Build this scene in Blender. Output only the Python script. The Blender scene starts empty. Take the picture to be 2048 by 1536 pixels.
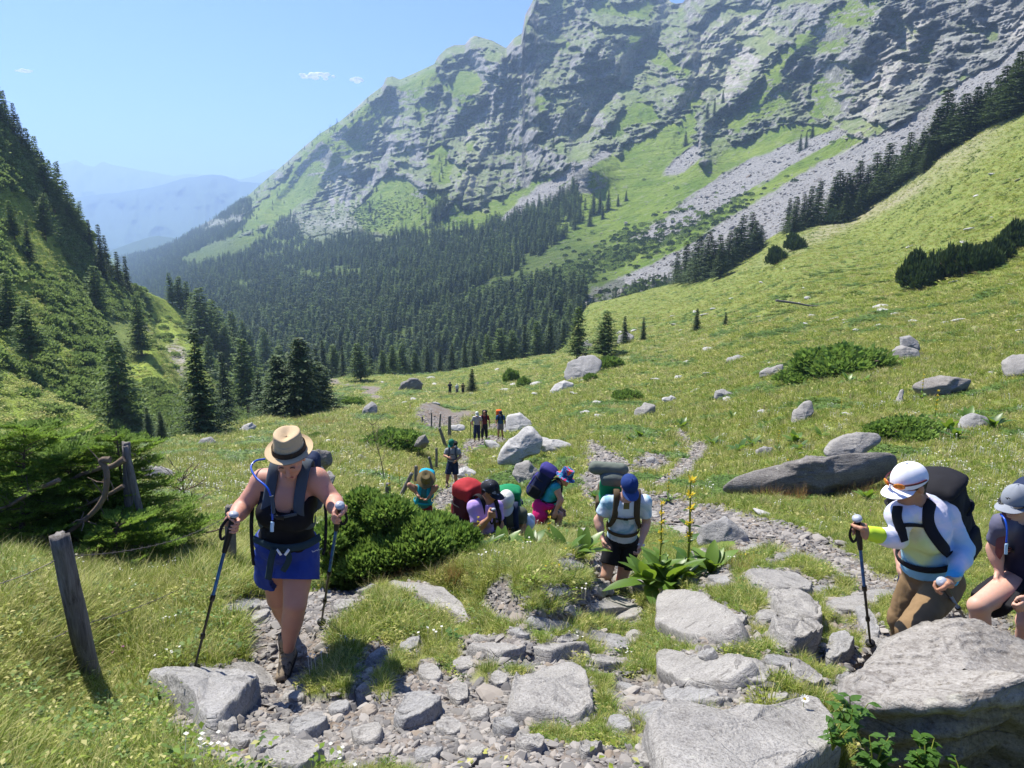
import bpy, math, random
import numpy as np
from math import radians, sin, cos, tan, atan, pi
from mathutils import Vector, Matrix

# ------------------------------------------------------------------ camera, sky, sun, exposure
SC = bpy.context.scene
COL = SC.collection
F = 1500.0                      # focal length in pixels of the 2048 wide photograph
PITCH = atan((768 - 440) / F)
cam_d = bpy.data.cameras.new('camera'); cam = bpy.data.objects.new('camera', cam_d); COL.objects.link(cam)
cam_d.sensor_width = 36; cam_d.lens = F / 2048 * 36; cam_d.clip_start = 0.05; cam_d.clip_end = 60000
cam.rotation_euler = (pi / 2 - PITCH, 0, 0); SC.camera = cam
SUN_AZ, SUN_EL = radians(-46), radians(59)       # azimuth from the view direction, negative = left
world = bpy.data.worlds.new('World'); SC.world = world; world.use_nodes = True
wn = world.node_tree.nodes; wl = world.node_tree.links
bg = wn['Background']; sky = wn.new('ShaderNodeTexSky'); sky.sky_type = 'NISHITA'; sky.sun_disc = False
sky.sun_elevation = SUN_EL; sky.sun_rotation = SUN_AZ; sky.altitude = 1500; sky.air_density = 1.0
sky.dust_density = 2.6; sky.ozone_density = 2.0
tint = wn.new('ShaderNodeMix'); tint.data_type = 'RGBA'; tint.blend_type = 'MULTIPLY'; tint.inputs[0].default_value = 1; tint.inputs[7].default_value = (.37, .515, .87, 1)
wl.new(sky.outputs[0], tint.inputs[6]); wl.new(tint.outputs[2], bg.inputs[0]); bg.inputs[1].default_value = 0.108
sun_d = bpy.data.lights.new('sun', 'SUN'); sun_d.energy = 5.0; sun_d.angle = radians(0.5); sun_d.color = (1.0, 0.95, 0.86)
sun = bpy.data.objects.new('sun', sun_d); COL.objects.link(sun)
SDIR = Vector((sin(SUN_AZ) * cos(SUN_EL), cos(SUN_AZ) * cos(SUN_EL), sin(SUN_EL)))
sun.rotation_euler = SDIR.to_track_quat('Z', 'Y').to_euler()
SC.view_settings.view_transform = 'Standard'; SC.view_settings.look = 'None'
SC.view_settings.exposure = 1.08; SC.view_settings.gamma = 1
SC.cycles.use_denoising = True
SC.cycles.max_bounces = 6; SC.cycles.diffuse_bounces = 3; SC.cycles.glossy_bounces = 2
SC.cycles.transmission_bounces = 3; SC.cycles.transparent_max_bounces = 8; SC.cycles.volume_bounces = 1
SC.cycles.use_persistent_data = False

# ------------------------------------------------------------------ geometry helpers
CP, SP = cos(PITCH), sin(PITCH)
def at(px, py, Y):
    """the world point at horizontal depth Y on the line of sight of photo pixel (px,py)"""
    a = (np.asarray(px, float) - 1024) / F; b = (768 - np.asarray(py, float)) / F
    dy = CP + b * SP; dz = -SP + b * CP
    Y = np.asarray(Y, float)
    return np.stack(np.broadcast_arrays(a / dy * Y, Y, dz / dy * Y), -1)
def pix(p):
    p = np.asarray(p, float); x, y, z = p[..., 0], p[..., 1], p[..., 2]
    f = y * CP - z * SP; u = y * SP + z * CP
    return 1024 + F * x / f, 768 - F * u / f

def _hash(ix, iy, iz, seed):
    h = (ix * 73856093) ^ (iy * 19349663) ^ (iz * 83492791) ^ (seed * 2654435)
    h = h & 0xffffffff; h = ((h ^ (h >> 15)) * 0x2c1b3c6d) & 0xffffffff
    h = ((h ^ (h >> 12)) * 0x297a2d39) & 0xffffffff; h = h ^ (h >> 15)
    return (h & 0xffffff) / float(0xffffff)
def vnoise(p, seed=0):
    p = np.asarray(p, float); i = np.floor(p).astype(np.int64); f = p - i; f = f * f * (3 - 2 * f)
    ix, iy, iz = i[..., 0], i[..., 1], i[..., 2]; fx, fy, fz = f[..., 0], f[..., 1], f[..., 2]
    r = 0
    for a in (0, 1):
        wx = fx if a else 1 - fx
        for b in (0, 1):
            wy = fy if b else 1 - fy
            for c in (0, 1):
                wz = fz if c else 1 - fz
                r = r + wx * wy * wz * _hash(ix + a, iy + b, iz + c, seed)
    return r * 2 - 1
def fbm(p, octaves=4, seed=0, gain=0.5, lac=2.03):
    p = np.asarray(p, float); s = 0; a = 1.0; t = 0
    for o in range(octaves):
        s = s + a * vnoise(p * lac ** o + 17.3 * o, seed + o); t += a; a *= gain
    return s / t
def ridged(p, octaves=4, seed=0, gain=0.5, lac=2.1):
    p = np.asarray(p, float); s = 0; a = 1.0; t = 0
    for o in range(octaves):
        s = s + a * (1 - 2 * np.abs(vnoise(p * lac ** o + 9.1 * o, seed + o))); t += a; a *= gain
    return s / t
def smooth(a, b, x):
    t = np.clip((x - a) / (b - a), 0, 1); return t * t * (3 - 2 * t)
class TPS:
    def __init__(s, anchors, lam=1e-4):
        A = np.array(anchors, float); s.P = A[:, :2] / 1000; v = np.log(A[:, 2]); n = len(A)
        D = np.linalg.norm(s.P[:, None] - s.P[None], axis=2); K = s.k(D) + lam * np.eye(n)
        Q = np.hstack([np.ones((n, 1)), s.P]); M = np.zeros((n + 3, n + 3)); M[:n, :n] = K; M[:n, n:] = Q; M[n:, :n] = Q.T
        s.w = np.linalg.solve(M, np.concatenate([v, np.zeros(3)]))
    def k(s, r): return np.where(r > 1e-9, r * r * np.log(np.maximum(r, 1e-9)), 0)
    def __call__(s, px, py):
        px = np.asarray(px, float) / 1000; py = np.asarray(py, float) / 1000; n = len(s.P)
        r = s.w[n] + s.w[n + 1] * px + s.w[n + 2] * py
        for i in range(n):
            d = np.hypot(px - s.P[i, 0], py - s.P[i, 1]); r = r + s.w[i] * s.k(d)
        return np.exp(r)
def segd(px, py, poly):
    """pixel distance to a polyline"""
    best = np.full(np.shape(px), 1e9)
    for (x0, y0), (x1, y1) in zip(poly[:-1], poly[1:]):
        dx, dy = x1 - x0, y1 - y0; t = np.clip(((px - x0) * dx + (py - y0) * dy) / (dx * dx + dy * dy + 1e-9), 0, 1)
        best = np.minimum(best, np.hypot(px - x0 - t * dx, py - y0 - t * dy))
    return best
def polyd(px, py, poly):
    """signed pixel distance to a closed polygon, positive inside"""
    poly = list(poly); n = len(poly); inside = np.zeros(np.shape(px), bool)
    for i in range(n):
        x0, y0 = poly[i]; x1, y1 = poly[(i + 1) % n]
        c = (y0 > py) != (y1 > py)
        xi = (x1 - x0) * (py - y0) / ((y1 - y0) if y1 != y0 else 1e-9) + x0
        inside ^= c & (px < xi)
    d = segd(px, py, poly + [poly[0]])
    return np.where(inside, d, -d)

def mesh_np(name, verts, faces, attrs=None, smooth_shade=True, mat=None):
    """faces: array n x 3 or n x 4, or a list of such arrays"""
    me = bpy.data.meshes.new(name); verts = np.ascontiguousarray(verts, np.float32)
    fl = faces if isinstance(faces, list) and isinstance(faces[0], np.ndarray) else [faces]; fl = [np.asarray(f, np.int32) for f in fl if len(f)]
    nl = sum(f.size for f in fl); nf = sum(len(f) for f in fl)
    me.vertices.add(len(verts)); me.vertices.foreach_set('co', verts.ravel())
    me.loops.add(nl); me.loops.foreach_set('vertex_index', np.concatenate([f.ravel() for f in fl]))
    sizes = np.concatenate([np.full(len(f), f.shape[1]) for f in fl]); st = np.concatenate([[0], np.cumsum(sizes)[:-1]])
    me.polygons.add(nf); me.polygons.foreach_set('loop_start', st.astype(np.int32))
    me.polygons.foreach_set('use_smooth', np.full(nf, smooth_shade))
    me.update(calc_edges=True)
    for k, v in (attrs or {}).items():
        v = np.asarray(v, np.float32)
        if v.ndim == 1:
            a = me.attributes.new(k, 'FLOAT', 'POINT'); a.data.foreach_set('value', v)
        else:
            a = me.attributes.new(k, 'FLOAT_COLOR', 'POINT')
            a.data.foreach_set('color', np.hstack([v, np.ones((len(v), 1), np.float32)]).astype(np.float32).ravel())
    if mat is not None: me.materials.append(mat)
    return me
def obj(name, me, parent=None, mat=None, loc=None):
    o = bpy.data.objects.new(name, me); COL.objects.link(o)
    if mat is not None and me is not None and not me.materials: me.materials.append(mat)
    if parent is not None: o.parent = parent
    if loc is not None: o.location = loc
    return o
def tag(o, label=None, cat=None, group=None, kind=None):
    if label: o['label'] = label
    if cat: o['category'] = cat
    if group: o['group'] = group
    if kind: o['kind'] = kind
    return o
def thing(name, label, cat, loc=(0, 0, 0), group=None):
    o = bpy.data.objects.new(name, None); COL.objects.link(o); o.location = loc; o.empty_display_size = 0.1
    return tag(o, label, cat, group)
def gridfaces(nr, nc):
    i = np.arange(nr * nc).reshape(nr, nc)
    return np.stack([i[:-1, :-1], i[:-1, 1:], i[1:, 1:], i[1:, :-1]], -1).reshape(-1, 4)
class MB:
    """collects pieces into one mesh"""
    def __init__(s): s.v = []; s.q = []; s.t = []; s.n = 0
    def add(s, v, f):
        v = np.asarray(v, float); f = np.asarray(f, int)
        (s.q if f.shape[1] == 4 else s.t).append(f + s.n); s.v.append(v); s.n += len(v)
    def mesh(s, name, mat=None, smooth_shade=True):
        fl = []
        if s.q: fl.append(np.concatenate(s.q))
        if s.t: fl.append(np.concatenate(s.t))
        return mesh_np(name, np.concatenate(s.v), fl, smooth_shade=smooth_shade, mat=mat)
    def tube(s, pts, radii, seg=8, flat=None, nrm=None, cap=True):
        """pts m x 3; radii scalar or m; flat (factor) squeezes the section along nrm (vector)"""
        P = np.asarray(pts, float); m = len(P); R = np.broadcast_to(np.asarray(radii, float), (m,))
        T = np.gradient(P, axis=0); T /= np.linalg.norm(T, axis=1)[:, None] + 1e-12
        if nrm is None:
            h = np.array([0, 0, 1.0]) if abs(T[0, 2]) < 0.9 else np.array([1.0, 0, 0])
        else: h = np.asarray(nrm, float)
        h = np.broadcast_to(h, (m, 3))
        B = np.cross(T, h); B /= np.linalg.norm(B, axis=1)[:, None] + 1e-12; N = np.cross(B, T)
        if nrm is None:
            for i in range(1, m):
                n = N[i - 1] - T[i] * np.dot(N[i - 1], T[i]); n /= np.linalg.norm(n) + 1e-12; N[i] = n; B[i] = np.cross(T[i], n)
        a = np.arange(seg) / seg * 2 * pi; fl = 1.0 if flat is None else flat
        ring = P[:, None] + R[:, None, None] * (np.cos(a)[None, :, None] * B[:, None] + fl * np.sin(a)[None, :, None] * N[:, None])
        v = ring.reshape(-1, 3); i = np.arange(m * seg).reshape(m, seg); j = np.roll(i, -1, 1)
        s.add(v, np.stack([i[:-1], j[:-1], j[1:], i[1:]], -1).reshape(-1, 4))
        if cap:
            c = np.array([P[0], P[-1]]); k = np.roll(np.arange(seg), -1)
            s.add(np.vstack([ring[0], c[:1]]), np.stack([np.arange(seg), np.full(seg, seg), k], -1))
            s.add(np.vstack([ring[-1], c[1:]]), np.stack([k, np.full(seg, seg), np.arange(seg)], -1))
        return s
def spline(pts, n=20):
    P = np.asarray(pts, float); P = np.vstack([2 * P[0] - P[1], P, 2 * P[-1] - P[-2]]); out = []
    m = len(P) - 3; k = max(2, n // m)
    for i in range(m):
        t = np.linspace(0, 1, k, endpoint=False)[:, None]; a, b, c, d = P[i:i + 4]
        out.append(0.5 * (2 * b + (c - a) * t + (2 * a - 5 * b + 4 * c - d) * t ** 2 + (3 * b - a - 3 * c + d) * t ** 3))
    return np.vstack(out + [P[-2:-1]])

# ------------------------------------------------------------------ material helpers
class NT:
    def __init__(s, name):
        s.m = bpy.data.materials.new(name); s.m.use_nodes = True; s.t = s.m.node_tree; s.t.nodes.clear()
        s.out = s.n('ShaderNodeOutputMaterial')
    def n(s, typ, **kw):
        x = s.t.nodes.new(typ)
        for k, v in kw.items(): setattr(x, k, v)
        return x
    def put(s, sock, v):
        if isinstance(v, bpy.types.NodeSocket): s.t.links.new(v, sock)
        elif isinstance(v, (tuple, list)) and len(v) == 3 and sock.type == 'RGBA': sock.default_value = (*v, 1)
        else: sock.default_value = v
    def attr(s, name, out='Fac'): return s.n('ShaderNodeAttribute', attribute_name=name).outputs[out]
    def co(s, which='Object'):
        if which == 'World': return s.n('ShaderNodeNewGeometry').outputs['Position']
        return s.n('ShaderNodeTexCoord').outputs[which]
    def mapping(s, v, scale=(1, 1, 1), rot=(0, 0, 0)):
        m = s.n('ShaderNodeMapping'); s.put(m.inputs[0], v); m.inputs['Scale'].default_value = scale; m.inputs['Rotation'].default_value = rot
        return m.outputs[0]
    def noise(s, v, scale=5, detail=4, rough=0.55, dist=0, out='Fac'):
        x = s.n('ShaderNodeTexNoise'); s.put(x.inputs['Vector'], v); x.inputs['Scale'].default_value = scale
        x.inputs['Detail'].default_value = detail; x.inputs['Roughness'].default_value = rough; x.inputs['Distortion'].default_value = dist
        return x.outputs[out]
    def vor(s, v, scale=5, feature='F1', out='Distance', rand=1):
        x = s.n('ShaderNodeTexVoronoi', feature=feature); s.put(x.inputs['Vector'], v); x.inputs['Scale'].default_value = scale
        x.inputs['Randomness'].default_value = rand
        return x.outputs[out]
    def ramp(s, v, stops, interp='LINEAR'):
        x = s.n('ShaderNodeValToRGB'); s.put(x.inputs[0], v); r = x.color_ramp; r.interpolation = interp
        while len(r.elements) < len(stops): r.elements.new(0.5)
        for e, (p, c) in zip(r.elements, stops):
            e.position = p; e.color = (*c, 1) if isinstance(c, (tuple, list)) else (c, c, c, 1)
        return x.outputs[0]
    def mix(s, f, a, b, mode='MIX'):
        x = s.n('ShaderNodeMix', data_type='RGBA', blend_type=mode); s.put(x.inputs[0], f); s.put(x.inputs[6], a); s.put(x.inputs[7], b)
        return x.outputs[2]
    def math(s, op, a, b=0.0, c=None, clamp=False):
        x = s.n('ShaderNodeMath', operation=op, use_clamp=clamp); s.put(x.inputs[0], a); s.put(x.inputs[1], b)
        if c is not None: s.put(x.inputs[2], c)
        return x.outputs[0]
    def bump(s, h, strength=0.5, dist=0.05, nrm=None):
        x = s.n('ShaderNodeBump'); s.put(x.inputs['Height'], h); x.inputs['Strength'].default_value = strength; x.inputs['Distance'].default_value = dist
        if nrm is not None: s.put(x.inputs['Normal'], nrm)
        return x.outputs[0]
    def pbr(s, color, rough=0.8, nrm=None, spec=0.3, metal=0, **kw):
        x = s.n('ShaderNodeBsdfPrincipled'); s.put(x.inputs['Base Color'], color); s.put(x.inputs['Roughness'], rough)
        x.inputs['Specular IOR Level'].default_value = spec; x.inputs['Metallic'].default_value = metal
        if nrm is not None: s.put(x.inputs['Normal'], nrm)
        for k, v in kw.items(): s.put(x.inputs[k.replace('_', ' ')], v)
        s.t.links.new(x.outputs[0], s.out.inputs[0]); return s.m
    def leaf(s, color, trans=0.4, tcol=None, rough=0.6, nrm=None, spec=0.25):
        d = s.n('ShaderNodeBsdfPrincipled'); s.put(d.inputs['Base Color'], color); d.inputs['Roughness'].default_value = rough
        d.inputs['Specular IOR Level'].default_value = spec
        t = s.n('ShaderNodeBsdfTranslucent'); s.put(t.inputs[0], tcol if tcol is not None else color)
        if nrm is not None: s.put(d.inputs['Normal'], nrm)
        m = s.n('ShaderNodeMixShader'); m.inputs[0].default_value = trans
        s.t.links.new(d.outputs[0], m.inputs[1]); s.t.links.new(t.outputs[0], m.inputs[2]); s.t.links.new(m.outputs[0], s.out.inputs[0])
        return s.m
    def island(s, c, lo=.55, hi=1.45):
        r = s.n('ShaderNodeNewGeometry').outputs['Random Per Island']; k = s.n('ShaderNodeMapRange'); s.put(k.inputs[0], r); k.inputs[3].default_value = lo; k.inputs[4].default_value = hi
        m = s.n('ShaderNodeVectorMath', operation='SCALE'); s.put(m.inputs[0], c); s.put(m.inputs['Scale'], k.outputs[0]); return m.outputs[0]
    def rnd(s): return s.n('ShaderNodeObjectInfo').outputs['Random']
def fabric(name, col, rough=0.85, var=0.15, bump=0.3, spec=0.2):
    t = NT(name); v = t.co(); n = t.noise(v, 14, 4); d = tuple(c * (1 - var) for c in col); e = tuple(min(1, c * (1 + var)) for c in col)
    w = t.noise(v, 500, 2)
    return t.pbr(t.mix(n, d, e), rough, t.bump(w, bump, 0.001), spec)
# ------------------------------------------------------------------ terrain
class Sheet:
    """a stretch of terrain: one surface point for each line of sight, each at its own measured distance"""
    def __init__(s, pxs, skyline, bottom, tps, nrow, relief, power=1.0):
        s.pxs = np.asarray(pxs, float); s.sky = np.interp(s.pxs, *np.array(skyline, float).T); s.bot = np.interp(s.pxs, *np.array(bottom, float).T)
        s.t = np.linspace(0, 1, nrow) ** power; s.nr, s.nc = nrow, len(s.pxs)
        s.PX = np.broadcast_to(s.pxs, (nrow, s.nc)).copy(); s.PY = s.bot[None] + (s.sky - s.bot)[None] * s.t[:, None]
        Y = tps(s.PX, s.PY); s.Y0 = Y; s.P = at(s.PX, s.PY, Y); s.mask = {}
        relief(s)
    def look(s, arr, px, py):
        px = np.asarray(px, float); py = np.asarray(py, float)
        c = np.clip(np.interp(px, s.pxs, np.arange(s.nc)), 0, s.nc - 1.001); ci = c.astype(int); cf = c - ci
        sk = np.interp(px, s.pxs, s.sky); bo = np.interp(px, s.pxs, s.bot)
        r = np.interp((py - bo) / (sk - bo), s.t, np.arange(s.nr)); r = np.clip(r, 0, s.nr - 1.001); ri = r.astype(int); rf = r - ri
        if arr.ndim == 3: cf = cf[..., None]; rf = rf[..., None]
        return (arr[ri, ci] * (1 - cf) + arr[ri, ci + 1] * cf) * (1 - rf) + (arr[ri + 1, ci] * (1 - cf) + arr[ri + 1, ci + 1] * cf) * rf
    def pt(s, px, py): return s.look(s.P, px, py)
    def build(s, name, mat, back=((0.03, .02), (0.12, .1), (0.4, .35)), front=None):
        P = s.P; M = {k: v for k, v in s.mask.items()}; rows = [P]; top = P[-1]
        n = s.nr
        for f, d in back:
            q = top.copy(); q[:, :2] *= 1 + f; q[:, 2] = top[:, 2] * 1.0 - d * top[:, 1]; rows.append(q[None]); n += 1
            for k in M: M[k] = np.concatenate([M[k], M[k][-1:]])
        if front is not None:
            q = P[0].copy(); q[:, 1] += front[0]; q[:, 2] += front[1]; rows.insert(0, q[None]); n += 1
            for k in M: M[k] = np.concatenate([M[k][:1], M[k]])
        V = np.concatenate(rows).reshape(-1, 3)
        attrs = {k: (v.reshape(-1) if v.ndim == 2 else v.reshape(-1, 3)) for k, v in M.items()}
        me = mesh_np(name, V, gridfaces(n, s.nc), attrs, True, mat)
        return tag(obj(name, me), kind='structure')

# ---- ground: the meadow, the path and the slope on its right
G_ANCH = [(1024,2700,.75),(-1500,2700,.8),(3500,2700,.8),(1024,1536,2.35),(500,1536,2.4),(100,1500,2.9),(-1000,1536,2.8),(3000,1536,2.2),(1500,1500,2.5),(2000,1500,3.5),(1850,1536,3.2),(2100,1560,3.2),(1720,1500,3.0),
 (430,1450,3.1),(570,1355,4.25),(641,1256,4.75),(385,1352,4.05),(185,1390,4.0),(1100,1400,3.3),(1400,1250,4.7),(1700,1350,3.9),(1740,1300,4.4),(1830,1385,4.0),(2048,1400,4.3),(2048,1300,5.2),
 (700,1210,5.6),(460,1150,6.6),(930,1200,5.7),(1000,1115,6.5),(900,1120,6.6),(1120,1120,6.6),(1240,1215,7.0),(200,1100,7.5),(0,1100,6.5),(1330,1180,7.2),
 (1000,1060,12.5),(1125,1068,11),(1180,1050,12),(1500,1060,9.5),(1450,1095,8.3),(1250,1000,14),(1200,950,18),(1650,1140,7.5),
 (905,975,26.6),(880,1010,20),(850,1040,14),(960,880,42),(1003,880,42),(1040,910,33),(1060,970,22),(870,850,55),(800,830,62),(900,790,95),(740,785,115),(700,770,135),
 (660,765,150),(720,752,165),(900,742,165),(1040,718,170),(1110,705,175),(500,840,58),(430,860,52),(300,890,42),(400,885,40),(0,930,30),(200,950,25),(500,960,22),(300,1000,14),
 (640,810,80),(600,830,72),(700,950,22),(650,900,30),(600,1050,12),
 (1620,1000,13),(1500,980,14.5),(1750,1010,12),(1950,1000,11.5),(2048,900,17),(1890,790,29),(1600,850,24),(1400,900,25),(1290,830,42),(1470,790,42),(1160,765,75),(1130,775,72),
 (1690,700,50),(1810,715,42),(2048,740,32),(1640,635,85),(1400,660,110),(1270,680,115),(1180,690,135),(2048,600,60),(1850,580,88),(2048,520,85),(1700,560,115),(1580,520,160),
 (1400,600,170),(1200,640,190),(1180,608,260),(1340,568,270),(1520,490,260),(1700,430,240),(1830,340,220),(2048,215,190),(2048,350,130),(1900,450,130),(1750,480,170),
 (2300,80,180),(3500,-400,150),(3500,600,40),(3000,1000,10),(-400,980,25),(-1500,1100,15)]
G_CREST = [(-1500,1080),(-400,985),(0,930),(280,897),(380,872),(430,860),(500,842),(560,832),(610,818),(640,792),(660,762),(720,752),(800,752),(900,742),(980,726),(1040,718),(1110,706),
 (1135,688),(1165,625),(1180,608),(1260,590),(1340,568),(1400,560),(1450,535),(1520,490),(1560,465),(1640,445),(1700,430),(1760,395),(1830,340),(1900,290),(1960,255),(2048,215),(2300,80),(3500,-400)]
# gravel and bare stone ground: x, y, half width, half height, tilt in degrees, strength
PATHS = [(1350,1330,330,190,0,.47),(1000,1250,200,90,0,.40),(1560,1190,260,90,0,.45),(1300,950,220,90,0,.36),(1150,1400,420,140,0,.47),(570,1300,85,75,-10,1.3),(560,1350,70,34,0,1.2),(600,1230,130,35,0,1.3),(700,1190,60,28,0,.8),(500,1460,160,90,0,1.3),(700,1460,200,70,0,1.25),(900,1460,160,90,0,1.2),(850,1400,100,50,0,1.1),(1100,1540,260,50,0,1.3),
 (1010,1230,60,40,20,1.1),(1090,1260,60,25,0,.9),(1190,1215,50,40,0,1.0),(1300,1400,90,45,0,1.2),(1350,1480,80,40,0,1.2),(1440,1400,110,35,0,1.1),(1240,1300,60,20,0,.7),(1500,1450,50,20,0,.9),
 (1215,970,52,62,0,1.3),(1260,1010,60,35,20,1.25),(1360,1035,95,34,12,1.35),(1480,1060,120,32,15,1.3),(1600,1095,100,28,20,1.2),(1680,1135,70,26,25,1.05),(1760,1180,80,26,10,.9),(1960,1260,80,30,0,1.1),(1930,1320,80,25,0,.9),
 (1680,1260,60,30,20,.8),(1640,1330,50,25,0,.8),(1190,905,26,12,0,1.1),(1395,905,24,20,-30,1.3),(1365,878,30,8,40,1.1),(1365,940,34,15,-35,1.3),(1330,965,30,12,-20,1.0),(1300,930,45,22,0,1.0),
 (890,1000,34,22,-30,1.3),(912,965,18,20,0,1.2),(925,930,12,30,0,1.0),(950,895,32,14,0,1.2),(985,885,30,12,0,1.1),(880,842,44,15,0,1.5),(1000,855,40,10,10,.9),(930,830,30,10,-10,.9),(948,808,10,10,0,.8),
 (750,797,14,7,0,1.4),(738,785,22,5,-10,1.4),(745,777,20,4,0,1.3),(700,770,40,3,5,1.2),(665,765,16,4,5,1.2),(1180,890,16,8,0,.7),(1000,1210,45,35,0,.9),(1200,1150,40,20,0,.8),(1290,1170,50,15,0,.7),(1560,1180,80,20,0,.5)]
DRY = [(1700,440,160,14,-25,.9),(1640,430,60,10,-20,1),(1300,700,200,30,-5,.5),(1950,640,160,30,-8,.6),(500,930,140,30,-10,.5),(1900,300,120,40,-30,.7),(1800,395,80,12,-30,1.0)]
def blobs(px, py, lst):
    r = np.zeros(np.shape(px))
    for x, y, a, b, ang, st in lst:
        c, s_ = cos(radians(ang)), sin(radians(ang)); u = (px - x) * c + (py - y) * s_; v = -(px - x) * s_ + (py - y) * c
        r = np.maximum(r, st * np.exp(-((u / a) ** 2 + (v / b) ** 2) ** 1.3 * 0.8))
    return r
HUMPS = [(800,1250,120,60,0.10),(560,1420,150,50,-0.02),(1000,1150,110,45,.05),(850,830,45,14,.9),(200,1250,200,120,.0)]
def ground_relief(s):
    P = s.P; Y = s.Y0; x, y = P[..., 0], P[..., 1]
    z3 = np.stack([x, y, np.zeros_like(x)], -1)
    m = blobs(s.PX, s.PY, PATHS); m = m + 0.26 * fbm(z3 * 1.1, 4, 5) + 0.30 * fbm(z3 * 3.2, 3, 8) * (Y < 30)
    path = smooth(0.42, 0.62, m); s.mask['path'] = path
    s.mask['dry'] = np.clip(blobs(s.PX, s.PY, DRY), 0, 1)
    dz = 0.35 * fbm(z3 * 0.07, 3, 1) * smooth(15, 60, Y) * np.clip(Y / 60, 0, 1.5)
    dz = dz + 0.10 * fbm(z3 * 0.5, 3, 2) * smooth(3, 12, Y) + 0.035 * fbm(z3 * 2.2, 3, 3) + 0.016 * fbm(z3 * 9, 2, 4) * (1 - smooth(15, 25, Y))
    dz = dz + 0.25 * np.maximum(0, fbm(z3 * 0.22, 2, 21)) * smooth(18, 40, Y)
    dz = dz + 0.05 * (1 - path) * smooth(2, 4, Y) * (Y < 40)
    for hx, hy, a, b, h in HUMPS: dz = dz + h * np.exp(-((s.PX - hx) / a) ** 2 - ((s.PY - hy) / b) ** 2)
    P[..., 2] += dz
gpx = np.concatenate([np.linspace(-1500, -60, 60, endpoint=False), np.linspace(-60, 2110, 760, endpoint=False), np.linspace(2110, 3500, 60)])
ground = Sheet(gpx, G_CREST, [(-1500, 2700), (3500, 2700)], TPS(G_ANCH, 3e-4), 560, ground_relief, 0.8)

t = NT('meadow_ground'); v = t.co('World'); pm = t.attr('path'); dm = t.attr('dry')
big = t.noise(v, 0.12, 4, 0.6); mid = t.noise(v, 1.3, 5, 0.65); fine = t.noise(v, 9, 5, 0.7)
g1 = t.mix(t.ramp(big, [(.35, 0), (.65, 1)]), (.10, .165, .022), (.18, .235, .04))
g2 = t.mix(t.ramp(mid, [(.35, 0), (.7, 1)]), g1, (.25, .25, .08))
g3 = t.mix(t.ramp(fine, [(.38, 0), (.62, 1)]), t.mix(0.55, g2, (.03, .045, .012)), g2)
g3 = t.mix(t.math('MULTIPLY', t.ramp(t.vor(v, 3.5), [(.0, 1), (.06, 0)]), 0.8), g3, (.42, .40, .3))
g3 = t.mix(t.math('MULTIPLY', dm, t.ramp(mid, [(.3, .2), (.6, 1)])), g3, (.27, .24, .17))
st = t.vor(v, 16, 'F1', 'Color'); sd = t.vor(v, 16); st2 = t.vor(v, 45, 'F1', 'Color'); sd2 = t.vor(v, 45)
stone = t.mix(t.n('ShaderNodeSeparateColor').outputs[0], (.2, .2, .2), (.3, .3, .3))
sep = t.n('ShaderNodeSeparateColor'); t.put(sep.inputs[0], st); sep2 = t.n('ShaderNodeSeparateColor'); t.put(sep2.inputs[0], st2)
stone = t.mix(sep.outputs[0], (.09, .085, .085), (.27, .26, .25)); stone2 = t.mix(sep2.outputs[0], (.09, .075, .062), (.25, .225, .20))
stone = t.mix(t.ramp(t.noise(v, 2.4, 3), [(.4, 0), (.6, 1)]), stone, stone2)
stone = t.mix(t.ramp(t.noise(v, 1.0, 4), [(.38, 0), (.62, .85)]), stone, (.15, .115, .085))
col = t.mix(pm, g3, stone)
h1 = t.math('ADD', t.math('MULTIPLY', t.math('SUBTRACT', 1.0, sd), pm), t.math('MULTIPLY', fine, 0.8))
M_GROUND = t.pbr(col, 0.9, t.bump(h1, 0.7, 0.03), 0.15)

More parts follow.
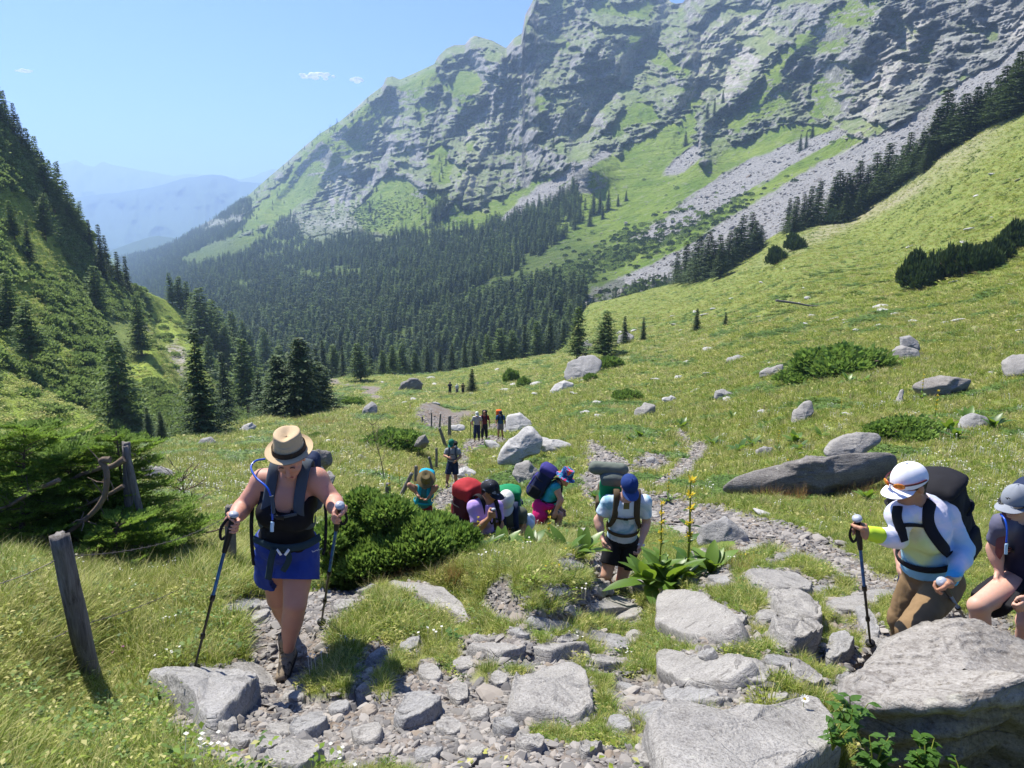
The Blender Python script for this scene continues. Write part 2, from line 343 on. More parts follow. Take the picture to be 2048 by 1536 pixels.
# ---- hillside on the left
H_ANCH = [(0,900,45),(0,850,58),(200,850,72),(0,740,75),(150,800,82),(300,850,95),(380,850,115),(0,600,100),(200,650,135),(300,700,155),(0,400,140),(130,420,190),(0,230,170),(300,600,240),
 (400,700,220),(450,760,220),(490,700,300),(600,790,330),(-400,1000,35),(-400,-100,150),(-400,500,100)]
H_SKY = [(-400,-180),(-200,20),(-60,160),(0,235),(40,300),(80,345),(130,405),(170,455),(230,545),(280,578),(330,600),(380,630),(430,665),(490,712),(540,750),(620,800)]
H_BOT = [(-400,1150),(0,980),(300,930),(400,900),(620,880)]
def hill_relief(s):
    P = s.P; x, y = P[..., 0], P[..., 1]; c = np.stack([x, y, P[..., 2]], -1)
    w = smooth(0, .06, 1 - s.t)[:, None]
    r = 2.6 * ridged(c * np.array([.03, .012, .03]), 3, 31) + 0.9 * fbm(c * .12, 3, 33)
    gl = segd(s.PX, s.PY, [(60,330),(150,520),(260,700),(330,860)]); g2 = segd(s.PX, s.PY, [(200,470),(300,610),(400,800)]); g3 = segd(s.PX, s.PY, [(-50,640),(120,760),(250,860)])
    r = r - 5 * np.exp(-(gl / 26) ** 2) - 4 * np.exp(-(g2 / 18) ** 2) - 3 * np.exp(-(g3 / 20) ** 2)
    P[..., 2] += (r - 1.5) * w
    g = blobs(s.PX, s.PY, [(250,720,60,60,-35,.8),(120,700,60,50,-35,.7),(60,470,60,120,-35,1.2),(20,610,80,70,30,1.0),(345,700,50,110,-28,1.5),(330,610,40,60,-40,.9),(90,800,150,55,25,1.6),(-100,800,200,90,20,1.5),(380,800,30,60,-30,1),(160,590,50,70,-35,.6),(200,450,30,60,-40,.8)])
    s.mask['grass'] = smooth(.35, .75, g + .35 * fbm(c * .09, 4, 40)); s.mask['rock'] = smooth(.6, .85, blobs(s.PX, s.PY, [(350,690,20,50,-35,1),(395,830,16,50,-35,1.1),(290,640,14,28,-40,1)]) + .35 * fbm(c * .25, 3, 42))
hpx = np.linspace(-400, 620, 420)
hill = Sheet(hpx, H_SKY, H_BOT, TPS(H_ANCH, 3e-4), 300, hill_relief)
t = NT('hillside_scrub'); v = t.co('World'); n1 = t.noise(v, .35, 5, .65); n2 = t.noise(v, 2.5, 5, .7)
c1 = t.mix(t.ramp(n1, [(.35, 0), (.65, 1)]), (.13, .18, .05), (.20, .25, .07)); c2 = t.mix(t.ramp(n1, [(.3, 0), (.7, 1)]), (.22, .31, .04), (.33, .40, .08))
c = t.mix(t.attr('grass'), c1, c2); c = t.mix(t.attr('rock'), c, (.36, .33, .29)); c = t.mix(t.ramp(n2, [(.35, .55), (.6, 0)]), c, (.03, .04, .018))
M_HILL = t.pbr(c, .95, t.bump(n2, .8, .4), .1)
hill.build('hillside', M_HILL)

# ---- the mountain wall, its scree and the valley slope below it
M_SKY = [(-300,560),(0,545),(200,522),(250,512),(290,505),(340,490),(400,452),(450,425),(500,388),(540,352),(570,327),(600,300),(640,267),(680,242),(700,226),(740,190),(765,172),(772,155),(785,152),(800,159),(840,141),
 (868,128),(875,114),(892,97),(908,90),(930,89),(940,76),(950,71),(985,81),(1012,96),(1028,76),(1044,66),(1050,30),(1066,0),(1078,-40),(1120,-75),(1200,-85),(1290,-50),(1328,-12),(1342,4),(1352,7),(1366,5),(1378,-12),
 (1420,-70),(1600,-200),(1800,-270),(2048,-300),(2400,-380)]
M_BOT = [(-300,860),(300,830),(600,815),(1100,770),(1170,680),(1350,625),(1500,560),(1600,510),(1700,480),(1830,400),(2048,290),(2400,120)]
M_ANCH = [(500,800,330),(800,800,290),(1100,760,290),(1170,670,310),(1350,610,320),(1500,555,310),(1700,475,290),(1900,360,270),(2048,290,250),(2400,120,240),(0,800,420),(300,700,520),(700,700,390),(1000,690,350),(0,600,1200),
 (1250,390,720),(1100,440,700),(900,480,760),(750,500,850),(600,520,1000),(500,480,1400),(400,520,1300),(300,540,1700),(1200,560,430),(1170,590,390),(1400,470,450),(1600,370,480),(1800,250,500),(2048,90,520),(1400,400,560),(1300,320,800),
 (900,400,1000),(1040,370,1000),(1300,250,950),(1400,320,800),(1680,260,650),(1860,200,560),(2048,60,560),(560,340,2200),(700,225,1900),(870,127,1700),(950,75,1600),(1060,0,1500),(1200,0,1500),(1200,-90,1600),(1340,0,1450),
 (1500,0,1250),(1500,170,950),(1700,100,760),(1800,0,720),(2048,-200,700),(1700,-200,1000),(250,510,2600),(400,450,2400),(-300,560,3200),(500,400,2000),(600,430,1700),(750,400,1400),(2400,-380,600)]
GRASS_P = [ # grass on the wall
 [(1170,600),(1300,540),(1560,390),(1740,285),(1690,255),(1640,230),(1560,240),(1500,275),(1420,320),(1400,300),(1400,210),(1330,250),(1230,300),(1100,345),(1040,375),(960,410),(1010,500),(1100,560)],
 [(340,545),(420,500),(520,400),(640,270),(700,228),(770,190),(870,130),(900,150),(830,210),(760,260),(700,320),(620,400),(560,440),(480,480),(400,510)],
 [(480,470),(560,440),(600,470),(640,500),(560,560),(420,560)],
 [(910,120),(950,130),(1010,160),(975,170),(930,220),(950,240),(920,260),(900,200),(870,170)],
 [(880,150),(900,150),(870,230),(840,260),(830,220)],
 [(860,300),(880,260),(905,300),(900,370),(930,300),(930,280),(960,270),(930,350),(870,380),(850,340)],
 [(780,340),(850,380),(900,370),(880,430),(820,480),(740,470),(700,430),(740,400)],
 [(840,460),(900,400),(960,420),(1040,390),(1120,345),(1090,390),(1000,460),(900,500),(800,500)],
 [(1440,250),(1500,180),(1560,100),(1620,50),(1680,0),(1760,0),(1740,50),(1700,60),(1690,100),(1620,110),(1570,150),(1560,180),(1600,160),(1560,230),(1480,270)],
 [(1620,160),(1660,110),(1700,130),(1680,180),(1650,240),(1610,250)],
 [(1180,290),(1210,250),(1270,190),(1310,200),(1330,240),(1290,260),(1230,280)],
 [(1240,80),(1290,60),(1330,90),(1380,130),(1400,150),(1360,160),(1300,130),(1250,130)],
 [(1160,0),(1260,0),(1330,-20),(1300,50),(1240,40),(1180,30)],
 [(1040,160),(1100,170),(1110,200),(1080,220),(1050,200)],
 [(1360,180),(1400,170),(1420,210),(1380,230)],[(1070,90),(1130,85),(1180,120),(1120,110)],[(1840,80),(1880,70),(1870,110),(1830,130)],
 [(1690,280),(1740,285),(1700,300),(1600,350),(1440,440),(1300,500),(1290,480),(1480,400),(1620,300),(1650,260)]]
SCREE_P = [[(1165,592),(1300,532),(1400,476),(1500,413),(1600,352),(1700,292),(1760,265),(1860,205),(1960,140),(2048,75),(2400,-150),(2400,60),(2048,200),(1900,290),(1800,330),(1700,400),(1560,470),(1400,545),(1300,590),(1170,620)],
 [(1255,478),(1340,420),(1440,350),(1560,292),(1650,258),(1700,262),(1670,285),(1560,345),(1440,420),(1330,480)],
 [(1325,352),(1350,315),(1400,280),(1405,310),(1370,340)],[(1080,405),(1150,350),(1180,345),(1150,380),(1090,420)],
 [(1000,440),(1040,400),(1200,300),(1230,300),(1150,350),(1080,410),(1020,450)]]
PALE_P = [[(1400,60),(1480,20),(1560,60),(1540,110),(1450,200),(1400,190),(1380,100)],[(640,340),(700,310),(710,350),(680,400),(640,430),(660,380)],[(680,330),(740,290),(750,330),(700,360)],[(905,350),(940,250),(975,240),(960,330),(930,400)],[(2010,60),(2060,30),(2060,80),(2020,95)],[(1660,330),(1690,240),(1740,120),(1800,20),(1880,60),(1840,150),(1780,220),(1720,290)]]
# ridges and hollows of the wall: polyline, height towards the camera in metres, half width in pixels
RIDGES = [([(1010,100),(960,220),(930,330),(905,400)],75,60),([(1070,180),(1080,300),(1060,370)],40,50),([(1060,0),(1040,120),(1100,200)],50,60),([(1300,60),(1240,120),(1235,190),(1185,270),(1170,330)],110,70),
 ([(1180,0),(1200,60),(1150,130)],40,50),([(1400,30),(1390,130),(1350,240)],60,50),([(1560,90),(1480,180),(1410,250),(1400,320)],60,45),([(1545,175),(1490,260),(1415,320)],24,30),
 ([(1760,20),(1700,130),(1690,260)],55,60),([(1850,30),(1800,130),(1740,250)],30,40),([(1950,20),(1900,110),(1830,200)],35,40),([(1640,30),(1560,150),(1580,230)],35,40),
 ([(890,95),(830,220),(780,330),(760,400)],60,50),([(770,170),(690,260),(640,360),(600,440)],55,45),([(680,250),(600,330),(520,430),(470,500)],60,45),([(930,190),(880,300),(850,380)],45,40),
 ([(840,270),(860,400),(830,460)],35,35),([(720,320),(720,420),(690,470)],40,40),([(1120,230),(1130,310),(1180,340)],35,40),([(650,290),(700,330),(760,340)],20,18)]
GULL = [([(1345,10),(1280,110),(1240,170),(1170,260)],-90,40),([(1400,60),(1400,190),(1350,240)],-35,22),([(1040,150),(1010,90)],-30,20),([(940,120),(980,190),(930,260)],-40,30),([(1460,120),(1440,190)],-30,20),([(800,230),(760,330),(720,400)],-40,30),([(1640,80),(1600,170),(1620,250)],-25,25),([(560,400),(620,330),(700,260)],-20,25)]
def ell_noise(PX, PY, seed, s=60, amp=14):
    q = np.stack([PX / s, PY / s, np.zeros_like(PX)], -1); return amp * fbm(q, 4, seed)
def mount_relief(s):
    PX, PY = s.PX, s.PY; Y = s.Y0; cc = at(PX, PY, Y)
    wx = ell_noise(PX, PY, 61, 90, 26); wy = ell_noise(PX, PY, 62, 90, 26)
    g = np.full(PX.shape, -99.0)
    for p in GRASS_P: g = np.maximum(g, polyd(PX + wx * .5, PY + wy * .5, p))
    sc = np.full(PX.shape, -99.0)
    for p in SCREE_P: sc = np.maximum(sc, polyd(PX + wx * .35, PY + wy * .35, p))
    pl = np.full(PX.shape, -99.0)
    for p in PALE_P: pl = np.maximum(pl, polyd(PX + wx * .6, PY + wy * .6, p))
    n = fbm(np.stack([PX / 16, PY / 12, PX * 0], -1), 4, 64); n2 = fbm(np.stack([PX / 45, PY / 20, PX * 0], -1), 4, 65)
    n9 = ridged(np.stack([(PX + .4 * PY) / 22, PY / 9, PX * 0], -1), 4, 66); grass = smooth(-5, 5, g + 11 * n - 9 * np.maximum(0, n9 - .1) * (PY < 330) * (PX > 850) - 5 * np.maximum(0, n9)); grass = np.maximum(grass, .75 * smooth(.15, .36, n2 + .25 * n) * smooth(480, 300, PY - 0))
    low = smooth(430, 520, PY + 10 * n + (np.clip(900 - PX, 0, 900)) * 0.02); low = np.where((PX > 1000) & (PY < 560), low * smooth(1300, 1150, PX), low)
    grass = np.maximum(grass, low)
    scree = smooth(-4, 4, sc + 5 * n - 12 * np.maximum(0, fbm(np.stack([(PX * .8 - PY * .6) / 90, (PX * .55 + PY * .83) / 7, PX * 0], -1), 3, 67))) ; grass = grass * (1 - scree)
    rockness = (1 - grass) * (1 - scree)
    # relief towards the camera, in metres
    d = np.zeros(PX.shape)
    for pl_, h, w in RIDGES + GULL:
        q = segd(PX + wx * .5, PY + wy * .5, pl_); d += 1.7 * h * np.exp(-(q / w) ** 1.2)
    k = Y / 1000.0
    u = np.stack([PX / 60, PY / 34, PX * 0 + 3], -1)
    qx = PX + 9 * fbm(np.stack([PX / 40, PY / 40, PX * 0], -1), 3, 77); ang = np.interp(PX, [500, 1000, 1400, 2000], [.15, .25, .55, .75]); ca, sa = np.cos(ang), np.sin(ang); au = (qx * ca + PY * sa); av = (PY * ca - qx * sa)
    rel = ridged(np.stack([au / 30, av / 150, PX * 0], -1), 5, 78, .6) * 27 + ridged(np.stack([(PX + .55 * PY) / 60, (PY - .3 * PX) / 70, PX * 0], -1), 6, 70, .58) * 26 + ridged(u, 6, 71, .58) * 20 + 9 * ridged(np.stack([PX / 300, (PY + .25 * PX + .6 * wx) / 7, PX * 0], -1), 4, 72)
    fw = smooth(0, .05, s.t)[:, None] * smooth(640, 420, PY)
    fw = np.where(PX > 1300, smooth(0, .08, s.t)[:, None], fw)
    amp = (0.25 + 0.75 * smooth(0, 1, rockness)) * (1 - .85 * scree)
    lowslope = smooth(380, 300, PY) ; amp = amp * np.where(grass > .5, .35 + .65 * lowslope, 1)
    D = k * (d + rel * amp) * fw
    D += k * scree * 3 * fbm(np.stack([PX / 10, PY / 8, PX * 0], -1), 4, 74) + k * 6 * fbm(np.stack([PX / 30, PY / 20, PX * 0], -1), 5, 75)
    D *= smooth(0, .03, 1 - s.t)[:, None] * .85 + .15
    Yn = Y - D; s.P[:] = at(PX, PY, Yn)
    du = np.gradient(s.P, axis=1); dv = np.gradient(s.P, axis=0); nn = np.cross(du, dv); nz = np.abs(nn[..., 2]) / (np.linalg.norm(nn, axis=2) + 1e-9)
    up = smooth(470, 400, PY) * (PX < 1250) + smooth(330, 280, PY) * (PX >= 1250); ledge = smooth(.62, .80, nz + .12 * n2 + .05 * n); steep = smooth(.42, .30, nz)
    grass = grass * (1 - .92 * steep * np.clip(up, 0, 1)); grass = np.maximum(grass, .78 * ledge * (1 - scree) * np.clip(up, 0, 1) * np.interp(PX, [500, 1000, 1500, 1750, 2000], [1, .75, .8, .35, .15]))
    s.mask['grass'] = grass; s.mask['scree'] = scree; s.mask['pale'] = smooth(-8, 8, pl + 10 * n); s.mask['wood'] = low * (PX < 1250)
mpx = np.concatenate([np.linspace(-300, 200, 50, endpoint=False), np.linspace(200, 2080, 900, endpoint=False), np.linspace(2080, 2400, 40)])
mount = Sheet(mpx, M_SKY, M_BOT, TPS(M_ANCH, 3e-4), 460, mount_relief)
t = NT('mountain_rock_and_grass'); v = t.co('World'); sv = t.mapping(v, (.02, .02, .11), (.25, .1, 0))
n1 = t.noise(v, .03, 6, .65); n2 = t.noise(v, .16, 6, .7); stt = t.noise(sv, 1.0, 6, .7, .6)
rock = t.mix(t.ramp(stt, [(.38, 0), (.62, 1)]), (.25, .246, .238), (.50, .49, .47)); rock = t.mix(t.ramp(n2, [(.4, .6), (.6, 0)]), rock, (.11, .11, .105))
rock = t.mix(t.attr('pale'), rock, t.mix(t.ramp(n2, [(.4, 0), (.6, 1)]), (.38, .355, .33), (.54, .51, .47)))
gr = t.mix(t.ramp(n1, [(.35, 0), (.65, 1)]), (.12, .20, .025), (.22, .29, .05)); gr = t.mix(t.ramp(n2, [(.56, 0), (.66, .6)]), gr, (.30, .29, .26)); gr = t.mix(t.ramp(n2, [(.36, .7), (.44, 0)]), gr, (.045, .07, .025))
scr = t.mix(t.ramp(t.noise(v, .5, 5, .8), [(.35, 0), (.65, 1)]), (.22, .217, .21), (.40, .39, .375))
c = t.mix(t.attr('grass'), rock, gr); c = t.mix(t.attr('scree'), c, scr); c = t.mix(t.math('MULTIPLY', t.attr('wood'), .6), c, (.05, .075, .03))
hh = t.math('ADD', stt, t.math('MULTIPLY', n2, .8))
M_MOUNT = t.pbr(c, .95, t.bump(hh, 1.0, 9.0), .1)
mount.build('mountain', M_MOUNT)

# ---- far ranges
def range_sheet(name, sky, drop, Y, seed, amp, col):
    px = np.linspace(sky[0][0], sky[-1][0], 220); sk = np.interp(px, *np.array(sky, float).T) + 3.0 * fbm(np.stack([px / 26, px * 0, px * 0], -1), 4, seed)
    nr = 60; tt = np.linspace(0, 1, nr); PX = np.broadcast_to(px, (nr, len(px))); PY = sk[None] + drop * (1 - tt[:, None])
    YY = Y * (1 - .35 * (1 - tt[:, None])) * np.ones_like(PX)
    YY = YY - amp * ridged(np.stack([PX / 40, PY / 60, PX * 0], -1), 4, seed + 3) * smooth(0, .1, 1 - tt)[:, None]
    P = at(PX, PY, YY); top = P[-1].copy(); b1 = top.copy(); b1[:, 1] += Y * .1; b1[:, 2] -= Y * .05; b2 = top.copy(); b2[:, 1] += Y * .2; b2[:, 2] -= Y * .14
    V = np.concatenate([P, b1[None], b2[None]]).reshape(-1, 3)
    t = NT(name + '_surface'); v = t.co('World'); m = t.pbr(t.mix(t.noise(v, .002, 5), col, tuple(c * 1.5 for c in col)), .95, None, .05)
    tag(obj(name, mesh_np(name, V, gridfaces(nr + 2, len(px)), None, True, m)), kind='structure')
range_sheet('distant_mountains', [(-300,345),(0,340),(60,338),(130,326),(150,321),(170,331),(188,334),(205,321),(225,331),(290,341),(345,353),(380,347),(440,350),(480,358),(505,352),(545,336),(600,345),(700,360)], 160, 9500, 81, 300, (.09, .11, .07))
range_sheet('distant_hills', [(-300,395),(130,398),(200,390),(300,374),(360,358),(390,352),(420,349),(455,353),(480,362),(510,366),(560,372),(700,380)], 190, 6500, 85, 260, (.05, .075, .04))
range_sheet('valley_ridge', [(-300,540),(150,530),(230,498),(270,484),(315,470),(345,474),(380,484),(440,500),(600,520)], 120, 3600, 88, 90, (.04, .06, .03))
vf = mesh_np('valley_floor', [(-14000, 200, -700), (14000, 200, -700), (14000, 13500, -700), (-14000, 13500, -700)], [[0, 1, 2, 3]], None, False, bpy.data.materials['valley_ridge_surface'])
tag(obj('valley_floor', vf), kind='structure')
# ------------------------------------------------------------------ vegetation
PROTO = bpy.data.collections.new('prototypes')          # not linked to the scene
def scatter(name, pos, rot, scl, idx, protos, cat=None):
    """one 'stuff' object: copies of small prototypes on given points"""
    c = bpy.data.collections.new(name + '_kinds')
    for i, me in enumerate(protos):
        o = bpy.data.objects.new('%s_kind_%02d' % (name, i), me); c.objects.link(o)
    n = len(pos); me = bpy.data.meshes.new(name); me.vertices.add(n); me.vertices.foreach_set('co', np.asarray(pos, np.float32).ravel())
    a = me.attributes.new('rot', 'FLOAT_VECTOR', 'POINT'); a.data.foreach_set('vector', np.asarray(rot, np.float32).ravel())
    a = me.attributes.new('scl', 'FLOAT_VECTOR', 'POINT'); a.data.foreach_set('vector', np.asarray(scl, np.float32).ravel())
    a = me.attributes.new('idx', 'INT', 'POINT'); a.data.foreach_set('value', np.asarray(idx, np.int32))
    o = obj(name, me); ng = bpy.data.node_groups.new(name, 'GeometryNodeTree')
    ng.interface.new_socket('Geometry', in_out='INPUT', socket_type='NodeSocketGeometry'); ng.interface.new_socket('Geometry', in_out='OUTPUT', socket_type='NodeSocketGeometry')
    N = ng.nodes; L = ng.links; gi = N.new('NodeGroupInput'); go = N.new('NodeGroupOutput')
    ci = N.new('GeometryNodeCollectionInfo'); ci.inputs['Collection'].default_value = c; ci.inputs['Separate Children'].default_value = True; ci.inputs['Reset Children'].default_value = True
    ip = N.new('GeometryNodeInstanceOnPoints'); ip.inputs['Pick Instance'].default_value = True
    def at_(nm, ty):
        x = N.new('GeometryNodeInputNamedAttribute'); x.data_type = ty; x.inputs[0].default_value = nm; return next(q for q in x.outputs if q.enabled and q.name == 'Attribute')
    L.new(gi.outputs[0], ip.inputs['Points']); L.new(ci.outputs[0], ip.inputs['Instance']); L.new(at_('idx', 'INT'), ip.inputs['Instance Index'])
    er = N.new('FunctionNodeEulerToRotation'); L.new(at_('rot', 'FLOAT_VECTOR'), er.inputs[0]); L.new(er.outputs[0], ip.inputs['Rotation'])
    L.new(at_('scl', 'FLOAT_VECTOR'), ip.inputs['Scale']); L.new(ip.outputs[0], go.inputs[0])
    m = o.modifiers.new('copies', 'NODES'); m.node_group = ng
    return tag(o, kind='stuff')
def sample(sheet, n, weight, seed, pxr=(-200, 2250)):
    P = sheet.P; a = np.linalg.norm(np.cross(P[1:, :-1] - P[:-1, :-1], P[:-1, 1:] - P[:-1, :-1]), axis=2)
    w = a * weight(sheet)[:-1, :-1]; w = w * ((sheet.PX[:-1, :-1] > pxr[0]) & (sheet.PX[:-1, :-1] < pxr[1])); c = np.cumsum(w.ravel()); c /= c[-1]
    rng = np.random.default_rng(seed); k = np.searchsorted(c, rng.random(n)); r, q = np.unravel_index(k, w.shape)
    u = rng.random((n, 1)); v = rng.random((n, 1))
    p = (P[r, q] * (1 - u) + P[r, q + 1] * u) * (1 - v) + (P[r + 1, q] * (1 - u) + P[r + 1, q + 1] * u) * v
    return p, r, q, rng
# ------------------------------------------------------------------ rocks
def rock_mat(name, a, b, dark, scale=6, strata=(1, 1, 5)):
    t = NT(name); v = t.co(); r = t.rnd(); big = t.noise(v, scale * .35, 5, .65); sv = t.mapping(v, strata, (.15, .1, 0)); s_ = t.noise(sv, scale, 6, .7, .8)
    c = t.mix(t.ramp(big, [(.3, 0), (.7, 1)]), a, b); c = t.mix(t.ramp(s_, [(.30, .75), (.46, 0)]), c, dark); c = t.mix(t.ramp(t.noise(v, scale * 5, 4, .7), [(.55, 0), (.75, .5)]), c, tuple(min(.62, x * 1.35) for x in b))
    cr = t.ramp(t.vor(t.mapping(v, (1, 1, 2.5)), scale * .35, 'DISTANCE_TO_EDGE'), [(0, 1), (.012, 0)]); cr = t.math('MULTIPLY', cr, t.ramp(big, [(.45, 0), (.6, 1)]))
    c = t.mix(t.math('MULTIPLY', cr, .35), c, dark)
    sp = t.noise(v, scale * 14, 3, .8); c = t.mix(t.ramp(sp, [(.35, .6), (.5, 0)]), c, dark); c = t.mix(t.ramp(sp, [(.56, 0), (.7, .5)]), c, (.42, .41, .38)); li = t.math('MULTIPLY', t.ramp(t.vor(v, scale * 1.6), [(.10, 1), (.22, 0)]), t.ramp(t.noise(v, scale * .8, 2), [(.5, 0), (.6, .55)])); c = t.mix(li, c, (.40, .39, .33))
    h = t.math('ADD', s_, t.math('MULTIPLY', t.noise(v, scale * 3, 5, .7), .6)); h = t.math('ADD', h, t.math('MULTIPLY', sp, .25)); h = t.math('SUBTRACT', h, t.math('MULTIPLY', cr, .35))
    return t.pbr(c, .92, t.bump(h, .75, .03), .15)
M_SLAB = rock_mat('limestone_pale', (.225, .215, .198), (.35, .336, .31), (.08, .072, .065)); M_GREY = rock_mat('limestone_grey', (.20, .197, .19), (.34, .333, .32), (.08, .075, .07)); M_DARK = rock_mat('limestone_dark', (.13, .12, .11), (.26, .245, .225), (.05, .045, .04), 5, (1, 1, 8))
M_FAR = rock_mat('limestone_far', (.34, .333, .315), (.52, .51, .485), (.09, .085, .08), 2.5)
RR = random.Random(9); ROCKPOLY = []
M_LEDGE = rock_mat('ledge_limestone', (.185, .172, .155), (.295, .277, .25), (.085, .072, .06), 3.2, (1, 1, 6))
def rock(name, outline, label, Y=None, mode='slab', thick=.12, mat=None, nu=96, nv=36, pz=.55, tilt=0, noise=1.0, group=None, cat=None, seed=None, depth=.8, lump=.5):
    """a stone with the given outline. slab: outline lies on the ground; boulder: outline stands facing the viewer at depth Y"""
    O = np.array(outline, float); cx, cy = O.mean(0); seed = seed if seed is not None else int(cx * 7 + cy) % 997
    if mode == 'slab' or O[:, 1].mean() > 880: ROCKPOLY.append([tuple(o_) for o_ in outline])
    if mode == 'slab':
        Q = ground.pt(O[:, 0], O[:, 1]) if Y is None else at(O[:, 0], O[:, 1], Y)
    else:
        if Y is None: Y = float(ground.pt(np.array([cx]), np.array([O[:, 1].max() - 4]))[0][1])
        Q = at(O[:, 0], O[:, 1], Y)
    C = Q.mean(0)
    if mode == 'slab':
        sk_ = thick * .3 if np.ptp(O[:, 0]) < 300 else -.01; C[2] -= sk_; Q[:, 2] -= sk_; A = Q - C; nrm = np.linalg.svd(A, full_matrices=False)[2][-1]; nrm = nrm if nrm[2] > 0 else -nrm
        e1 = np.array([1., 0, 0]) - nrm * nrm[0]; e1 /= np.linalg.norm(e1); e2 = np.cross(nrm, e1); h_up, h_dn = thick, thick * .8 + .05
    else:
        e1 = np.array([1., 0, 0]); e2 = np.array([0, 0, 1.]); nrm = np.array([0, -1., 0]); A = Q - C
    a = A @ e1; b = A @ e2; ang = np.arctan2(b, a); rad = np.hypot(a, b); o = np.argsort(ang); ang, rad, a, b = ang[o], rad[o], a[o], b[o]
    th = np.linspace(-pi, pi, nu, endpoint=False); R = np.empty(nu)
    for i, t_ in enumerate(th):                                   # ray against the closed polygon
        d = np.array([cos(t_), sin(t_)]); best = 0
        for j in range(len(a)):
            p0 = np.array([a[j], b[j]]); p1 = np.array([a[(j + 1) % len(a)], b[(j + 1) % len(a)]]); e = p1 - p0; den = d[0] * e[1] - d[1] * e[0]
            if abs(den) < 1e-12: continue
            u = (p0[0] * e[1] - p0[1] * e[0]) / den; w = (p0[0] * d[1] - p0[1] * d[0]) / den
            if u > 0 and -1e-6 <= w <= 1 + 1e-6: best = max(best, u)
        R[i] = best if best > 0 else rad.mean()
    mr = R.mean(); R = .25 * np.roll(R, 1) + .5 * R + .25 * np.roll(R, -1)
    ph = np.linspace(-pi / 2, pi / 2, nv); c_ = np.cos(ph) ** (.28 if mode == 'slab' else .62); s_ = np.clip(1.45 * np.sin(ph), -1, 1) + .06 * np.sin(ph) if mode == 'slab' else np.sign(np.sin(ph)) * np.abs(np.sin(ph)) ** .9
    if mode == 'slab': H = np.where(s_ > 0, s_ * h_up, s_ * h_dn)
    else: H = s_ * depth * mr
    V = (R[None, :, None] * c_[:, None, None]) * (np.cos(th)[None, :, None] * e1 + np.sin(th)[None, :, None] * e2) + H[:, None, None] * nrm
    rg = np.random.default_rng(seed); U0 = np.stack([np.cos(th)[None] * c_[:, None], np.sin(th)[None] * c_[:, None], np.sin(ph)[:, None] + 0 * th[None]], -1); kk = np.ones(U0.shape[:2])
    for _ in range(11 if mode != 'slab' else 7):
        e = rg.normal(size=3); e[2] = np.sign(e[2]) * (abs(e[2]) + (.9 if mode == 'slab' else .45)); e /= np.linalg.norm(e); lim = rg.uniform(.62, .92) if mode != 'slab' else rg.uniform(.70, .97); kk = np.minimum(kk, lim / np.maximum(U0 @ e, 1e-3))
    if mode == 'slab': V = V - nrm * (H * (1 - np.minimum(kk, 1)).T).T[..., None] if False else V * 1.0 - nrm * (H[:, None] * (1 - np.minimum(kk, 1)) * (H[:, None] > 0))[..., None]
    else: V = V * np.minimum(kk, 1)[..., None]
    if mode != 'slab' and mat not in (M_DARK, M_LEDGE): V = V + (V[..., 2:3] * .75) * np.array([0, 1., 0])
    W = V + C; k = 1 / mr
    sd_ = ridged(W * k * np.array([1.2, 1.2, 5.5]) + .5 * fbm(W * k * 2, 2, seed)[..., None], 4, seed + 1); n = .35 * fbm(W * k * .9, 3, seed)[..., None] * lump + .26 * (np.floor(sd_ * 3.5) / 3.5 * .6 + sd_ * .4)[..., None] * lump + .09 * ridged(W * k * 5, 4, seed + 2, .6)[..., None]
    amp = (thick if mode == 'slab' else mr * .35) * noise
    dirv = V / (np.linalg.norm(V, axis=2)[..., None] + 1e-9)
    if mode == 'slab': dirv = dirv * .35 + nrm * .75 * np.sign(np.sin(ph))[:, None, None]
    V = V + dirv * n * amp
    V = V.reshape(-1, 3); i = np.arange(nv * nu).reshape(nv, nu); j = np.roll(i, -1, 1); f = np.stack([i[:-1], j[:-1], j[1:], i[1:]], -1).reshape(-1, 4)
    if mode != 'slab': f = f[:, ::-1]
    me = mesh_np(name, V, f, None, True, mat or M_SLAB); o = obj(name, me, None, None, tuple(C)); return tag(o, label, cat or 'rock', group)
def E(x, y, w, h, rot=0, n=9, seed=0):
    r = random.Random(seed + int(x) * 3 + int(y)); c, s_ = cos(radians(rot)), sin(radians(rot)); out = []
    for i in range(n):
        a = i / n * 2 * pi; k = .85 + .3 * r.random(); u, v = cos(a) * w * k, sin(a) * h * k; out.append((x + u * c - v * s_, y + u * s_ + v * c))
    return out
S, B = 'slab', 'boulder'
# foreground slabs traced from the photograph
rock('flat_rock', [(1280,1505),(1330,1462),(1440,1448),(1560,1440),(1625,1432),(1660,1490),(1672,1560),(1500,1600),(1330,1590)], 'big pale cracked slab at the bottom beside the daisies', thick=.09, nu=120, nv=40, noise=.8, lump=.8)
rock('flat_rock', [(1022,1400),(1060,1360),(1115,1350),(1160,1362),(1175,1400),(1190,1440),(1160,1458),(1080,1450),(1012,1448)], 'rounded pale rock in the grass between the two gravel runs', thick=.13, nu=100, nv=36, lump=.7)
rock('flat_rock', [(1322,1205),(1360,1200),(1410,1205),(1450,1235),(1520,1300),(1460,1305),(1380,1300),(1318,1280)], 'wedge shaped grey slab pointing toward the woman in the tie-dye shirt', thick=.10, nu=100, nv=32, mat=M_SLAB, lump=.7)
rock('flat_rock', [(1318,1330),(1420,1325),(1490,1342),(1530,1370),(1470,1385),(1370,1382),(1320,1360)], 'long flat slab just above the loose pebbles', thick=.07, nu=90, nv=28)
rock('flat_rock', [(920,1302),(1000,1298),(1060,1308),(1150,1325),(1190,1332),(1100,1340),(1000,1342),(925,1335)], 'narrow white slab lying across the grass in the centre foreground', thick=.07, nu=90, nv=28)
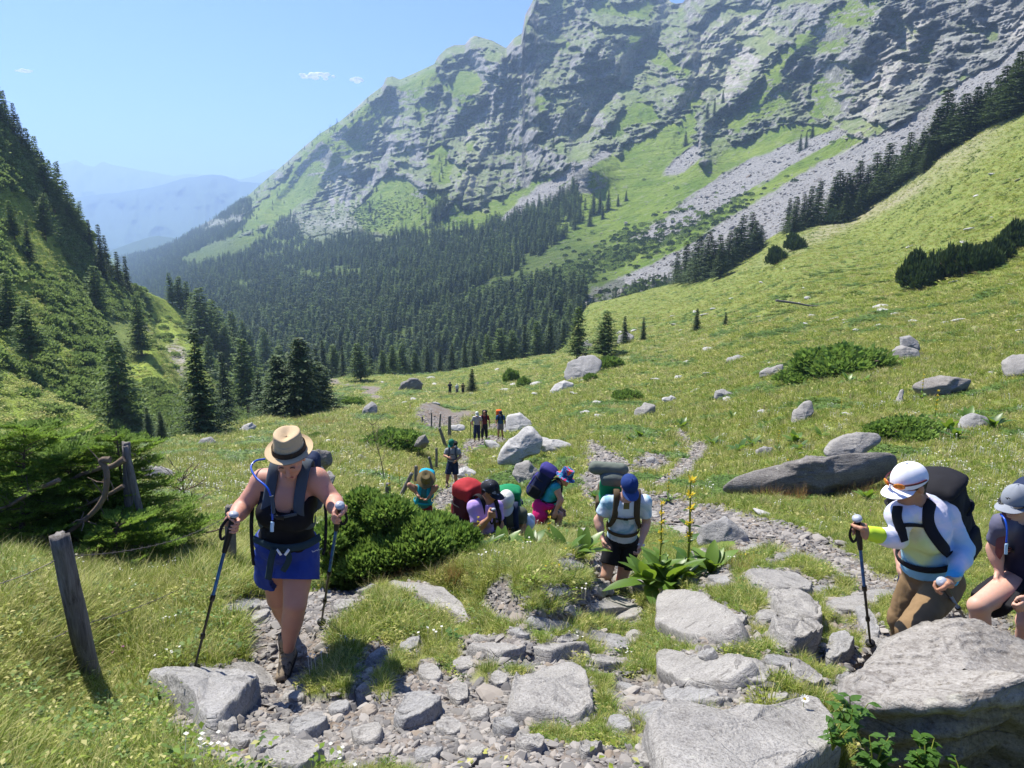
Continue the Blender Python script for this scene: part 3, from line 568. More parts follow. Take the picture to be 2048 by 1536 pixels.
rock('flat_rock', [(775,1200),(840,1190),(885,1205),(925,1240),(945,1268),(905,1265),(870,1232),(800,1215)], 'bent pale slab behind the shaded grass bank', thick=.07, nu=90, nv=28)
rock('boulder', [(285,1392),(340,1362),(400,1352),(460,1362),(505,1385),(518,1402),(480,1430),(440,1470),(395,1485),(385,1440),(330,1412)], 'grey fractured boulder at the foot of the walking pole', thick=.13, mode=S, mat=M_GREY, nu=110, nv=40, lump=.8)
rock('flat_rock', [(455,1348),(500,1342),(540,1362),(552,1385),(520,1388),(480,1370)], 'thin cream slab beside the raised boot', thick=.05)
rock('flat_rock', [(1488,1165),(1520,1155),(1590,1158),(1622,1180),(1620,1200),(1560,1200),(1500,1185)], 'oval grey slab near the wooden-toned grass right of the gentians', thick=.09)
rock('boulder', [(1528,1215),(1555,1203),(1600,1205),(1625,1225),(1632,1265),(1638,1285),(1600,1275),(1545,1245)], 'white boulder with one shadowed side below the oval slab', mode=S, thick=.18, mat=M_SLAB, lump=1)
rock('boulder', [(1532,1285),(1560,1275),(1620,1278),(1640,1290),(1628,1315),(1580,1325),(1545,1305)], 'broken flat-topped stone under the white shadowed boulder', mode=S, thick=.12, mat=M_SLAB, lump=1)
rock('boulder', [(1648,1322),(1662,1300),(1690,1298),(1708,1318),(1695,1345),(1655,1345)], 'small rounded grey stone beside the huge ledge rock', mode=S, thick=.10, mat=M_GREY)
rock('flat_rock', E(1735,1262,14,42,-35), 'leaning oval grey stone at the tip of the right pole', thick=.07, mat=M_GREY)
rock('flat_rock', E(1750,1302,26,12,10), 'small pale stone between the pole tip and the ledge rock', thick=.05)
rock('flat_rock', [(1650,1215),(1700,1205),(1760,1185),(1790,1185),(1790,1200),(1720,1228),(1670,1225)], 'long pale stone crossing behind the right walking pole', thick=.06)
rock('flat_rock', E(1690,1228,40,12,8), 'low whitish stone in the grass left of the right walking pole', thick=.05)
rock('boulder', [(1393,1085),(1405,1055),(1430,1042),(1460,1045),(1495,1070),(1498,1100),(1450,1102),(1410,1100)], 'grey boulder with a peaked top behind the gentian clump', mode=B, mat=M_GREY, Y=8.6, depth=.8)
rock('boulder', [(1378,1165),(1390,1122),(1405,1115),(1430,1135),(1458,1160),(1440,1180),(1400,1185)], 'dark pointed rock beneath the gentian leaves', mode=B, mat=M_GREY, Y=7.3, depth=.6)
rock('boulder', [(1170,1140),(1182,1122),(1215,1112),(1250,1120),(1262,1150),(1220,1170),(1185,1168)], 'rounded stone behind the legs of the man in the blue cap', mode=B, mat=M_GREY, Y=8.6)
rock('flat_rock', [(1240,1172),(1290,1162),(1335,1168),(1330,1190),(1270,1195)], 'flat stone at the feet of the man in the blue cap', thick=.07)
rock('flat_rock', E(1140,1146,26,10,5), 'whitish stone on the hump left of the man in the blue cap', thick=.05)
rock('flat_rock', E(1225,1225,50,18,5), 'pale slab sunk in the gravel below the man in the blue cap', thick=.05)
rock('flat_rock', E(1090,1258,48,14,5), 'grey slab in the gravel patch on the centre slope', thick=.05, mat=M_GREY)
rock('flat_rock', E(1228,1305,28,16,15), 'small dark-edged stone left of the wedge slab', thick=.07, mat=M_GREY)
rock('boulder', [(712,1352),(735,1318),(762,1306),(782,1320),(775,1342),(735,1362)], 'pointed grey stone half in the shadow of the grass bank', mode=B, mat=M_GREY, Y=4.0, depth=.7)
rock('boulder', [(698,1420),(710,1382),(728,1372),(752,1385),(740,1412),(712,1428)], 'upright bluish stone below the pointed grey stone', mode=B, mat=M_GREY, Y=3.55, depth=.7)
rock('flat_rock', [(785,1455),(810,1415),(850,1405),(885,1425),(862,1445),(800,1468)], 'tilted grey slab in the centre gravel', thick=.08, mat=M_GREY)
rock('flat_rock', [(895,1392),(915,1380),(937,1385),(938,1402),(918,1412),(900,1405)], 'small cream cobble in the gravel near the grass edge', thick=.05)
rock('flat_rock', [(520,1540),(560,1505),(620,1498),(645,1530),(600,1570),(530,1570)], 'large pale cobble at the very bottom of the path', thick=.08)
rock('flat_rock', E(525,1500,38,16,-10), 'pale stone embedded left of the large bottom cobble', thick=.05)
rock('flat_rock', E(620,1455,42,22,-25), 'light grey stone in the lower path gravel', thick=.06, mat=M_GREY)
rock('flat_rock', E(450,1460,22,16,0), 'brownish cobble against the fractured boulder', thick=.06)
rock('flat_rock', E(470,1230,34,14,-25), 'top stone of the heaped rubble beside the knee', thick=.07, mat=M_GREY)
rock('flat_rock', E(1500,1362,40,16,12), 'stone at the end of the long flat slab', thick=.05)
rock('flat_rock', E(1600,1370,44,14,30), 'slanting stone between the yellow grass and the ledge rock', thick=.06)
rock('flat_rock', E(1380,1395,60,18,0), 'half buried slab among the pebbles', thick=.04, mat=M_GREY)
rock('flat_rock', E(1320,1440,40,24,0), 'small stone left of the big cracked slab', thick=.05, mat=M_GREY)
rock('flat_rock', E(1820,1240,30,10,0), 'flat stone below the tie-dye woman knee', thick=.04)
# the ledge rock on the right: a thick block with an undercut face
def ledge():
    Yf = 2.75
    top = [(1688,1375,2.95),(1705,1340,3.1),(1745,1320,3.25),(1790,1270,3.5),(1850,1245,3.6),(1905,1233,3.62),(1960,1245,3.58),(2060,1292,3.45),(2250,1370,3.2),(2320,1450,2.85),(2200,1400,2.72),(2060,1360,2.78),(1990,1385,2.72),(1930,1402,2.68),(1860,1402,2.72),(1790,1402,2.78),(1735,1395,2.86)]
    Q = np.array([at(x, y, d) for x, y, d in top]); C = Q.mean(0); nu = 220; o = np.argsort(np.arctan2(Q[:, 1] - C[1], Q[:, 0] - C[0])); Q = Q[o]
    A = np.arctan2(Q[:, 1] - C[1], Q[:, 0] - C[0]); th = np.linspace(-pi, pi, nu, endpoint=False)
    E3 = np.stack([np.interp(th, A, Q[:, k], period=2 * pi) for k in range(3)], -1); rows = []
    for f in np.linspace(0.02, 1, 60):
        q = C + (E3 - C) * f; st = ridged(np.stack([q[:, 0] * 1.6 + q[:, 1] * .7, q[:, 1] * 4.2 - q[:, 0] * 1.2, q[:, 0] * 0], -1), 5, 3) ; step = np.floor((st + .3) * 3) / 3
        q[:, 2] = C[2] + (E3[:, 2] - C[2]) * f + .028 * step * smooth(.15, .5, f) + .022 * fbm(q * 1.3, 3, 5) - .02 * smooth(.95, 1, f); rows.append(q)
    edge = rows[-1]; dirn = edge - C; dirn[:, 2] = 0; dirn /= np.linalg.norm(dirn, axis=1)[:, None]
    for k, dz in enumerate(np.linspace(.02, 1.25, 46)):
        lay = ridged(np.stack([edge[:, 0] * 1.2, edge[:, 1] * 1.2, edge[:, 0] * 0 + dz * 7], -1), 4, 7); under = -.05 * smooth(.0, .06, dz) - .13 * smooth(.03, .4, dz) - .06 * smooth(.3, 1.0, dz)
        q = edge + dirn * (under + .075 * lay + .03 * np.sin(dz * 40 + 3 * fbm(edge * 2, 2, 8)))[:, None]; q[:, 2] = edge[:, 2] - dz + .02 * fbm(edge * 3 + dz, 2, 9); rows.append(q)
    V = np.array(rows).reshape(-1, 3); n = len(rows); i = np.arange(n * nu).reshape(n, nu); j = np.roll(i, -1, 1); f = np.stack([i[:-1], i[1:], j[1:], j[:-1]], -1).reshape(-1, 4)
    tag(obj('ledge_rock', mesh_np('ledge_rock', V, f, None, True, M_LEDGE)), 'huge layered grey-brown rock with a flat sunlit top and shadowed undercut face', 'rock')
ROCKPOLY.append([(1688,1375),(1705,1340),(1790,1270),(1850,1245),(1905,1233),(1960,1245),(2060,1292),(2250,1370),(2320,1600),(1700,1600)])
ledge()
# middle distance
rock('boulder', [(1440,985),(1458,965),(1495,950),(1560,935),(1620,915),(1700,905),(1780,905),(1800,918),(1790,950),(1740,975),(1650,985),(1560,992),(1480,996)], 'long dark tilted slab with a lit upper edge behind the white cap', mode=B, Y=13.3, mat=M_DARK, nu=130, nv=46, depth=.45, lump=.5)
rock('flat_rock', [(1640,905),(1665,885),(1720,868),(1765,872),(1768,885),(1720,905),(1660,912)], 'cracked pale slab resting on the long dark slab', mode=B, Y=14.6, depth=.7)
rock('boulder', [(1822,772),(1850,758),(1890,754),(1950,758),(1945,775),(1925,792),(1870,796),(1835,790)], 'wide flat boulder with an overhanging shadowed front on the upper meadow', mode=B, mat=M_LEDGE, depth=.7)
rock('boulder', [(1780,712),(1785,700),(1810,693),(1838,700),(1835,714),(1800,722)], 'lower of the two boulders stacked above the juniper mat', mode=B, mat=M_SLAB)
rock('boulder', [(1799,692),(1805,676),(1825,673),(1836,682),(1835,700),(1810,700)], 'upper of the two boulders stacked above the juniper mat', mode=B, mat=M_GREY, Y=43)
rock('boulder', [(2002,750),(2012,725),(2040,713),(2100,712),(2110,745),(2040,752)], 'pale boulder cut by the picture edge on the upper meadow', mode=B, mat=M_SLAB)
rock('boulder', [(1578,848),(1588,825),(1608,810),(1630,806),(1628,825),(1605,845),(1585,853)], 'egg shaped pale stone leaning in the meadow', mode=B, mat=M_SLAB)
rock('boulder', [(1264,832),(1272,815),(1292,808),(1312,812),(1310,825),(1280,838)], 'smooth pale boulder above the small winding path', mode=B, mat=M_SLAB)
rock('boulder', [(1515,757),(1520,744),(1550,732),(1570,729),(1566,742),(1535,755)], 'tilted pale slab touching the flat juniper', mode=B, mat=M_SLAB, lump=.8)
rock('boulder', [(1449,727),(1456,717),(1480,711),(1494,716),(1480,726),(1455,731)], 'wedge stone on the middle meadow left of the juniper mat', mode=B, mat=M_GREY)
rock('boulder', [(1427,796),(1432,784),(1448,780),(1470,788),(1468,798),(1440,799)], 'dark sided boulder below the wedge stone', mode=B, mat=M_GREY)
rock('boulder', [(1912,855),(1930,838),(1955,830),(1985,838),(1980,855),(1940,862)], 'grey rock behind the broad leaved gentians on the upper meadow', mode=B, mat=M_GREY)
rock('boulder', [(993,920),(1003,898),(1025,875),(1045,860),(1065,862),(1085,880),(1078,905),(1040,922)], 'big pale speckled boulder beside the path below the three hikers', mode=B, mat=M_FAR, Y=27, depth=.8)
rock('boulder', [(1060,885),(1080,876),(1115,880),(1150,890),(1125,898),(1085,900)], 'low pale rock trailing from the big speckled boulder', mode=B, mat=M_FAR, Y=28)
rock('boulder', [(1024,950),(1032,932),(1058,925),(1078,945),(1082,958),(1040,963)], 'tan flat-faced boulder below the big speckled boulder', mode=B, mat=M_SLAB, Y=22.5)
rock('boulder', [(1005,860),(1015,835),(1040,830),(1062,845),(1068,862),(1040,868)], 'grey mound of rock behind the hiker with the orange pack', mode=B, mat=M_FAR, Y=45)
rock('boulder', [(1128,752),(1135,728),(1160,715),(1190,715),(1205,725),(1195,752),(1165,762),(1135,762)], 'dark grey crest boulder in front of the larches', mode=B, mat=M_GREY, Y=78)
rock('boulder', [(1098,783),(1110,770),(1130,763),(1148,768),(1145,778),(1110,787)], 'pale boulder below the dark crest boulder', mode=B, mat=M_FAR, Y=68)
rock('boulder', [(1165,715),(1160,695),(1175,682),(1186,690),(1185,712)], 'thin slab propped between the two crest larches', mode=B, mat=M_GREY, Y=128)
rock('boulder', [(1232,688),(1238,672),(1255,665),(1268,672),(1265,686)], 'boulder beside the short crest spruces', mode=B, mat=M_GREY, Y=118)
rock('boulder', [(1610,637),(1618,628),(1634,630),(1632,638)], 'white stone high on the open meadow', mode=B, mat=M_FAR)
rock('boulder', [(1434,658),(1442,648),(1465,646),(1478,652),(1450,660)], 'pale slab at the foot of the smaller meadow spruce', mode=B, mat=M_FAR, Y=112)
rock('boulder', [(795,780),(802,768),(820,757),(835,758),(845,768),(842,780),(815,785)], 'dark outcrop beside the far path', mode=B, mat=M_DARK, Y=105)
rock('boulder', [(722,832),(728,815),(742,805),(755,812),(755,826),(738,832)], 'grey mossy boulder in the meadow right of the straw hat', mode=B, mat=M_GREY, Y=62)
rock('boulder', [(392,893),(400,880),(418,876),(430,884),(425,894),(405,897)], 'grey stone left of the straw hat near the meadow edge', mode=B, mat=M_GREY)
rock('boulder', [(474,862),(485,852),(502,846),(512,854),(508,862),(490,866)], 'pale pointed stone above the straw hat', mode=B, mat=M_FAR)
rock('boulder', [(618,925),(622,900),(640,895),(660,905),(665,925),(650,945),(628,945)], 'dark craggy rock behind the woman shoulder', mode=B, mat=M_DARK, Y=16)
rock('boulder', [(640,958),(655,945),(672,952),(668,965),(648,968)], 'tan stone right of the woman shoulder', mode=B, mat=M_SLAB, Y=15)
rock('boulder', [(828,892),(835,875),(850,870),(858,884),(850,897)], 'brown rock at the end of the low juniper mound', mode=B, mat=M_DARK, Y=31)
rock('flat_rock', E(1340,800,16,7), 'small pale boulder right of the smooth pale boulder', mode=B, mat=M_FAR); rock('flat_rock', E(1305,925,14,9), 'dark cracked stone on the middle path', mode=B, mat=M_GREY, Y=21)
rock('flat_rock', E(310,943,36,9,8), 'whitish slab in the meadow behind the dead branches', mode=B, mat=M_SLAB, Y=20); rock('flat_rock', E(720,917,9,8), 'small grey stone under the low juniper mound', mode=B, mat=M_GREY)
rock('flat_rock', E(1535,825,24,6), 'long thin stone left of the egg shaped stone', mode=B, mat=M_FAR); rock('flat_rock', E(1800,795,18,5,-50), 'narrow leaning stone left of the wide flat boulder', mode=B, mat=M_SLAB)
rock('flat_rock', E(1530,905,20,12), 'pale stone in the gentians above the long dark slab', mode=B, mat=M_SLAB); rock('flat_rock', E(1985,930,26,4,5), 'thin flat stone above the grey cap', mode=B, mat=M_SLAB); rock('flat_rock', E(1910,932,12,5), 'little white stone above the black backpack', mode=B, mat=M_SLAB)
rock('flat_rock', E(930,945,22,9), 'flat pale rock in the grass right of the man in the green cap', mode=B, mat=M_FAR, Y=28); rock('flat_rock', E(960,806,13,7), 'small jumbled rock above the trio of hikers', mode=B, mat=M_GREY, Y=85); rock('flat_rock', E(975,775,10,10), 'rounded dark rock beside the small bushy spruce', mode=B, mat=M_DARK, Y=110)
rock('flat_rock', E(915,855,18,5), 'low pale rock at the path beside the tall fence posts', mode=B, mat=M_FAR, Y=47); rock('flat_rock', E(1200,905,50,5,-5), 'band of bare rock on the slope right of the speckled boulder', mode=B, mat=M_FAR, Y=26)
rock('flat_rock', E(990,895,24,9,25), 'rubble stone beside the path below the trio', mode=B, mat=M_FAR, Y=36); rock('flat_rock', E(810,768,10,5), 'stone next to the dark outcrop', mode=B, mat=M_GREY, Y=115)
LOOSE = [(1110,1200,30,8),(1200,1185,26,10),(1530,1250,24,14),(1560,1345,40,12),(1210,1345,34,12),(1265,1290,18,8),(1140,1235,26,8),(860,1360,28,14),(960,1430,22,10),(1010,1470,26,12),(1060,1500,30,12),(740,1480,34,16),(680,1420,26,12),(590,1400,24,10),(660,1520,40,14),
 (860,1520,30,12),(950,1520,26,10),(1180,1510,24,10),(1240,1460,26,12),(1290,1525,30,14),(1440,1410,30,10),(1250,1380,22,9),(1550,1410,28,9),(1720,1200,20,7),(1640,1185,30,8),(1570,1120,34,8),(1500,1100,30,8),(1690,1160,24,6),(1350,1060,30,8),(1300,1030,26,7),(1245,985,20,8),(1230,940,14,5),(520,1240,22,9),
 (500,1215,26,10),(540,1220,18,8),(485,1250,20,9),(735,1195,20,8),(690,1225,24,9),(650,1205,18,7),(1690,1380,24,9),(1660,1400,22,8),(1470,1260,26,10),(1420,1330,20,8),(1250,1240,36,14),(1190,1290,26,9),(1040,1290,24,8),(1000,1370,20,9),(930,1350,24,9),(820,1320,22,9),(1130,1300,28,9),(1330,1180,30,9),(1440,1175,24,8),(560,1460,30,14),(480,1490,26,12),(810,1440,24,10),(900,1465,28,12),(1350,1420,24,9)]
for i, (x, y, w_, h_) in enumerate(LOOSE):
    rock('flat_stone', E(x, y, w_, h_, RR.uniform(-20, 20), 7, i), 'flat grey loose stone lying in the trail rubble', thick=RR.uniform(.03, .06), mat=(M_SLAB, M_GREY)[i % 3 == 0], nu=40, nv=16, group='loose flat stones along the trail', lump=.8)
# the ground dips under the slabs that lie in it
for poly in ROCKPOLY:
    a_ = np.array(poly); m_ = (ground.PX > a_[:, 0].min() - 30) & (ground.PX < a_[:, 0].max() + 30) & (ground.PY > a_[:, 1].min() - 30) & (ground.PY < a_[:, 1].max() + 30) & (ground.Y0 < 9)
    if a_[:, 1].mean() < 1100 or not m_.any(): continue
    d_ = polyd(ground.PX[m_], ground.PY[m_], [tuple(q) for q in poly]); ground.P[m_, 2] -= .07 * smooth(0, 12, d_); ground.mask['path'][m_] = np.maximum(ground.mask['path'][m_], smooth(-12, -2, d_))
ground.build('ground', M_GROUND, front=(-3.5, 0.0))
# little stones lying about
N = 150
p, r, q, rng = sample(ground, 2600, lambda s: (1 - s.mask['path']) * np.clip(25 / s.Y0, 0, 1) ** 1.5 * (s.Y0 > 10) * (s.Y0 < 150), 51, (300, 2100)); small = [rock('field_stone', E(1000 + i * 9, 1200, 40, 24, 0, 9, i), None, mode=B, Y=5, mat=M_FAR, nu=20, nv=10) for i in range(3)]
protos = [o.data for o in small]
for o in small: bpy.data.objects.remove(o)
for i in range(N):
    o = obj('field_stone', protos[i % 3], None, None, tuple(p[i])); s = rng.uniform(.6, 1.9) * np.clip(p[i, 1] / 26, .7, 3.2); o.scale = (s * 1.3, s, s * .6); o.rotation_euler = (0, 0, rng.random() * 6.28)
    tag(o, 'small pale stone lying in the meadow grass', 'stone', 'small stones scattered over the meadow')
# gravel
def pebble(i):
    rng = np.random.default_rng(200 + i); th = np.linspace(0, pi, 7)[:, None]; ph = np.linspace(0, 2 * pi, 9)[None, :-1]
    s = np.stack([np.sin(th) * np.cos(ph), np.sin(th) * np.sin(ph), np.cos(th) + 0 * ph], -1); d = rng.normal(size=(9, 3)); d /= np.linalg.norm(d, axis=1)[:, None]; k = np.full(s.shape[:2], 9.0)
    for e in d: k = np.minimum(k, (.5 + .3 * rng.random()) / np.maximum((s * e).sum(-1), 1e-3))
    s = s * np.minimum(k, 1)[..., None] * [1, .72, .36]; n = s.shape; ii = np.arange(n[0] * n[1]).reshape(n[:2]); j = np.roll(ii, -1, 1)
    return mesh_np('pebble%d' % i, s.reshape(-1, 3), np.stack([ii[:-1], ii[1:], j[1:], j[:-1]], -1).reshape(-1, 4), None, False, M_PEB)
t = NT('gravel_stone'); r_ = t.rnd(); n = t.noise(t.co(), 3, 4); c = t.ramp(r_, [(0, (.07, .07, .075)), (.3, (.15, .145, .135)), (.6, (.24, .225, .205)), (.85, (.33, .305, .27)), (1, (.19, .145, .10))]); M_PEB = t.pbr(t.mix(t.math('MULTIPLY', n, .5), c, (.2, .18, .16)), .85, None, .2)
pebs = [pebble(i) for i in range(7)]
N = 48000
p, r, q, rng = sample(ground, N, lambda s: s.mask['path'] ** 1.2 * np.clip(3.5 / s.Y0, 0, 1) ** 1.6 * (s.Y0 < 60), 52, (-100, 2150)); s = np.exp(rng.normal(-4.5, .6, N)) * np.clip(p[:, 1] / 4.5, 1, 6); s = np.minimum(s, .12)
scatter('gravel', p + np.stack([s * 0, s * 0, s * .1], -1), np.stack([rng.normal(0, .3, N), rng.normal(0, .3, N), rng.random(N) * 6.28], -1), np.stack([s, s, s], -1), rng.integers(0, 7, N), pebs)
N = 1300
p, r, q, rng = sample(ground, N, lambda s: s.mask['path'] * (s.Y0 < 9) * np.clip(3.5 / s.Y0, 0, 1), 53, (200, 2100)); s = rng.uniform(.022, .06, N)
scatter('rubble', p, np.stack([rng.normal(0, .35, N), rng.normal(0, .35, N), rng.random(N) * 6.28], -1), np.stack([s, s, s * .8], -1), rng.integers(0, 7, N), pebs)
N = 5000
p, r, q, rng = sample(mount, N, lambda s: s.mask['scree'] * np.clip(450 / s.Y0, .3, 1.3) + .03 * s.mask['grass'] * (s.PX > 1000) * (s.PY < 560), 54); s = rng.uniform(.35, 1.3, N) * np.where(rng.random(N) < .06, 2.6, 1)
scatter('scree_blocks', p, np.stack([rng.normal(0, .4, N), rng.normal(0, .4, N), rng.random(N) * 6.28], -1), np.stack([s, s, s * 1.3], -1), rng.integers(0, 7, N), pebs)
def blade_mb(mb, base, h, lean, w, ang, seg=3):
    """one bent blade"""
    tt = np.linspace(0, 1, seg + 1); d = np.array([cos(ang), sin(ang), 0]); s = np.array([-sin(ang), cos(ang), 0])
    p = base + d * (lean * tt ** 2)[:, None] + np.array([0, 0, 1.0]) * (h * (tt - .25 * abs(lean) / max(h, .01) * tt ** 2))[:, None]
    ww = (w * (1 - tt ** 1.5) + w * .08)[:, None] * s
    v = np.empty((2 * (seg + 1), 3)); v[0::2] = p - ww; v[1::2] = p + ww
    i = np.arange(seg) * 2; mb.add(v, np.stack([i, i + 1, i + 3, i + 2], -1))
def grass_tuft(name, n, h, spread, w, lean, mat, seed, seg=3):
    r = random.Random(seed); mb = MB()
    for _ in range(n):
        a = r.random() * 6.283; d = spread * r.random() ** .6
        blade_mb(mb, np.array([cos(a) * d, sin(a) * d, -.01]), h * (.45 + .6 * r.random()), lean * h * (.2 + r.random()), w * (.6 + .7 * r.random()), a + r.gauss(0, .7), seg)
    return mb.mesh(name, mat)
def grass_mat(name, cols, trans=.45):
    t = NT(name); r = t.rnd(); n = len(cols); st = [(i / max(1, n - 1), c) for i, c in enumerate(cols)]
    c = t.ramp(r, st); g = t.noise(t.co('World'), .45, 3); c = t.mix(t.ramp(g, [(.45, 0), (.68, .6)]), c, cols[-1])
    c = t.mix(t.ramp(t.n('ShaderNodeNewGeometry').outputs['Random Per Island'], [(.80, 0), (.92, .8)]), c, (.40, .36, .16)) if name != 'herb_leaves' else c
    c = t.island(c, .45, 1.6); return t.leaf(c, trans, t.mix(.4, c, (.28, .34, .04)))
MG_LUSH = grass_mat('grass_lush', [(.06, .13, .01), (.13, .23, .015), (.22, .32, .03), (.32, .35, .07)])
MG_MEAD = grass_mat('grass_meadow', [(.08, .16, .014), (.155, .24, .022), (.25, .31, .04), (.40, .37, .11)])
MG_DRY = grass_mat('grass_dry', [(.32, .26, .12), (.40, .33, .18), (.45, .38, .22)], .35)
MG_HERB = grass_mat('herb_leaves', [(.05, .11, .018), (.085, .155, .03), (.13, .20, .045)], .35)
def herb_tuft(name, n, size, spread, hgt, mat, seed):
    r = random.Random(seed); mb = MB()
    for _ in range(n):
        a = r.random() * 6.283; d = spread * r.random() ** .6; b = np.array([cos(a) * d, sin(a) * d, hgt * r.random()])
        al = r.random() * 6.283; up = .1 + .7 * r.random(); L = size * (.5 + r.random()); dr = np.array([cos(al) * cos(up), sin(al) * cos(up), sin(up)]); sd = np.array([-sin(al), cos(al), 0]) * L * .28
        v = [b, b + dr * L * .5 - sd, b + dr * L - np.array([0, 0, L * .25]), b + dr * L * .5 + sd]; mb.add(v, [[0, 1, 2, 3]])
    return mb.mesh(name, mat)
tufts = [grass_tuft('tuft_a', 34, .16, .07, .0026, .8, MG_MEAD, 1), grass_tuft('tuft_b', 34, .19, .08, .0028, .7, MG_LUSH, 2), grass_tuft('tuft_c', 26, .13, .08, .003, .9, MG_MEAD, 3),
         grass_tuft('tuft_d', 9, .30, .06, .0016, .5, MG_DRY, 4), herb_tuft('tuft_e', 60, .030, .11, .07, MG_HERB, 5), herb_tuft('tuft_f', 56, .034, .11, .06, MG_MEAD, 6)]
TALL = [(120,1420,330,190,0,1.3),(430,1200,90,90,0,.9),(100,1180,250,120,0,.8),(760,1290,110,50,-15,.75),(470,1240,60,120,0,1),(60,1500,300,120,0,1.2),(1530,1420,90,40,0,.5),(1640,1480,80,80,0,.6),(950,1060,100,40,0,.6),(870,1240,40,60,0,.5)]
def gw(s):
    Y = s.Y0; return (1 - s.mask['path']) * np.clip(3.5 / Y, 0, 1) ** 1.6 * (Y < 14)
NEAR = 84000
p, r, q, rng = sample(ground, NEAR, gw, 11, (-600, 2450))
def off_rocks(p, r, q, inset=3):
    x, y = pix(p); ok = np.ones(len(p), bool)
    for poly in ROCKPOLY: ok &= polyd(x, y, poly) < inset
    return p[ok], r[ok], q[ok]
p, r, q = off_rocks(p, r, q); NEAR = len(p)
px, py = ground.PX[r, q], ground.PY[r, q]; tall = np.clip(blobs(px, py, TALL), 0, 1.2)
patch = fbm(p * 1.1, 3, 93); idx = np.where(patch + .25 * rng.normal(size=NEAR) > .3, rng.choice([4, 5, 2, 0], NEAR), rng.choice(6, NEAR, p=[.34, .22, .18, .10, .09, .07])); lush = rng.random(NEAR) < tall * .35; idx = np.where(lush, 1, idx)
s = (.19 + .24 * rng.random(NEAR)) * (1 + .95 * tall) * (1 + .5 * fbm(p * .9, 3, 94)) * np.clip(p[:, 1] / 4, .85, 1.7) ; sc3 = np.stack([s * 1.15, s * 1.15, s * (.8 + .4 * rng.random(NEAR))], -1)
rot = np.stack([rng.normal(0, .15, NEAR), rng.normal(0, .15, NEAR), rng.random(NEAR) * 6.283], -1)
scatter('grass', p, rot, sc3, idx, tufts)
tufts2 = [grass_tuft('clump_a', 30, .26, .22, .008, .7, MG_MEAD, 7, 2), grass_tuft('clump_b', 30, .3, .2, .008, .8, MG_LUSH, 8, 2), herb_tuft('clump_c', 30, .12, .24, .1, MG_HERB, 9), grass_tuft('clump_d', 22, .34, .2, .006, .5, MG_DRY, 10, 2), herb_tuft('clump_e', 30, .1, .25, .08, MG_MEAD, 12)]
def gw2(s):
    Y = s.Y0; return (1 - s.mask['path']) * smooth(9, 14, Y) * np.clip(14 / Y, 0, 1) ** 1.7 * (Y < 300)
NF = 92000
p, r, q, rng = sample(ground, NF, gw2, 12, (-500, 2700)); cl = fbm(p * .35, 3, 91); idx = np.where(cl > .22, 2, rng.choice([0, 1, 3, 4], NF, p=[.48, .24, .12, .16]))
s = (.55 + .5 * rng.random(NF)) * np.clip(p[:, 1] / 22, .7, 3.5); sc3 = np.stack([s, s, np.minimum(s, 1.4) * .75], -1)
scatter('meadow_grass', p, np.stack([rng.normal(0, .12, NF), rng.normal(0, .12, NF), rng.random(NF) * 6.283], -1), sc3, idx, tufts2)
# broad leaved herbs among the tall grass
hb = [herb_tuft('broad_herb%d' % i, 30, [.034, .028, .026][i], .11, [.14, .10, .16][i], [MG_HERB, MG_LUSH, MG_MEAD][i], 500 + i) for i in range(3)]
p, r, q, rng = sample(ground, 900, lambda s: (1 - s.mask['path']) * (s.Y0 < 9) * (np.clip(blobs(s.PX, s.PY, TALL), 0, 1) * 1.5 + .15) * np.clip(3.5 / s.Y0, 0, 1) ** 1.3 * smooth(-.1, .25, fbm(s.P * .9, 3, 97)), 15); p, r, q = off_rocks(p, r, q); N = len(p); s = .55 + .55 * rng.random(N)
scatter('meadow_herbs', p, np.stack([rng.normal(0, .15, N), rng.normal(0, .15, N), rng.random(N) * 6.28], -1), np.stack([s, s, s], -1), rng.integers(0, 3, N), hb)
# flowers
def flower(name, col, hgt, size, n, seed):
    r = random.Random(seed); mb = MB(); t = NT(name + '_petals'); m = t.leaf(col, .4)
    for _ in range(n):
        x, y = r.gauss(0, .06), r.gauss(0, .06); h = hgt * (.6 + .6 * r.random()); mb.tube([(x, y, 0), (x, y, h)], size * .09, 3)
        k = 8; a = np.arange(k) / k * 6.283; rr = size * (.4 + .15 * (np.arange(k) % 2)); ti = r.gauss(0, .4)
        v = np.stack([x + rr * np.cos(a), y + rr * np.sin(a), h + np.sin(a) * rr * ti + rr * .2], -1); mb.add(np.vstack([v, [[x, y, h]]]), np.stack([np.arange(k), np.roll(np.arange(k), -1), np.full(k, k)], -1))
    return mb.mesh(name, m)
fl = [flower('flower_white', (.78, .77, .70), .16, .028, 5, 1), flower('flower_yellow', (.75, .55, .03), .13, .026, 3, 2), flower('flower_pink', (.5, .16, .38), .16, .03, 2, 3)]
def fw_(s): return (1 - s.mask['path']) * np.clip(8 / s.Y0, 0, 1) ** 1.5 * (s.Y0 < 80) * (1 + 5 * np.clip(blobs(s.PX, s.PY, [(690,930,90,30,-20,1.2),(400,960,100,40,0,1),(1950,950,150,80,0,.7),(1900,1000,200,50,0,.6)]), 0, 1))
p, r, q, rng = sample(ground, 1600, fw_, 13); p, r, q = off_rocks(p, r, q, -2); N = len(p); s = (.35 + .35 * rng.random(N)) * np.clip(p[:, 1] / 9, 1, 1.9)
scatter('meadow_flowers', p, np.stack([rng.random(N) * .2, rng.random(N) * .2, rng.random(N) * 6.28], -1), np.stack([s, s, np.minimum(s, 1.5)], -1), np.where(p[:, 1] > 12, 0, rng.choice(3, N, p=[.6, .36, .04])) * (rng.random(N) < .8), fl)

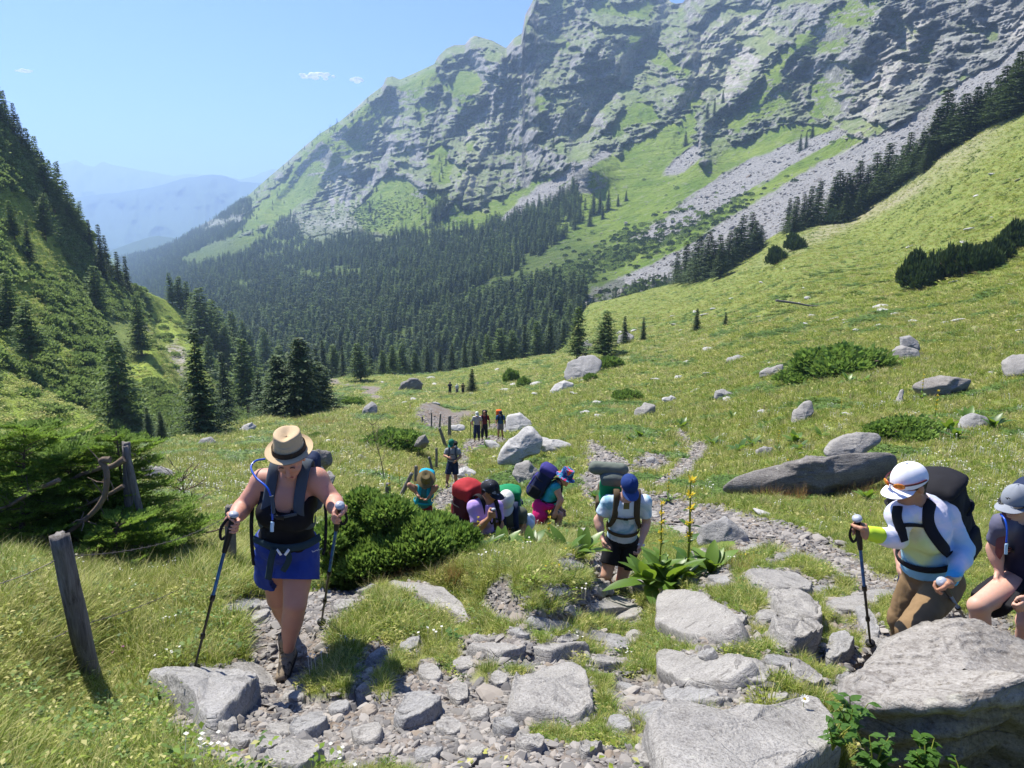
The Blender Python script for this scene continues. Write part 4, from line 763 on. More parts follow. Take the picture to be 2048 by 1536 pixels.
# ---- trees
def bark(name, col):
    t = NT(name); v = t.mapping(t.co(), (6, 6, 1.2)); return t.pbr(t.mix(t.ramp(t.noise(v, 3, 4), [(.35, 0), (.65, 1)]), tuple(c * .6 for c in col), col), .95, t.bump(t.noise(v, 6), .5, .03), .1)
M_BARK = bark('spruce_bark', (.16, .12, .09)); M_BARK2 = bark('larch_bark', (.19, .15, .12))
def needles(name, a, b, c, trans=.2):
    t = NT(name); v = t.co(); r = t.rnd(); k = t.mix(t.ramp(t.noise(v, .9, 3), [(.35, 0), (.65, 1)]), a, b); k = t.mix(t.math('MULTIPLY', r, .8), k, c); k = t.island(k, .6, 1.45)
    return t.leaf(k, trans, t.mix(.5, k, (.12, .17, .03)), .7)
M_SPR = needles('spruce_needles', (.034, .062, .02), (.066, .10, .032), (.066, .11, .036)); M_LAR = needles('larch_needles', (.09, .15, .036), (.145, .21, .058), (.12, .19, .06), .45)
M_PINE = needles('dwarf_pine_needles', (.03, .06, .018), (.055, .09, .028), (.045, .08, .03)); M_JUN = needles('juniper_needles', (.12, .22, .035), (.22, .34, .07), (.16, .27, .05), .5)
M_SCRUB = needles('alder_leaves', (.16, .24, .07), (.27, .33, .13), (.18, .27, .08), .5)
def conifer(name, H, R, nw, nb, card, seed, mat, bmat, droop=.35, z0=.06, airy=1.0, shape=.85, up=0.0):
    rng = np.random.default_rng(seed); tr = MB(); zz = np.linspace(0, H, 9); rad = H * .016 * (1 - zz / H) + .012
    sway = np.stack([np.sin(zz * .5 + seed) * .04 * zz / H * 3, np.cos(zz * .4 + seed) * .03 * zz, zz], -1) * [1, .3, 1]; tr.tube(sway, rad, 7)
    V = []; nq = 0
    for w in range(nw):
        f = (w + rng.random() * .8) / nw; z = H * (z0 + (1 - z0) * f); L0 = R * ((1 - f) ** shape) * (.75 + .35 * rng.random()) + .12
        k = max(4, int(nb * (.55 + .45 * (1 - f))))
        for b in range(k):
            if rng.random() > airy: continue
            L = L0 * (.6 + .55 * rng.random()) * (1.25 if rng.random() < .08 else 1); a = (b + rng.random()) / k * 6.283
            d = np.array([cos(a), sin(a), 0]); sd = np.array([-sin(a), cos(a), 0]); x0 = np.interp(z, zz, sway[:, 0]); y0 = np.interp(z, zz, sway[:, 1])
            n = max(2, int(L / card * 2.0)); s_ = (np.arange(n) + .5 + rng.normal(0, .2, n)) / n; s_ = np.clip(s_, .04, 1)
            if w % 3 == 0 and b % 2 == 0: tr.tube([(x0, y0, z), (x0 + d[0] * L * .6, y0 + d[1] * L * .6, z - droop * L * .3 + up * L * .2)], [.022, .008], 4)
            P = np.array([x0, y0, z]) + d * (s_ * L)[:, None] + np.array([0, 0, 1.0]) * ((-droop * s_ * (1.25 - .35 * s_) + up * s_ ** 2) * L)[:, None]
            for side in (-1, 1):
                m = len(P); wl = card * (1.3 - .7 * s_) * (.7 + .6 * rng.random(m)); dirv = d * .55 + sd[None] * side * (.75 + rng.normal(0, .2, (m, 1))) + np.array([0, 0, 1.0]) * (rng.normal(-.35, .3, (m, 1)))
                dirv /= np.linalg.norm(dirv, axis=1)[:, None]; wv = np.cross(dirv, np.array([0, 0, 1.0]) + rng.normal(0, .5, (m, 3))); wv /= np.linalg.norm(wv, axis=1)[:, None]
                tip = P + dirv * wl[:, None]; hw = wv * (wl * .26)[:, None]; V.append(np.stack([P, P + dirv * (wl * .5)[:, None] - hw, tip, P + dirv * (wl * .5)[:, None] + hw], 1).reshape(-1, 3)); nq += m
    V = np.concatenate(V); F_ = np.arange(len(V)).reshape(-1, 4)
    return tr.mesh(name + '_trunk', bmat), mesh_np(name + '_crown', V, F_, None, False, mat), H
TREES = {
 'spruce': [conifer('spruce%d' % i, 12, r_, 46, 9, .36, 20 + i, M_SPR, M_BARK, .32 + .08 * i, .05) for i, r_ in enumerate((2.1, 2.5, 1.8, 2.3))],
 'larch': [conifer('larch%d' % i, 12, r_, 36, 9, .50, 40 + i, M_LAR, M_BARK2, .05 + .1 * i, .12, .85, .65, .12) for i, r_ in enumerate((3.0, 2.5, 2.8))],
 'fir': [conifer('fir%d' % i, 12, r_, 48, 9, .34, 50 + i, M_SPR, M_BARK, .12, .04, .93, .9, .1) for i, r_ in enumerate((2.9, 2.6))],
 'bushy': [conifer('bushy%d' % i, 10, 3.6, 44, 12, .42, 60 + i, M_SPR, M_BARK, .25, .01, 1, .62) for i in range(2)]}
FARTREES = [conifer('farspruce%d' % i, 14, r_, 26, 7, .75, 70 + i, M_SPR, M_BARK, .4, .04) for i, r_ in enumerate((2.4, 2.8, 2.1))]
FARLARCH = [conifer('farlarch%d' % i, 13, 3.2, 17, 6, .85, 80 + i, M_LAR, M_BARK2, .15, .1, .85, .7, .1) for i in range(2)]
TR = random.Random(5)
def place_tree(kind, base, h, label, group=None, wid=1.0, cat=None, variant=None):
    wid *= 1.3
    name = {'spruce': 'spruce_tree', 'larch': 'larch_tree', 'fir': 'fir_tree', 'bushy': 'spruce_tree'}[kind]
    L = TREES[kind]; i = TR.randrange(len(L)) if variant is None else variant; tm, cm, H = L[i]
    o = thing(name, label, cat or name.replace('_', ' '), base, group); s = h / H; o.scale = (s * wid, s * wid, s); o.rotation_euler = (TR.gauss(0, .02), TR.gauss(0, .02), TR.random() * 6.28)
    obj('trunk', tm, o); obj('crown', cm, o); return o
def tree_px(kind, px, base, top, label, group=None, sheet=None, Y=None, wid=1.0, sink=.02, variant=None):
    p = at(px, base, Y) if Y is not None else sheet.pt(np.array([px]), np.array([base]))[0]
    t_ = at(px, top, p[1]); h = t_[2] - p[2]; p = p.copy(); p[2] -= h * sink
    return place_tree(kind, tuple(p), h * (1 + sink), label, group, wid, None, variant)
single = [('fir',410,868,655,ground,None,1.1,'dark slender fir tree standing at the meadow edge beyond the woman in the straw hat'),
 ('larch',247,890,672,None,85,1.15,'tall airy larch rising in front of the grassy gully side'),
 ('larch',497,822,675,None,118,1.0,'light green larch standing between the dark fir and the dense spruce clump'),
 ('spruce',455,850,700,None,110,.9,'narrow spruce close beside the dark slender fir'),
 ('spruce',520,818,742,None,104,1.2,'low dark conical spruce at the foot of the light green larch'),
 ('bushy',600,838,672,ground,None,1.05,'tallest spruce of the dense dark clump by the meadow edge'),
 ('bushy',560,836,708,ground,None,1.1,'spruce on the gully side of the dense dark clump'),
 ('bushy',642,824,722,ground,None,1.25,'lower bushy spruce on the path side of the dense dark clump'),
 ('larch',722,762,684,ground,None,1.25,'round larch with a bare trunk foot beside the winding path'),
 ('spruce',943,787,738,ground,None,1.5,'small bushy spruce alone in the meadow behind the three tiny hikers'),
 ('larch',1155,718,612,ground,None,1.2,'larch standing just behind the grey boulder on the meadow crest'),
 ('larch',1208,720,620,ground,None,1.35,'dense dark larch beside the grey boulder on the meadow crest'),
 ('spruce',1250,684,632,ground,None,1.3,'short spruce to the right of the boulder larches'),
 ('spruce',1286,678,634,ground,None,1.2,'short spruce farthest from the boulder larches'),
 ('spruce',1393,662,616,ground,None,1.4,'bigger of the two small spruces on the open meadow'),
 ('spruce',1450,654,624,ground,None,1.5,'smaller of the two small spruces on the open meadow'),
 ('larch',62,715,600,None,88,1.3,'broad larch on the near hillside'),
 ('spruce',300,888,812,None,75,1.1,'small spruce at the gully mouth nearest the tall airy larch'),
 ('spruce',326,890,822,None,72,1.2,'small spruce at the gully mouth nearest the dark slender fir'),]
for k, x, b, tp, sh, Y, wd, lab in single: tree_px(k, x, b, tp, lab, None, sh, Y, wd)
def grp(kind, lst, label, group, sheet=None, Y=None, wid=1.0, jit=.3):
    for x, b, tp in lst:
        kk = kind if isinstance(kind, str) else TR.choice(kind)
        lb = label if b - tp < 78 else label.replace('dark ', 'tall dark ', 1) if 'dark ' in label else label.replace('tree edging', 'tall tree edging')
        if 'steep hillside' in label: lb = lb + (' along its skyline' if b < np.interp(x, *np.array(H_SKY, float).T) + 25 else ' below its skyline')
        if 'long row' in label: lb = lb + (' at its lower end' if x < 1780 else ' in its middle' if x < 1890 else ' at its top end')
        if 'meadow crest' in label: lb = lb + (' near the winding path' if x < 810 else ' left of the crest boulder')
        tree_px(kk, x, b, tp, lb, group, sheet, (Y(x) if callable(Y) else Y) if Y else None, wid * (1 + TR.uniform(-jit, jit) * .5))
grp(['larch', 'larch', 'spruce', 'larch'], [(4,262,166),(18,272,180),(32,292,205),(47,306,228),(60,335,255),(77,352,272),(94,392,300),(106,402,318),(118,410,322),(90,470,385),(150,458,384),(163,472,402),(182,505,438),(204,552,448),(216,548,470),(240,580,503),(256,588,512),(-20,250,150),(-40,220,120),(20,640,545),(-10,610,500),(135,440,360),(282,690,590),(190,600,530),(30,480,400),(60,520,440)],
    'dark conifer growing on the steep hillside', 'conifers on the steep hillside', hill)
grp('larch', [(345,592,545),(362,602,552),(380,612,562),(392,655,582),(410,690,574),(428,700,598),(447,705,612),(468,712,622),(486,716,640),(455,740,650),(505,740,660),(532,735,655),(420,745,670)], 'dark larch low on the shoulder of the steep hillside', 'larches on the hillside shoulder', hill, None, 1.15)
grp(['spruce', 'larch'], [(560,770,690),(590,765,700),(650,762,680),(668,758,688),(688,756,692),(742,755,694),(765,752,700),(785,750,690),(805,750,686),(830,748,700),(855,747,690),(640,775,690),(880,745,694),(905,744,688),(930,742,680),(950,738,672),(975,734,668),(1000,730,655),(1025,726,660),(1050,722,650),(1075,718,640),(1100,712,632),(1125,706,640),(1145,696,655),(620,790,700)],
    'tree edging the forest behind the meadow crest', 'trees along the meadow crest', None, lambda x: 195 + 12 * math.sin(x), 1.2)
grp('spruce', [(1354,566,506),(1370,565,482),(1383,563,500),(1396,562,470),(1411,560,462),(1424,556,480),(1437,550,468),(1456,540,460),(1470,530,455),(1481,522,430),(1499,508,424),(1520,496,450),(1442,556,485),(1512,505,440)], 'dark spruce of the lowest clump along the scree edge', 'spruces of the lowest clump on the scree edge', ground, None, 1.75)
grp('spruce', [(1574,468,396),(1588,468,392),(1604,460,388),(1619,456,372),(1635,448,362)], 'dark spruce of the small middle clump on the scree edge', 'spruces of the middle clump on the scree edge', ground, None, 1.5)
grp('spruce', [(1662,446,352),(1674,442,340),(1688,438,345),(1702,432,350),(1717,424,320),(1733,412,330),(1746,404,305),(1758,400,330),(1771,392,285),(1786,382,308),(1799,372,290),(1812,362,264),(1826,350,284),(1838,345,262),(1852,338,275),(1868,318,215),(1880,312,250),(1884,305,178),(1898,300,206),(1910,292,215),(1922,286,186),(1938,276,172),(1950,266,190),(1962,258,164),(1975,252,176),(1988,246,150),(2002,240,130),(2018,232,118),(2034,226,100),(2052,218,84),(2072,208,60),(1690,445,385),(1720,430,370),(1850,345,300),(1930,285,230),(1995,246,190),(2025,235,170)],
    'dark spruce of the long row climbing the scree edge', 'spruces of the upper row on the scree edge', ground, None, 1.85)
grp('spruce', [(1446,206,180),(1414,238,206),(1428,232,198),(1371,292,262),(1600,302,268),(1624,275,244),(1612,296,262),(740,425,400),(1186,430,385),(1200,425,383),(1216,420,378),(1236,412,388),(1252,402,382),(1205,438,408),(730,400,388),(1180,452,420)], 'lone spruce high on the far mountain slope', 'scattered spruces on the far mountain slope', mount, None, 1.1)
# ---- the valley forest: the nearest trees one by one, the rest as one mass
FOREST = [[(235,520),(300,500),(400,458),(480,400),(505,400),(500,440),(470,470),(350,522),(400,535),(480,512),(540,470),(560,440),(590,430),(600,480),(640,500),(690,455),(760,490),(790,470),(850,470),(960,455),(1040,430),(1100,408),(1150,380),(1172,400),(1165,440),(1130,480),(1060,530),(960,575),(860,625),(780,680),(740,760),(560,790),(300,740)],
 [(760,720),(860,640),(960,604),(1040,580),(1120,562),(1165,580),(1170,620),(1160,660),(1110,760),(780,800)],[(845,455),(855,425),(885,402),(905,415),(900,440),(870,458)],[(1176,615),(1250,575),(1340,560),(1345,585),(1260,600)]]
def fw2(s):
    g = np.full(s.PX.shape, -99.0)
    for p_ in FOREST: g = np.maximum(g, polyd(s.PX, s.PY, p_))
    n = fbm(np.stack([s.PX / 30, s.PY / 14, s.PX * 0], -1), 4, 95); d = smooth(-3, 5, g + 8 * n) * smooth(-.55, -.30, fbm(np.stack([s.PX / 70, s.PY / 26, s.PX * 0], -1), 3, 96)); hole = blobs(s.PX, s.PY, [(545,512,24,6,-20,1.2),(600,500,14,5,-20,1),(690,470,20,8,0,1.2),(430,505,60,10,-28,1.4)])
    return d * (1 - np.clip(hole, 0, 1)) * np.clip(600 / s.Y0, .25, 1.3) + 0.006 * (s.PY < 480) * (s.mask['grass'] > .5) * (s.PX < 1150) * smooth(150, 300, s.PY)
N = 19000
p, r, q, rng = sample(mount, N, fw2, 21, (150, 1400)); fpx = mount.PX[r, q]; fpy = mount.PY[r, q]
h = (4.5 + 9.5 * rng.random(N) ** .9) * np.where(fpx > 1176, .45, 1)
vis = (fpy < np.interp(fpx, *np.array(G_CREST, float).T) + 25)
vis &= (fpy < np.interp(fpx, *np.array(H_SKY, float).T) + 20) | (fpx > 620)
size = h / p[:, 1] * vis; order = np.argsort(-size); NI = 150; ind = order[:NI]; rest = order[NI:]
for i in ind:
    place_tree('spruce' if rng.random() < .7 else 'larch', tuple(p[i] - [0, 0, .3]), h[i], 'conifer in the dense valley forest below the mountain', 'trees of the valley forest', 1.25)
sc_ = h[rest] / 14; ix = rng.choice(5, len(rest), p=[.26, .26, .24, .12, .12])
scatter('distant_forest', p[rest] - [0, 0, .4], np.stack([np.zeros(len(rest)), np.zeros(len(rest)), rng.random(len(rest)) * 6.28], -1), np.stack([sc_ * 1.35, sc_ * 1.35, sc_], -1), ix, [m[1] for m in FARTREES + FARLARCH])

# ---- scrub
def clump(name, R, hgt, n, card, mat, seed, up=.6, needle=False):
    """a bush crown: leaf clusters through a lumpy dome"""
    rng = np.random.default_rng(seed); d = rng.normal(size=(n, 3)); d[:, 2] = np.abs(d[:, 2]); d /= np.linalg.norm(d, axis=1)[:, None]
    lump = 1 + .28 * fbm(d * 2.2 + seed, 3, seed); rad = (.55 + .45 * rng.random(n) ** .4) * lump; P = d * rad[:, None] * [R, R, hgt]
    dr = d + np.array([0, 0, up]) + rng.normal(0, .35, (n, 3)); dr /= np.linalg.norm(dr, axis=1)[:, None]; wv = np.cross(dr, rng.normal(size=(n, 3))); wv /= np.linalg.norm(wv, axis=1)[:, None]
    L = card * (.6 + .8 * rng.random(n))[:, None]; w = .12 if needle else .36
    V = np.stack([P, P + dr * L * .5 - wv * L * w, P + dr * L, P + dr * L * .5 + wv * L * w], 1).reshape(-1, 3)
    return mesh_np(name, V, np.arange(len(V)).reshape(-1, 4), None, False, mat)
scrubs = [clump('scrub%d' % i, 1.0, .75, 330, .34, M_SCRUB, 100 + i) for i in range(4)]
N = 6200
hg = [herb_tuft('slope_tuft%d' % i, 60, .22, .8, .3, MG_MEAD if i else MG_LUSH, 300 + i) for i in range(2)]
p, r, q, rng = sample(hill, 7000, lambda s: (.15 + s.mask['grass']) * np.clip(100 / s.Y0, .3, 1.5), 30, (-300, 620)); s = .5 + .6 * rng.random(7000)
scatter('hillside_grass', p, np.stack([p[:, 0] * 0, p[:, 0] * 0, rng.random(7000) * 6.28], -1), np.stack([s, s, s * .7], -1), rng.integers(0, 2, 7000), hg)
p, r, q, rng = sample(hill, N, lambda s: (1 - .96 * s.mask['grass']) * np.clip(120 / s.Y0, .3, 1.5) * (fbm(s.P * .08, 3, 44) > -.25), 31, (-300, 620))
s = .7 + 1.1 * rng.random(N); s = s * .85; scatter('hillside_scrub', p, np.stack([p[:, 0] * 0, p[:, 0] * 0, rng.random(N) * 6.28], -1), np.stack([s, s, s * .9], -1), rng.integers(0, 4, N), scrubs)
N = 2600
p, r, q, rng = sample(mount, N, lambda s: ((s.mask['grass'] + .5 * s.mask['scree']) * (np.clip(blobs(s.PX, s.PY, [(1250,500,160,30,-26,1.2),(1350,470,150,26,-26,1.0),(1130,560,90,30,-20,1.2),(700,440,150,30,-10,.6),(1040,460,120,14,-22,.7),(960,590,100,12,-22,1),(1270,585,90,14,-15,1.3)]), 0, 1)) ** 2 + .004 * s.mask['grass']), 32)
s = .8 + 1.4 * rng.random(N); sh2 = [clump('shrub%d' % i, 1.0, .9, 130, .45, M_PINE if i < 2 else M_SCRUB, 110 + i) for i in range(4)]
scatter('slope_shrubs', p, np.stack([p[:, 0] * 0, p[:, 0] * 0, rng.random(N) * 6.28], -1), np.stack([s, s, s * .9], -1), rng.integers(0, 4, N), sh2)
# dwarf pines: things one can point at
def lobed(name, n, seed, card, dens, mat, flatz=.8):
    rg = np.random.default_rng(seed); V = []
    for i in range(n):
        a = rg.random() * 6.28; d = rg.random() ** .6 * .72; r = rg.uniform(.22, .42); c = np.array([cos(a) * d, sin(a) * d, (1 - d) * rg.uniform(.25, .75) * flatz]); m = int(dens * r * r)
        dd = rg.normal(size=(m, 3)); dd[:, 2] = np.abs(dd[:, 2]) - .25; dd /= np.linalg.norm(dd, axis=1)[:, None]; P = c + dd * r * (.45 + .6 * rg.random(m))[:, None] * (1 + .35 * fbm(dd * 3 + i, 2, seed))[:, None]; P[:, 2] = np.maximum(P[:, 2], .01)
        dr = dd + np.array([0, 0, .8]) + rg.normal(0, .4, (m, 3)); dr /= np.linalg.norm(dr, axis=1)[:, None]; wv = np.cross(dr, rg.normal(size=(m, 3))); wv /= np.linalg.norm(wv, axis=1)[:, None]; L = card * (.5 + rg.random(m))[:, None]
        V.append(np.stack([P, P + dr * L * .5 - wv * L * .25, P + dr * L, P + dr * L * .5 + wv * L * .25], 1).reshape(-1, 3))
    V = np.concatenate(V); return mesh_np(name, V, np.arange(len(V)).reshape(-1, 4), None, False, mat)
pines = [lobed('pine%d' % i, 15, 120 + i, .19, 3200, M_PINE, 1.1) for i in range(3)]; pw = MB()
for k in range(9):
    a = k * .7; pw.tube(spline([(0, 0, 0), (.25 * cos(a), .25 * sin(a), .3), (.6 * cos(a), .6 * sin(a), .45)], 6), [.04, .035, .03, .03, .02, .02, .02][:len(spline([(0, 0, 0), (0, 0, 1), (0, 0, 2)], 6))], 5)
pine_wood = pw.mesh('pine_wood', M_BARK)
def bush(name, px, base, w, h, label, group=None, meshes=None, sheet=None, Y=None, cat='bush', depth=.8):
    w *= 1.15; h *= 1.15
    p = at(px, base, Y) if Y else (sheet or ground).pt(np.array([px]), np.array([base]))[0]
    o = thing(name, label, cat, tuple(p - np.array([0, 0, .02])), group); sx = w / F * p[1] / 2; sz = h / F * p[1]; o.scale = (sx, sx * depth, sz); o.rotation_euler.z = TR.uniform(-.5, .5)
    obj('foliage', TR.choice(meshes or pines), o); obj('branches', pine_wood, o); return o
for x, b, w, h in [(1826,578,60,62),(1850,576,50,50),(1868,568,55,58),(1896,562,60,64),(1925,556,55,60),(1950,550,50,52),(1975,540,50,46),(1998,526,50,44),(2022,506,50,50),(2048,490,60,44),(1840,580,40,36)]:
    bush('dwarf_pine', x, b, w, h, 'dark dwarf pine of the dense patch on the green slope', 'dwarf pines of the big patch', Y=None)
for x, b, w, h, l in [(1552,528,42,34,'dwarf pine at the low end of the pair on the slope'),(1588,500,40,30,'dwarf pine at the upper end of the pair on the slope'),(1668,448,34,26,'round dwarf pine at the foot of the upper spruce row')]: bush('dwarf_pine', x, b, w, h, l)
junip = [lobed('juniper%d' % i, 26, 130 + i, .12, 4200, M_JUN) for i in range(3)]
for x, b, w, h, l in [(785,905,135,52,'low green juniper mound beside the bare sapling'),(1690,745,190,62,'wide juniper mat on the meadow below the twin boulders'),(1600,765,110,30,'flat juniper beside the tilted pale slab'),
    (1810,882,160,48,'juniper mat behind the long dark slab'),(1218,740,60,34,'juniper leaning on the grey crest boulder'),(1255,800,60,24,'small juniper tuft in the middle meadow'),(1180,765,30,20,'tiny juniper below the crest boulder'),(1022,768,30,34,'round pale bush alone on the crest meadow'),(1048,776,30,24,'low dark bush near the round pale bush'),
    (695,815,56,24,'juniper at the foot of the dense spruce clump'),(640,880,40,16,'small juniper tuft left of the mossy boulder')]:
    bush('juniper_bush', x, b, w, h, l, meshes=junip, cat='juniper')
# ------------------------------------------------------------------ smooth bodies grown as one surface
def unit(v):
    v = np.asarray(v, float); return v / (np.linalg.norm(v) + 1e-12)
class Body:
    def __init__(s, h=.008): s.h = h; s.pr = []; s.clips = []; s.wr = None
    def cap(s, a, b, ra, rb, k=.02, flat=None):
        a, b = np.asarray(a, float), np.asarray(b, float); m = max(ra, rb) + k + 3 * s.h
        def f(p):
            ab = b - a; t = np.clip(((p - a) @ ab) / (ab @ ab + 1e-12), 0, 1)[..., None]; q = p - (a + ab * t)
            if flat is not None: q = q + (q @ flat[0])[..., None] * flat[0] * (flat[1] - 1)
            return np.linalg.norm(q, axis=-1) - (ra + (rb - ra) * t[..., 0])
        s.pr.append((f, np.minimum(a, b) - m, np.maximum(a, b) + m, k)); return s
    def chain(s, pts, rad, k=.015):
        for i in range(len(pts) - 1): s.cap(pts[i], pts[i + 1], rad[i], rad[i + 1], k)
        return s
    def ell(s, c, r, R=None, k=.02):
        c = np.asarray(c, float); r = np.asarray(r, float); R = np.eye(3) if R is None else np.asarray(R, float); m = r.max() + k + 3 * s.h
        def f(p):
            q = (p - c) @ R; k0 = np.linalg.norm(q / r, axis=-1); k1 = np.linalg.norm(q / r ** 2, axis=-1); return k0 * (k0 - 1) / np.maximum(k1, 1e-6)
        s.pr.append((f, c - m, c + m, k)); return s
    def box(s, c, r, R=None, rd=.03, k=.02, taper=0):
        c = np.asarray(c, float); r = np.asarray(r, float); R = np.eye(3) if R is None else np.asarray(R, float); m = np.linalg.norm(r) + k + 3 * s.h
        def f(p):
            q = (p - c) @ R; sc = 1 - taper * q[..., 2:3] / r[2]; q = np.concatenate([q[..., :2] / sc, q[..., 2:]], -1); d = np.abs(q) - (r - rd); return np.linalg.norm(np.maximum(d, 0), axis=-1) + np.minimum(d.max(-1), 0) - rd
        s.pr.append((f, c - m, c + m, k)); return s
    def clip(s, f): s.clips.append(f); return s
    def plane(s, c, n):
        """keep the side the normal points away from"""
        c = np.asarray(c, float); n = unit(n); s.clips.append(lambda p: (p - c) @ n); return s
    def build(s, name, mat, parent=None):
        lo = np.min([q[1] for q in s.pr], 0); hi = np.max([q[2] for q in s.pr], 0); h = s.h; n = np.ceil((hi - lo) / h).astype(int) + 1
        V = np.full(n, .2, np.float32)
        for f, a, b, k in s.pr:
            i0 = np.maximum(((a - lo) / h).astype(int), 0); i1 = np.minimum(np.ceil((b - lo) / h).astype(int) + 1, n)
            ax = [lo[j] + np.arange(i0[j], i1[j]) * h for j in range(3)]; p = np.stack(np.meshgrid(*ax, indexing='ij'), -1); d = f(p).astype(np.float32)
            sl = tuple(slice(i0[j], i1[j]) for j in range(3)); v = V[sl]
            if k > 0: hh = np.maximum(k - np.abs(v - d), 0) / k; V[sl] = np.minimum(v, d) - hh * hh * k * .25
            else: V[sl] = np.minimum(v, d)
        if s.clips or s.wr:
            m = np.argwhere(V < 3 * h); p = lo + m * h; d = V[tuple(m.T)]
            if s.wr: amp, sc = s.wr; d = d + amp * ridged(p * sc, 3, 5)
            for c in s.clips: d = np.maximum(d, c(p))
            V[tuple(m.T)] = d
        verts, faces = surface_nets(V, lo, h)
        if len(faces) == 0: return None
        me = mesh_np(name, verts, faces, None, True, mat); return obj(name, me, parent)
def surface_nets(V, lo, h):
    S = V < 0; C = [(a, b, c) for a in (0, 1) for b in (0, 1) for c in (0, 1)]; n = np.array(V.shape) - 1
    cnt = sum(S[a:n[0] + a, b:n[1] + b, c:n[2] + c].astype(np.int8) for a, b, c in C); act = (cnt > 0) & (cnt < 8); idx = np.argwhere(act)
    if len(idx) == 0: return np.zeros((0, 3)), np.zeros((0, 4), int)
    vid = np.full(act.shape, -1, np.int64); vid[tuple(idx.T)] = np.arange(len(idx)); vals = np.stack([V[tuple((idx + c).T)] for c in C], 1)
    acc = np.zeros((len(idx), 3)); ct = np.zeros(len(idx))
    for i in range(8):
        for j in range(i + 1, 8):
            if sum(abs(C[i][k] - C[j][k]) for k in range(3)) != 1: continue
            a, b = vals[:, i], vals[:, j]; m = (a < 0) != (b < 0); t = np.where(m, a / np.where(m, a - b, 1), 0)[:, None]; p = np.array(C[i]) + (np.array(C[j]) - np.array(C[i])) * t
            acc += p * m[:, None]; ct += m
    verts = lo + (idx + acc / ct[:, None]) * h; faces = []
    for ax in range(3):
        u, w = [(1, 2), (2, 0), (0, 1)][ax]; sl0 = [slice(None)] * 3; sl1 = [slice(None)] * 3; sl0[ax] = slice(0, -1); sl1[ax] = slice(1, None)
        e = S[tuple(sl0)] != S[tuple(sl1)]; q = np.argwhere(e); ok = (q[:, u] > 0) & (q[:, w] > 0) & (q[:, u] < n[u]) & (q[:, w] < n[w]) & (q[:, ax] < n[ax]); q = q[ok]
        du = np.zeros(3, int); du[u] = 1; dw = np.zeros(3, int); dw[w] = 1
        f = np.stack([vid[tuple((q - du - dw).T)], vid[tuple((q - dw).T)], vid[tuple(q.T)], vid[tuple((q - du).T)]], 1); fl = ~S[tuple(q.T)]; f[fl] = f[fl][:, ::-1]; faces.append(f)
    f = np.concatenate(faces); return verts, f[(f >= 0).all(1)]
def frame(f, up):
    """columns: right, forward, up"""
    f = unit(f); r = unit(np.cross(f, up)); return np.stack([r, f, np.cross(r, f)], 1)

def skin_mat(name, col):
    t = NT(name); v = t.co(); n = t.noise(v, 9, 4); c = t.mix(n, tuple(x * .82 for x in col), tuple(min(1, x * 1.1) for x in col)); c = t.mix(t.math('MULTIPLY', t.noise(v, 40, 3), .25), c, (col[0] * .9, col[1] * .55, col[2] * .45))
    return t.pbr(c, .55, t.bump(t.noise(v, 220, 2), .15, .0008), .35, Subsurface_Weight=.12, Subsurface_Scale=.01)
SK_A = skin_mat('skin_sunburnt', (.52, .27, .19)); SK_B = skin_mat('skin_light', (.58, .35, .26)); SK_C = skin_mat('skin_tan', (.38, .20, .12))
FB = {}
def fab(key, col=None, **kw):
    if key not in FB: FB[key] = fabric(key, col, **kw)
    return FB[key]
BLACK = fab('black_cloth', (.012, .012, .015)); NAVY = fab('navy_cloth', (.015, .025, .06)); RUBBER = fab('black_rubber', (.015, .015, .016), rough=.5); M_GREYC = fab('slate_webbing', (.05, .065, .085))
t = NT('polished_shaft'); M_SHAFT_BLUE = t.pbr(t.ramp(t.noise(t.mapping(t.co(), (1, 1, 1)), 25, 2), [(.4, (.02, .08, .28)), (.6, (.03, .16, .45))]), .3, None, .6, .6)
t = NT('black_shaft'); M_SHAFT = t.pbr((.01, .01, .012), .3, None, .6, .4)
t = NT('worn_silver_cap'); M_CAPG = t.pbr((.32, .35, .40), .4, None, .5)
def hand_grip(B, W, G, A, side=1, r=.017):
    """fingers of one hand closed round a bar: W wrist, G point gripped, A bar axis, side: which way the fingers run"""
    A = unit(A); w = W - G; N = unit(w - A * (w @ A)); T = unit(np.cross(A, N)) * side
    pc = G + N * .036 - T * .012
    B.cap(W, pc, .026, .030, .02, (N, 1.35)); B.ell(pc, (.046, .020, .040), np.stack([A, N, T], 1), .015)
    for i in range(4):
        o = A * ((i - 1.5) * .0215); L = (1.0, 1.08, 1.0, .85)[i]; p = [pc + o + T * .022 + N * .004]
        for a_ in (35, 90, 145, 195):
            th = radians(a_ * L); rr = .027; p.append(G + o * .96 + N * rr * cos(th) + T * rr * sin(th))
        B.chain(p, [.0115, .0105, .0098, .009, .008], .003)
    th_ = [pc + A * .032 - T * .012, pc + A * .050 - T * .022 - N * .012, G + A * .050 - T * .024 - N * .006, G + A * .046 - T * .006 - N * .026]
    B.chain(th_, [.0155, .014, .0115, .0095], .006)
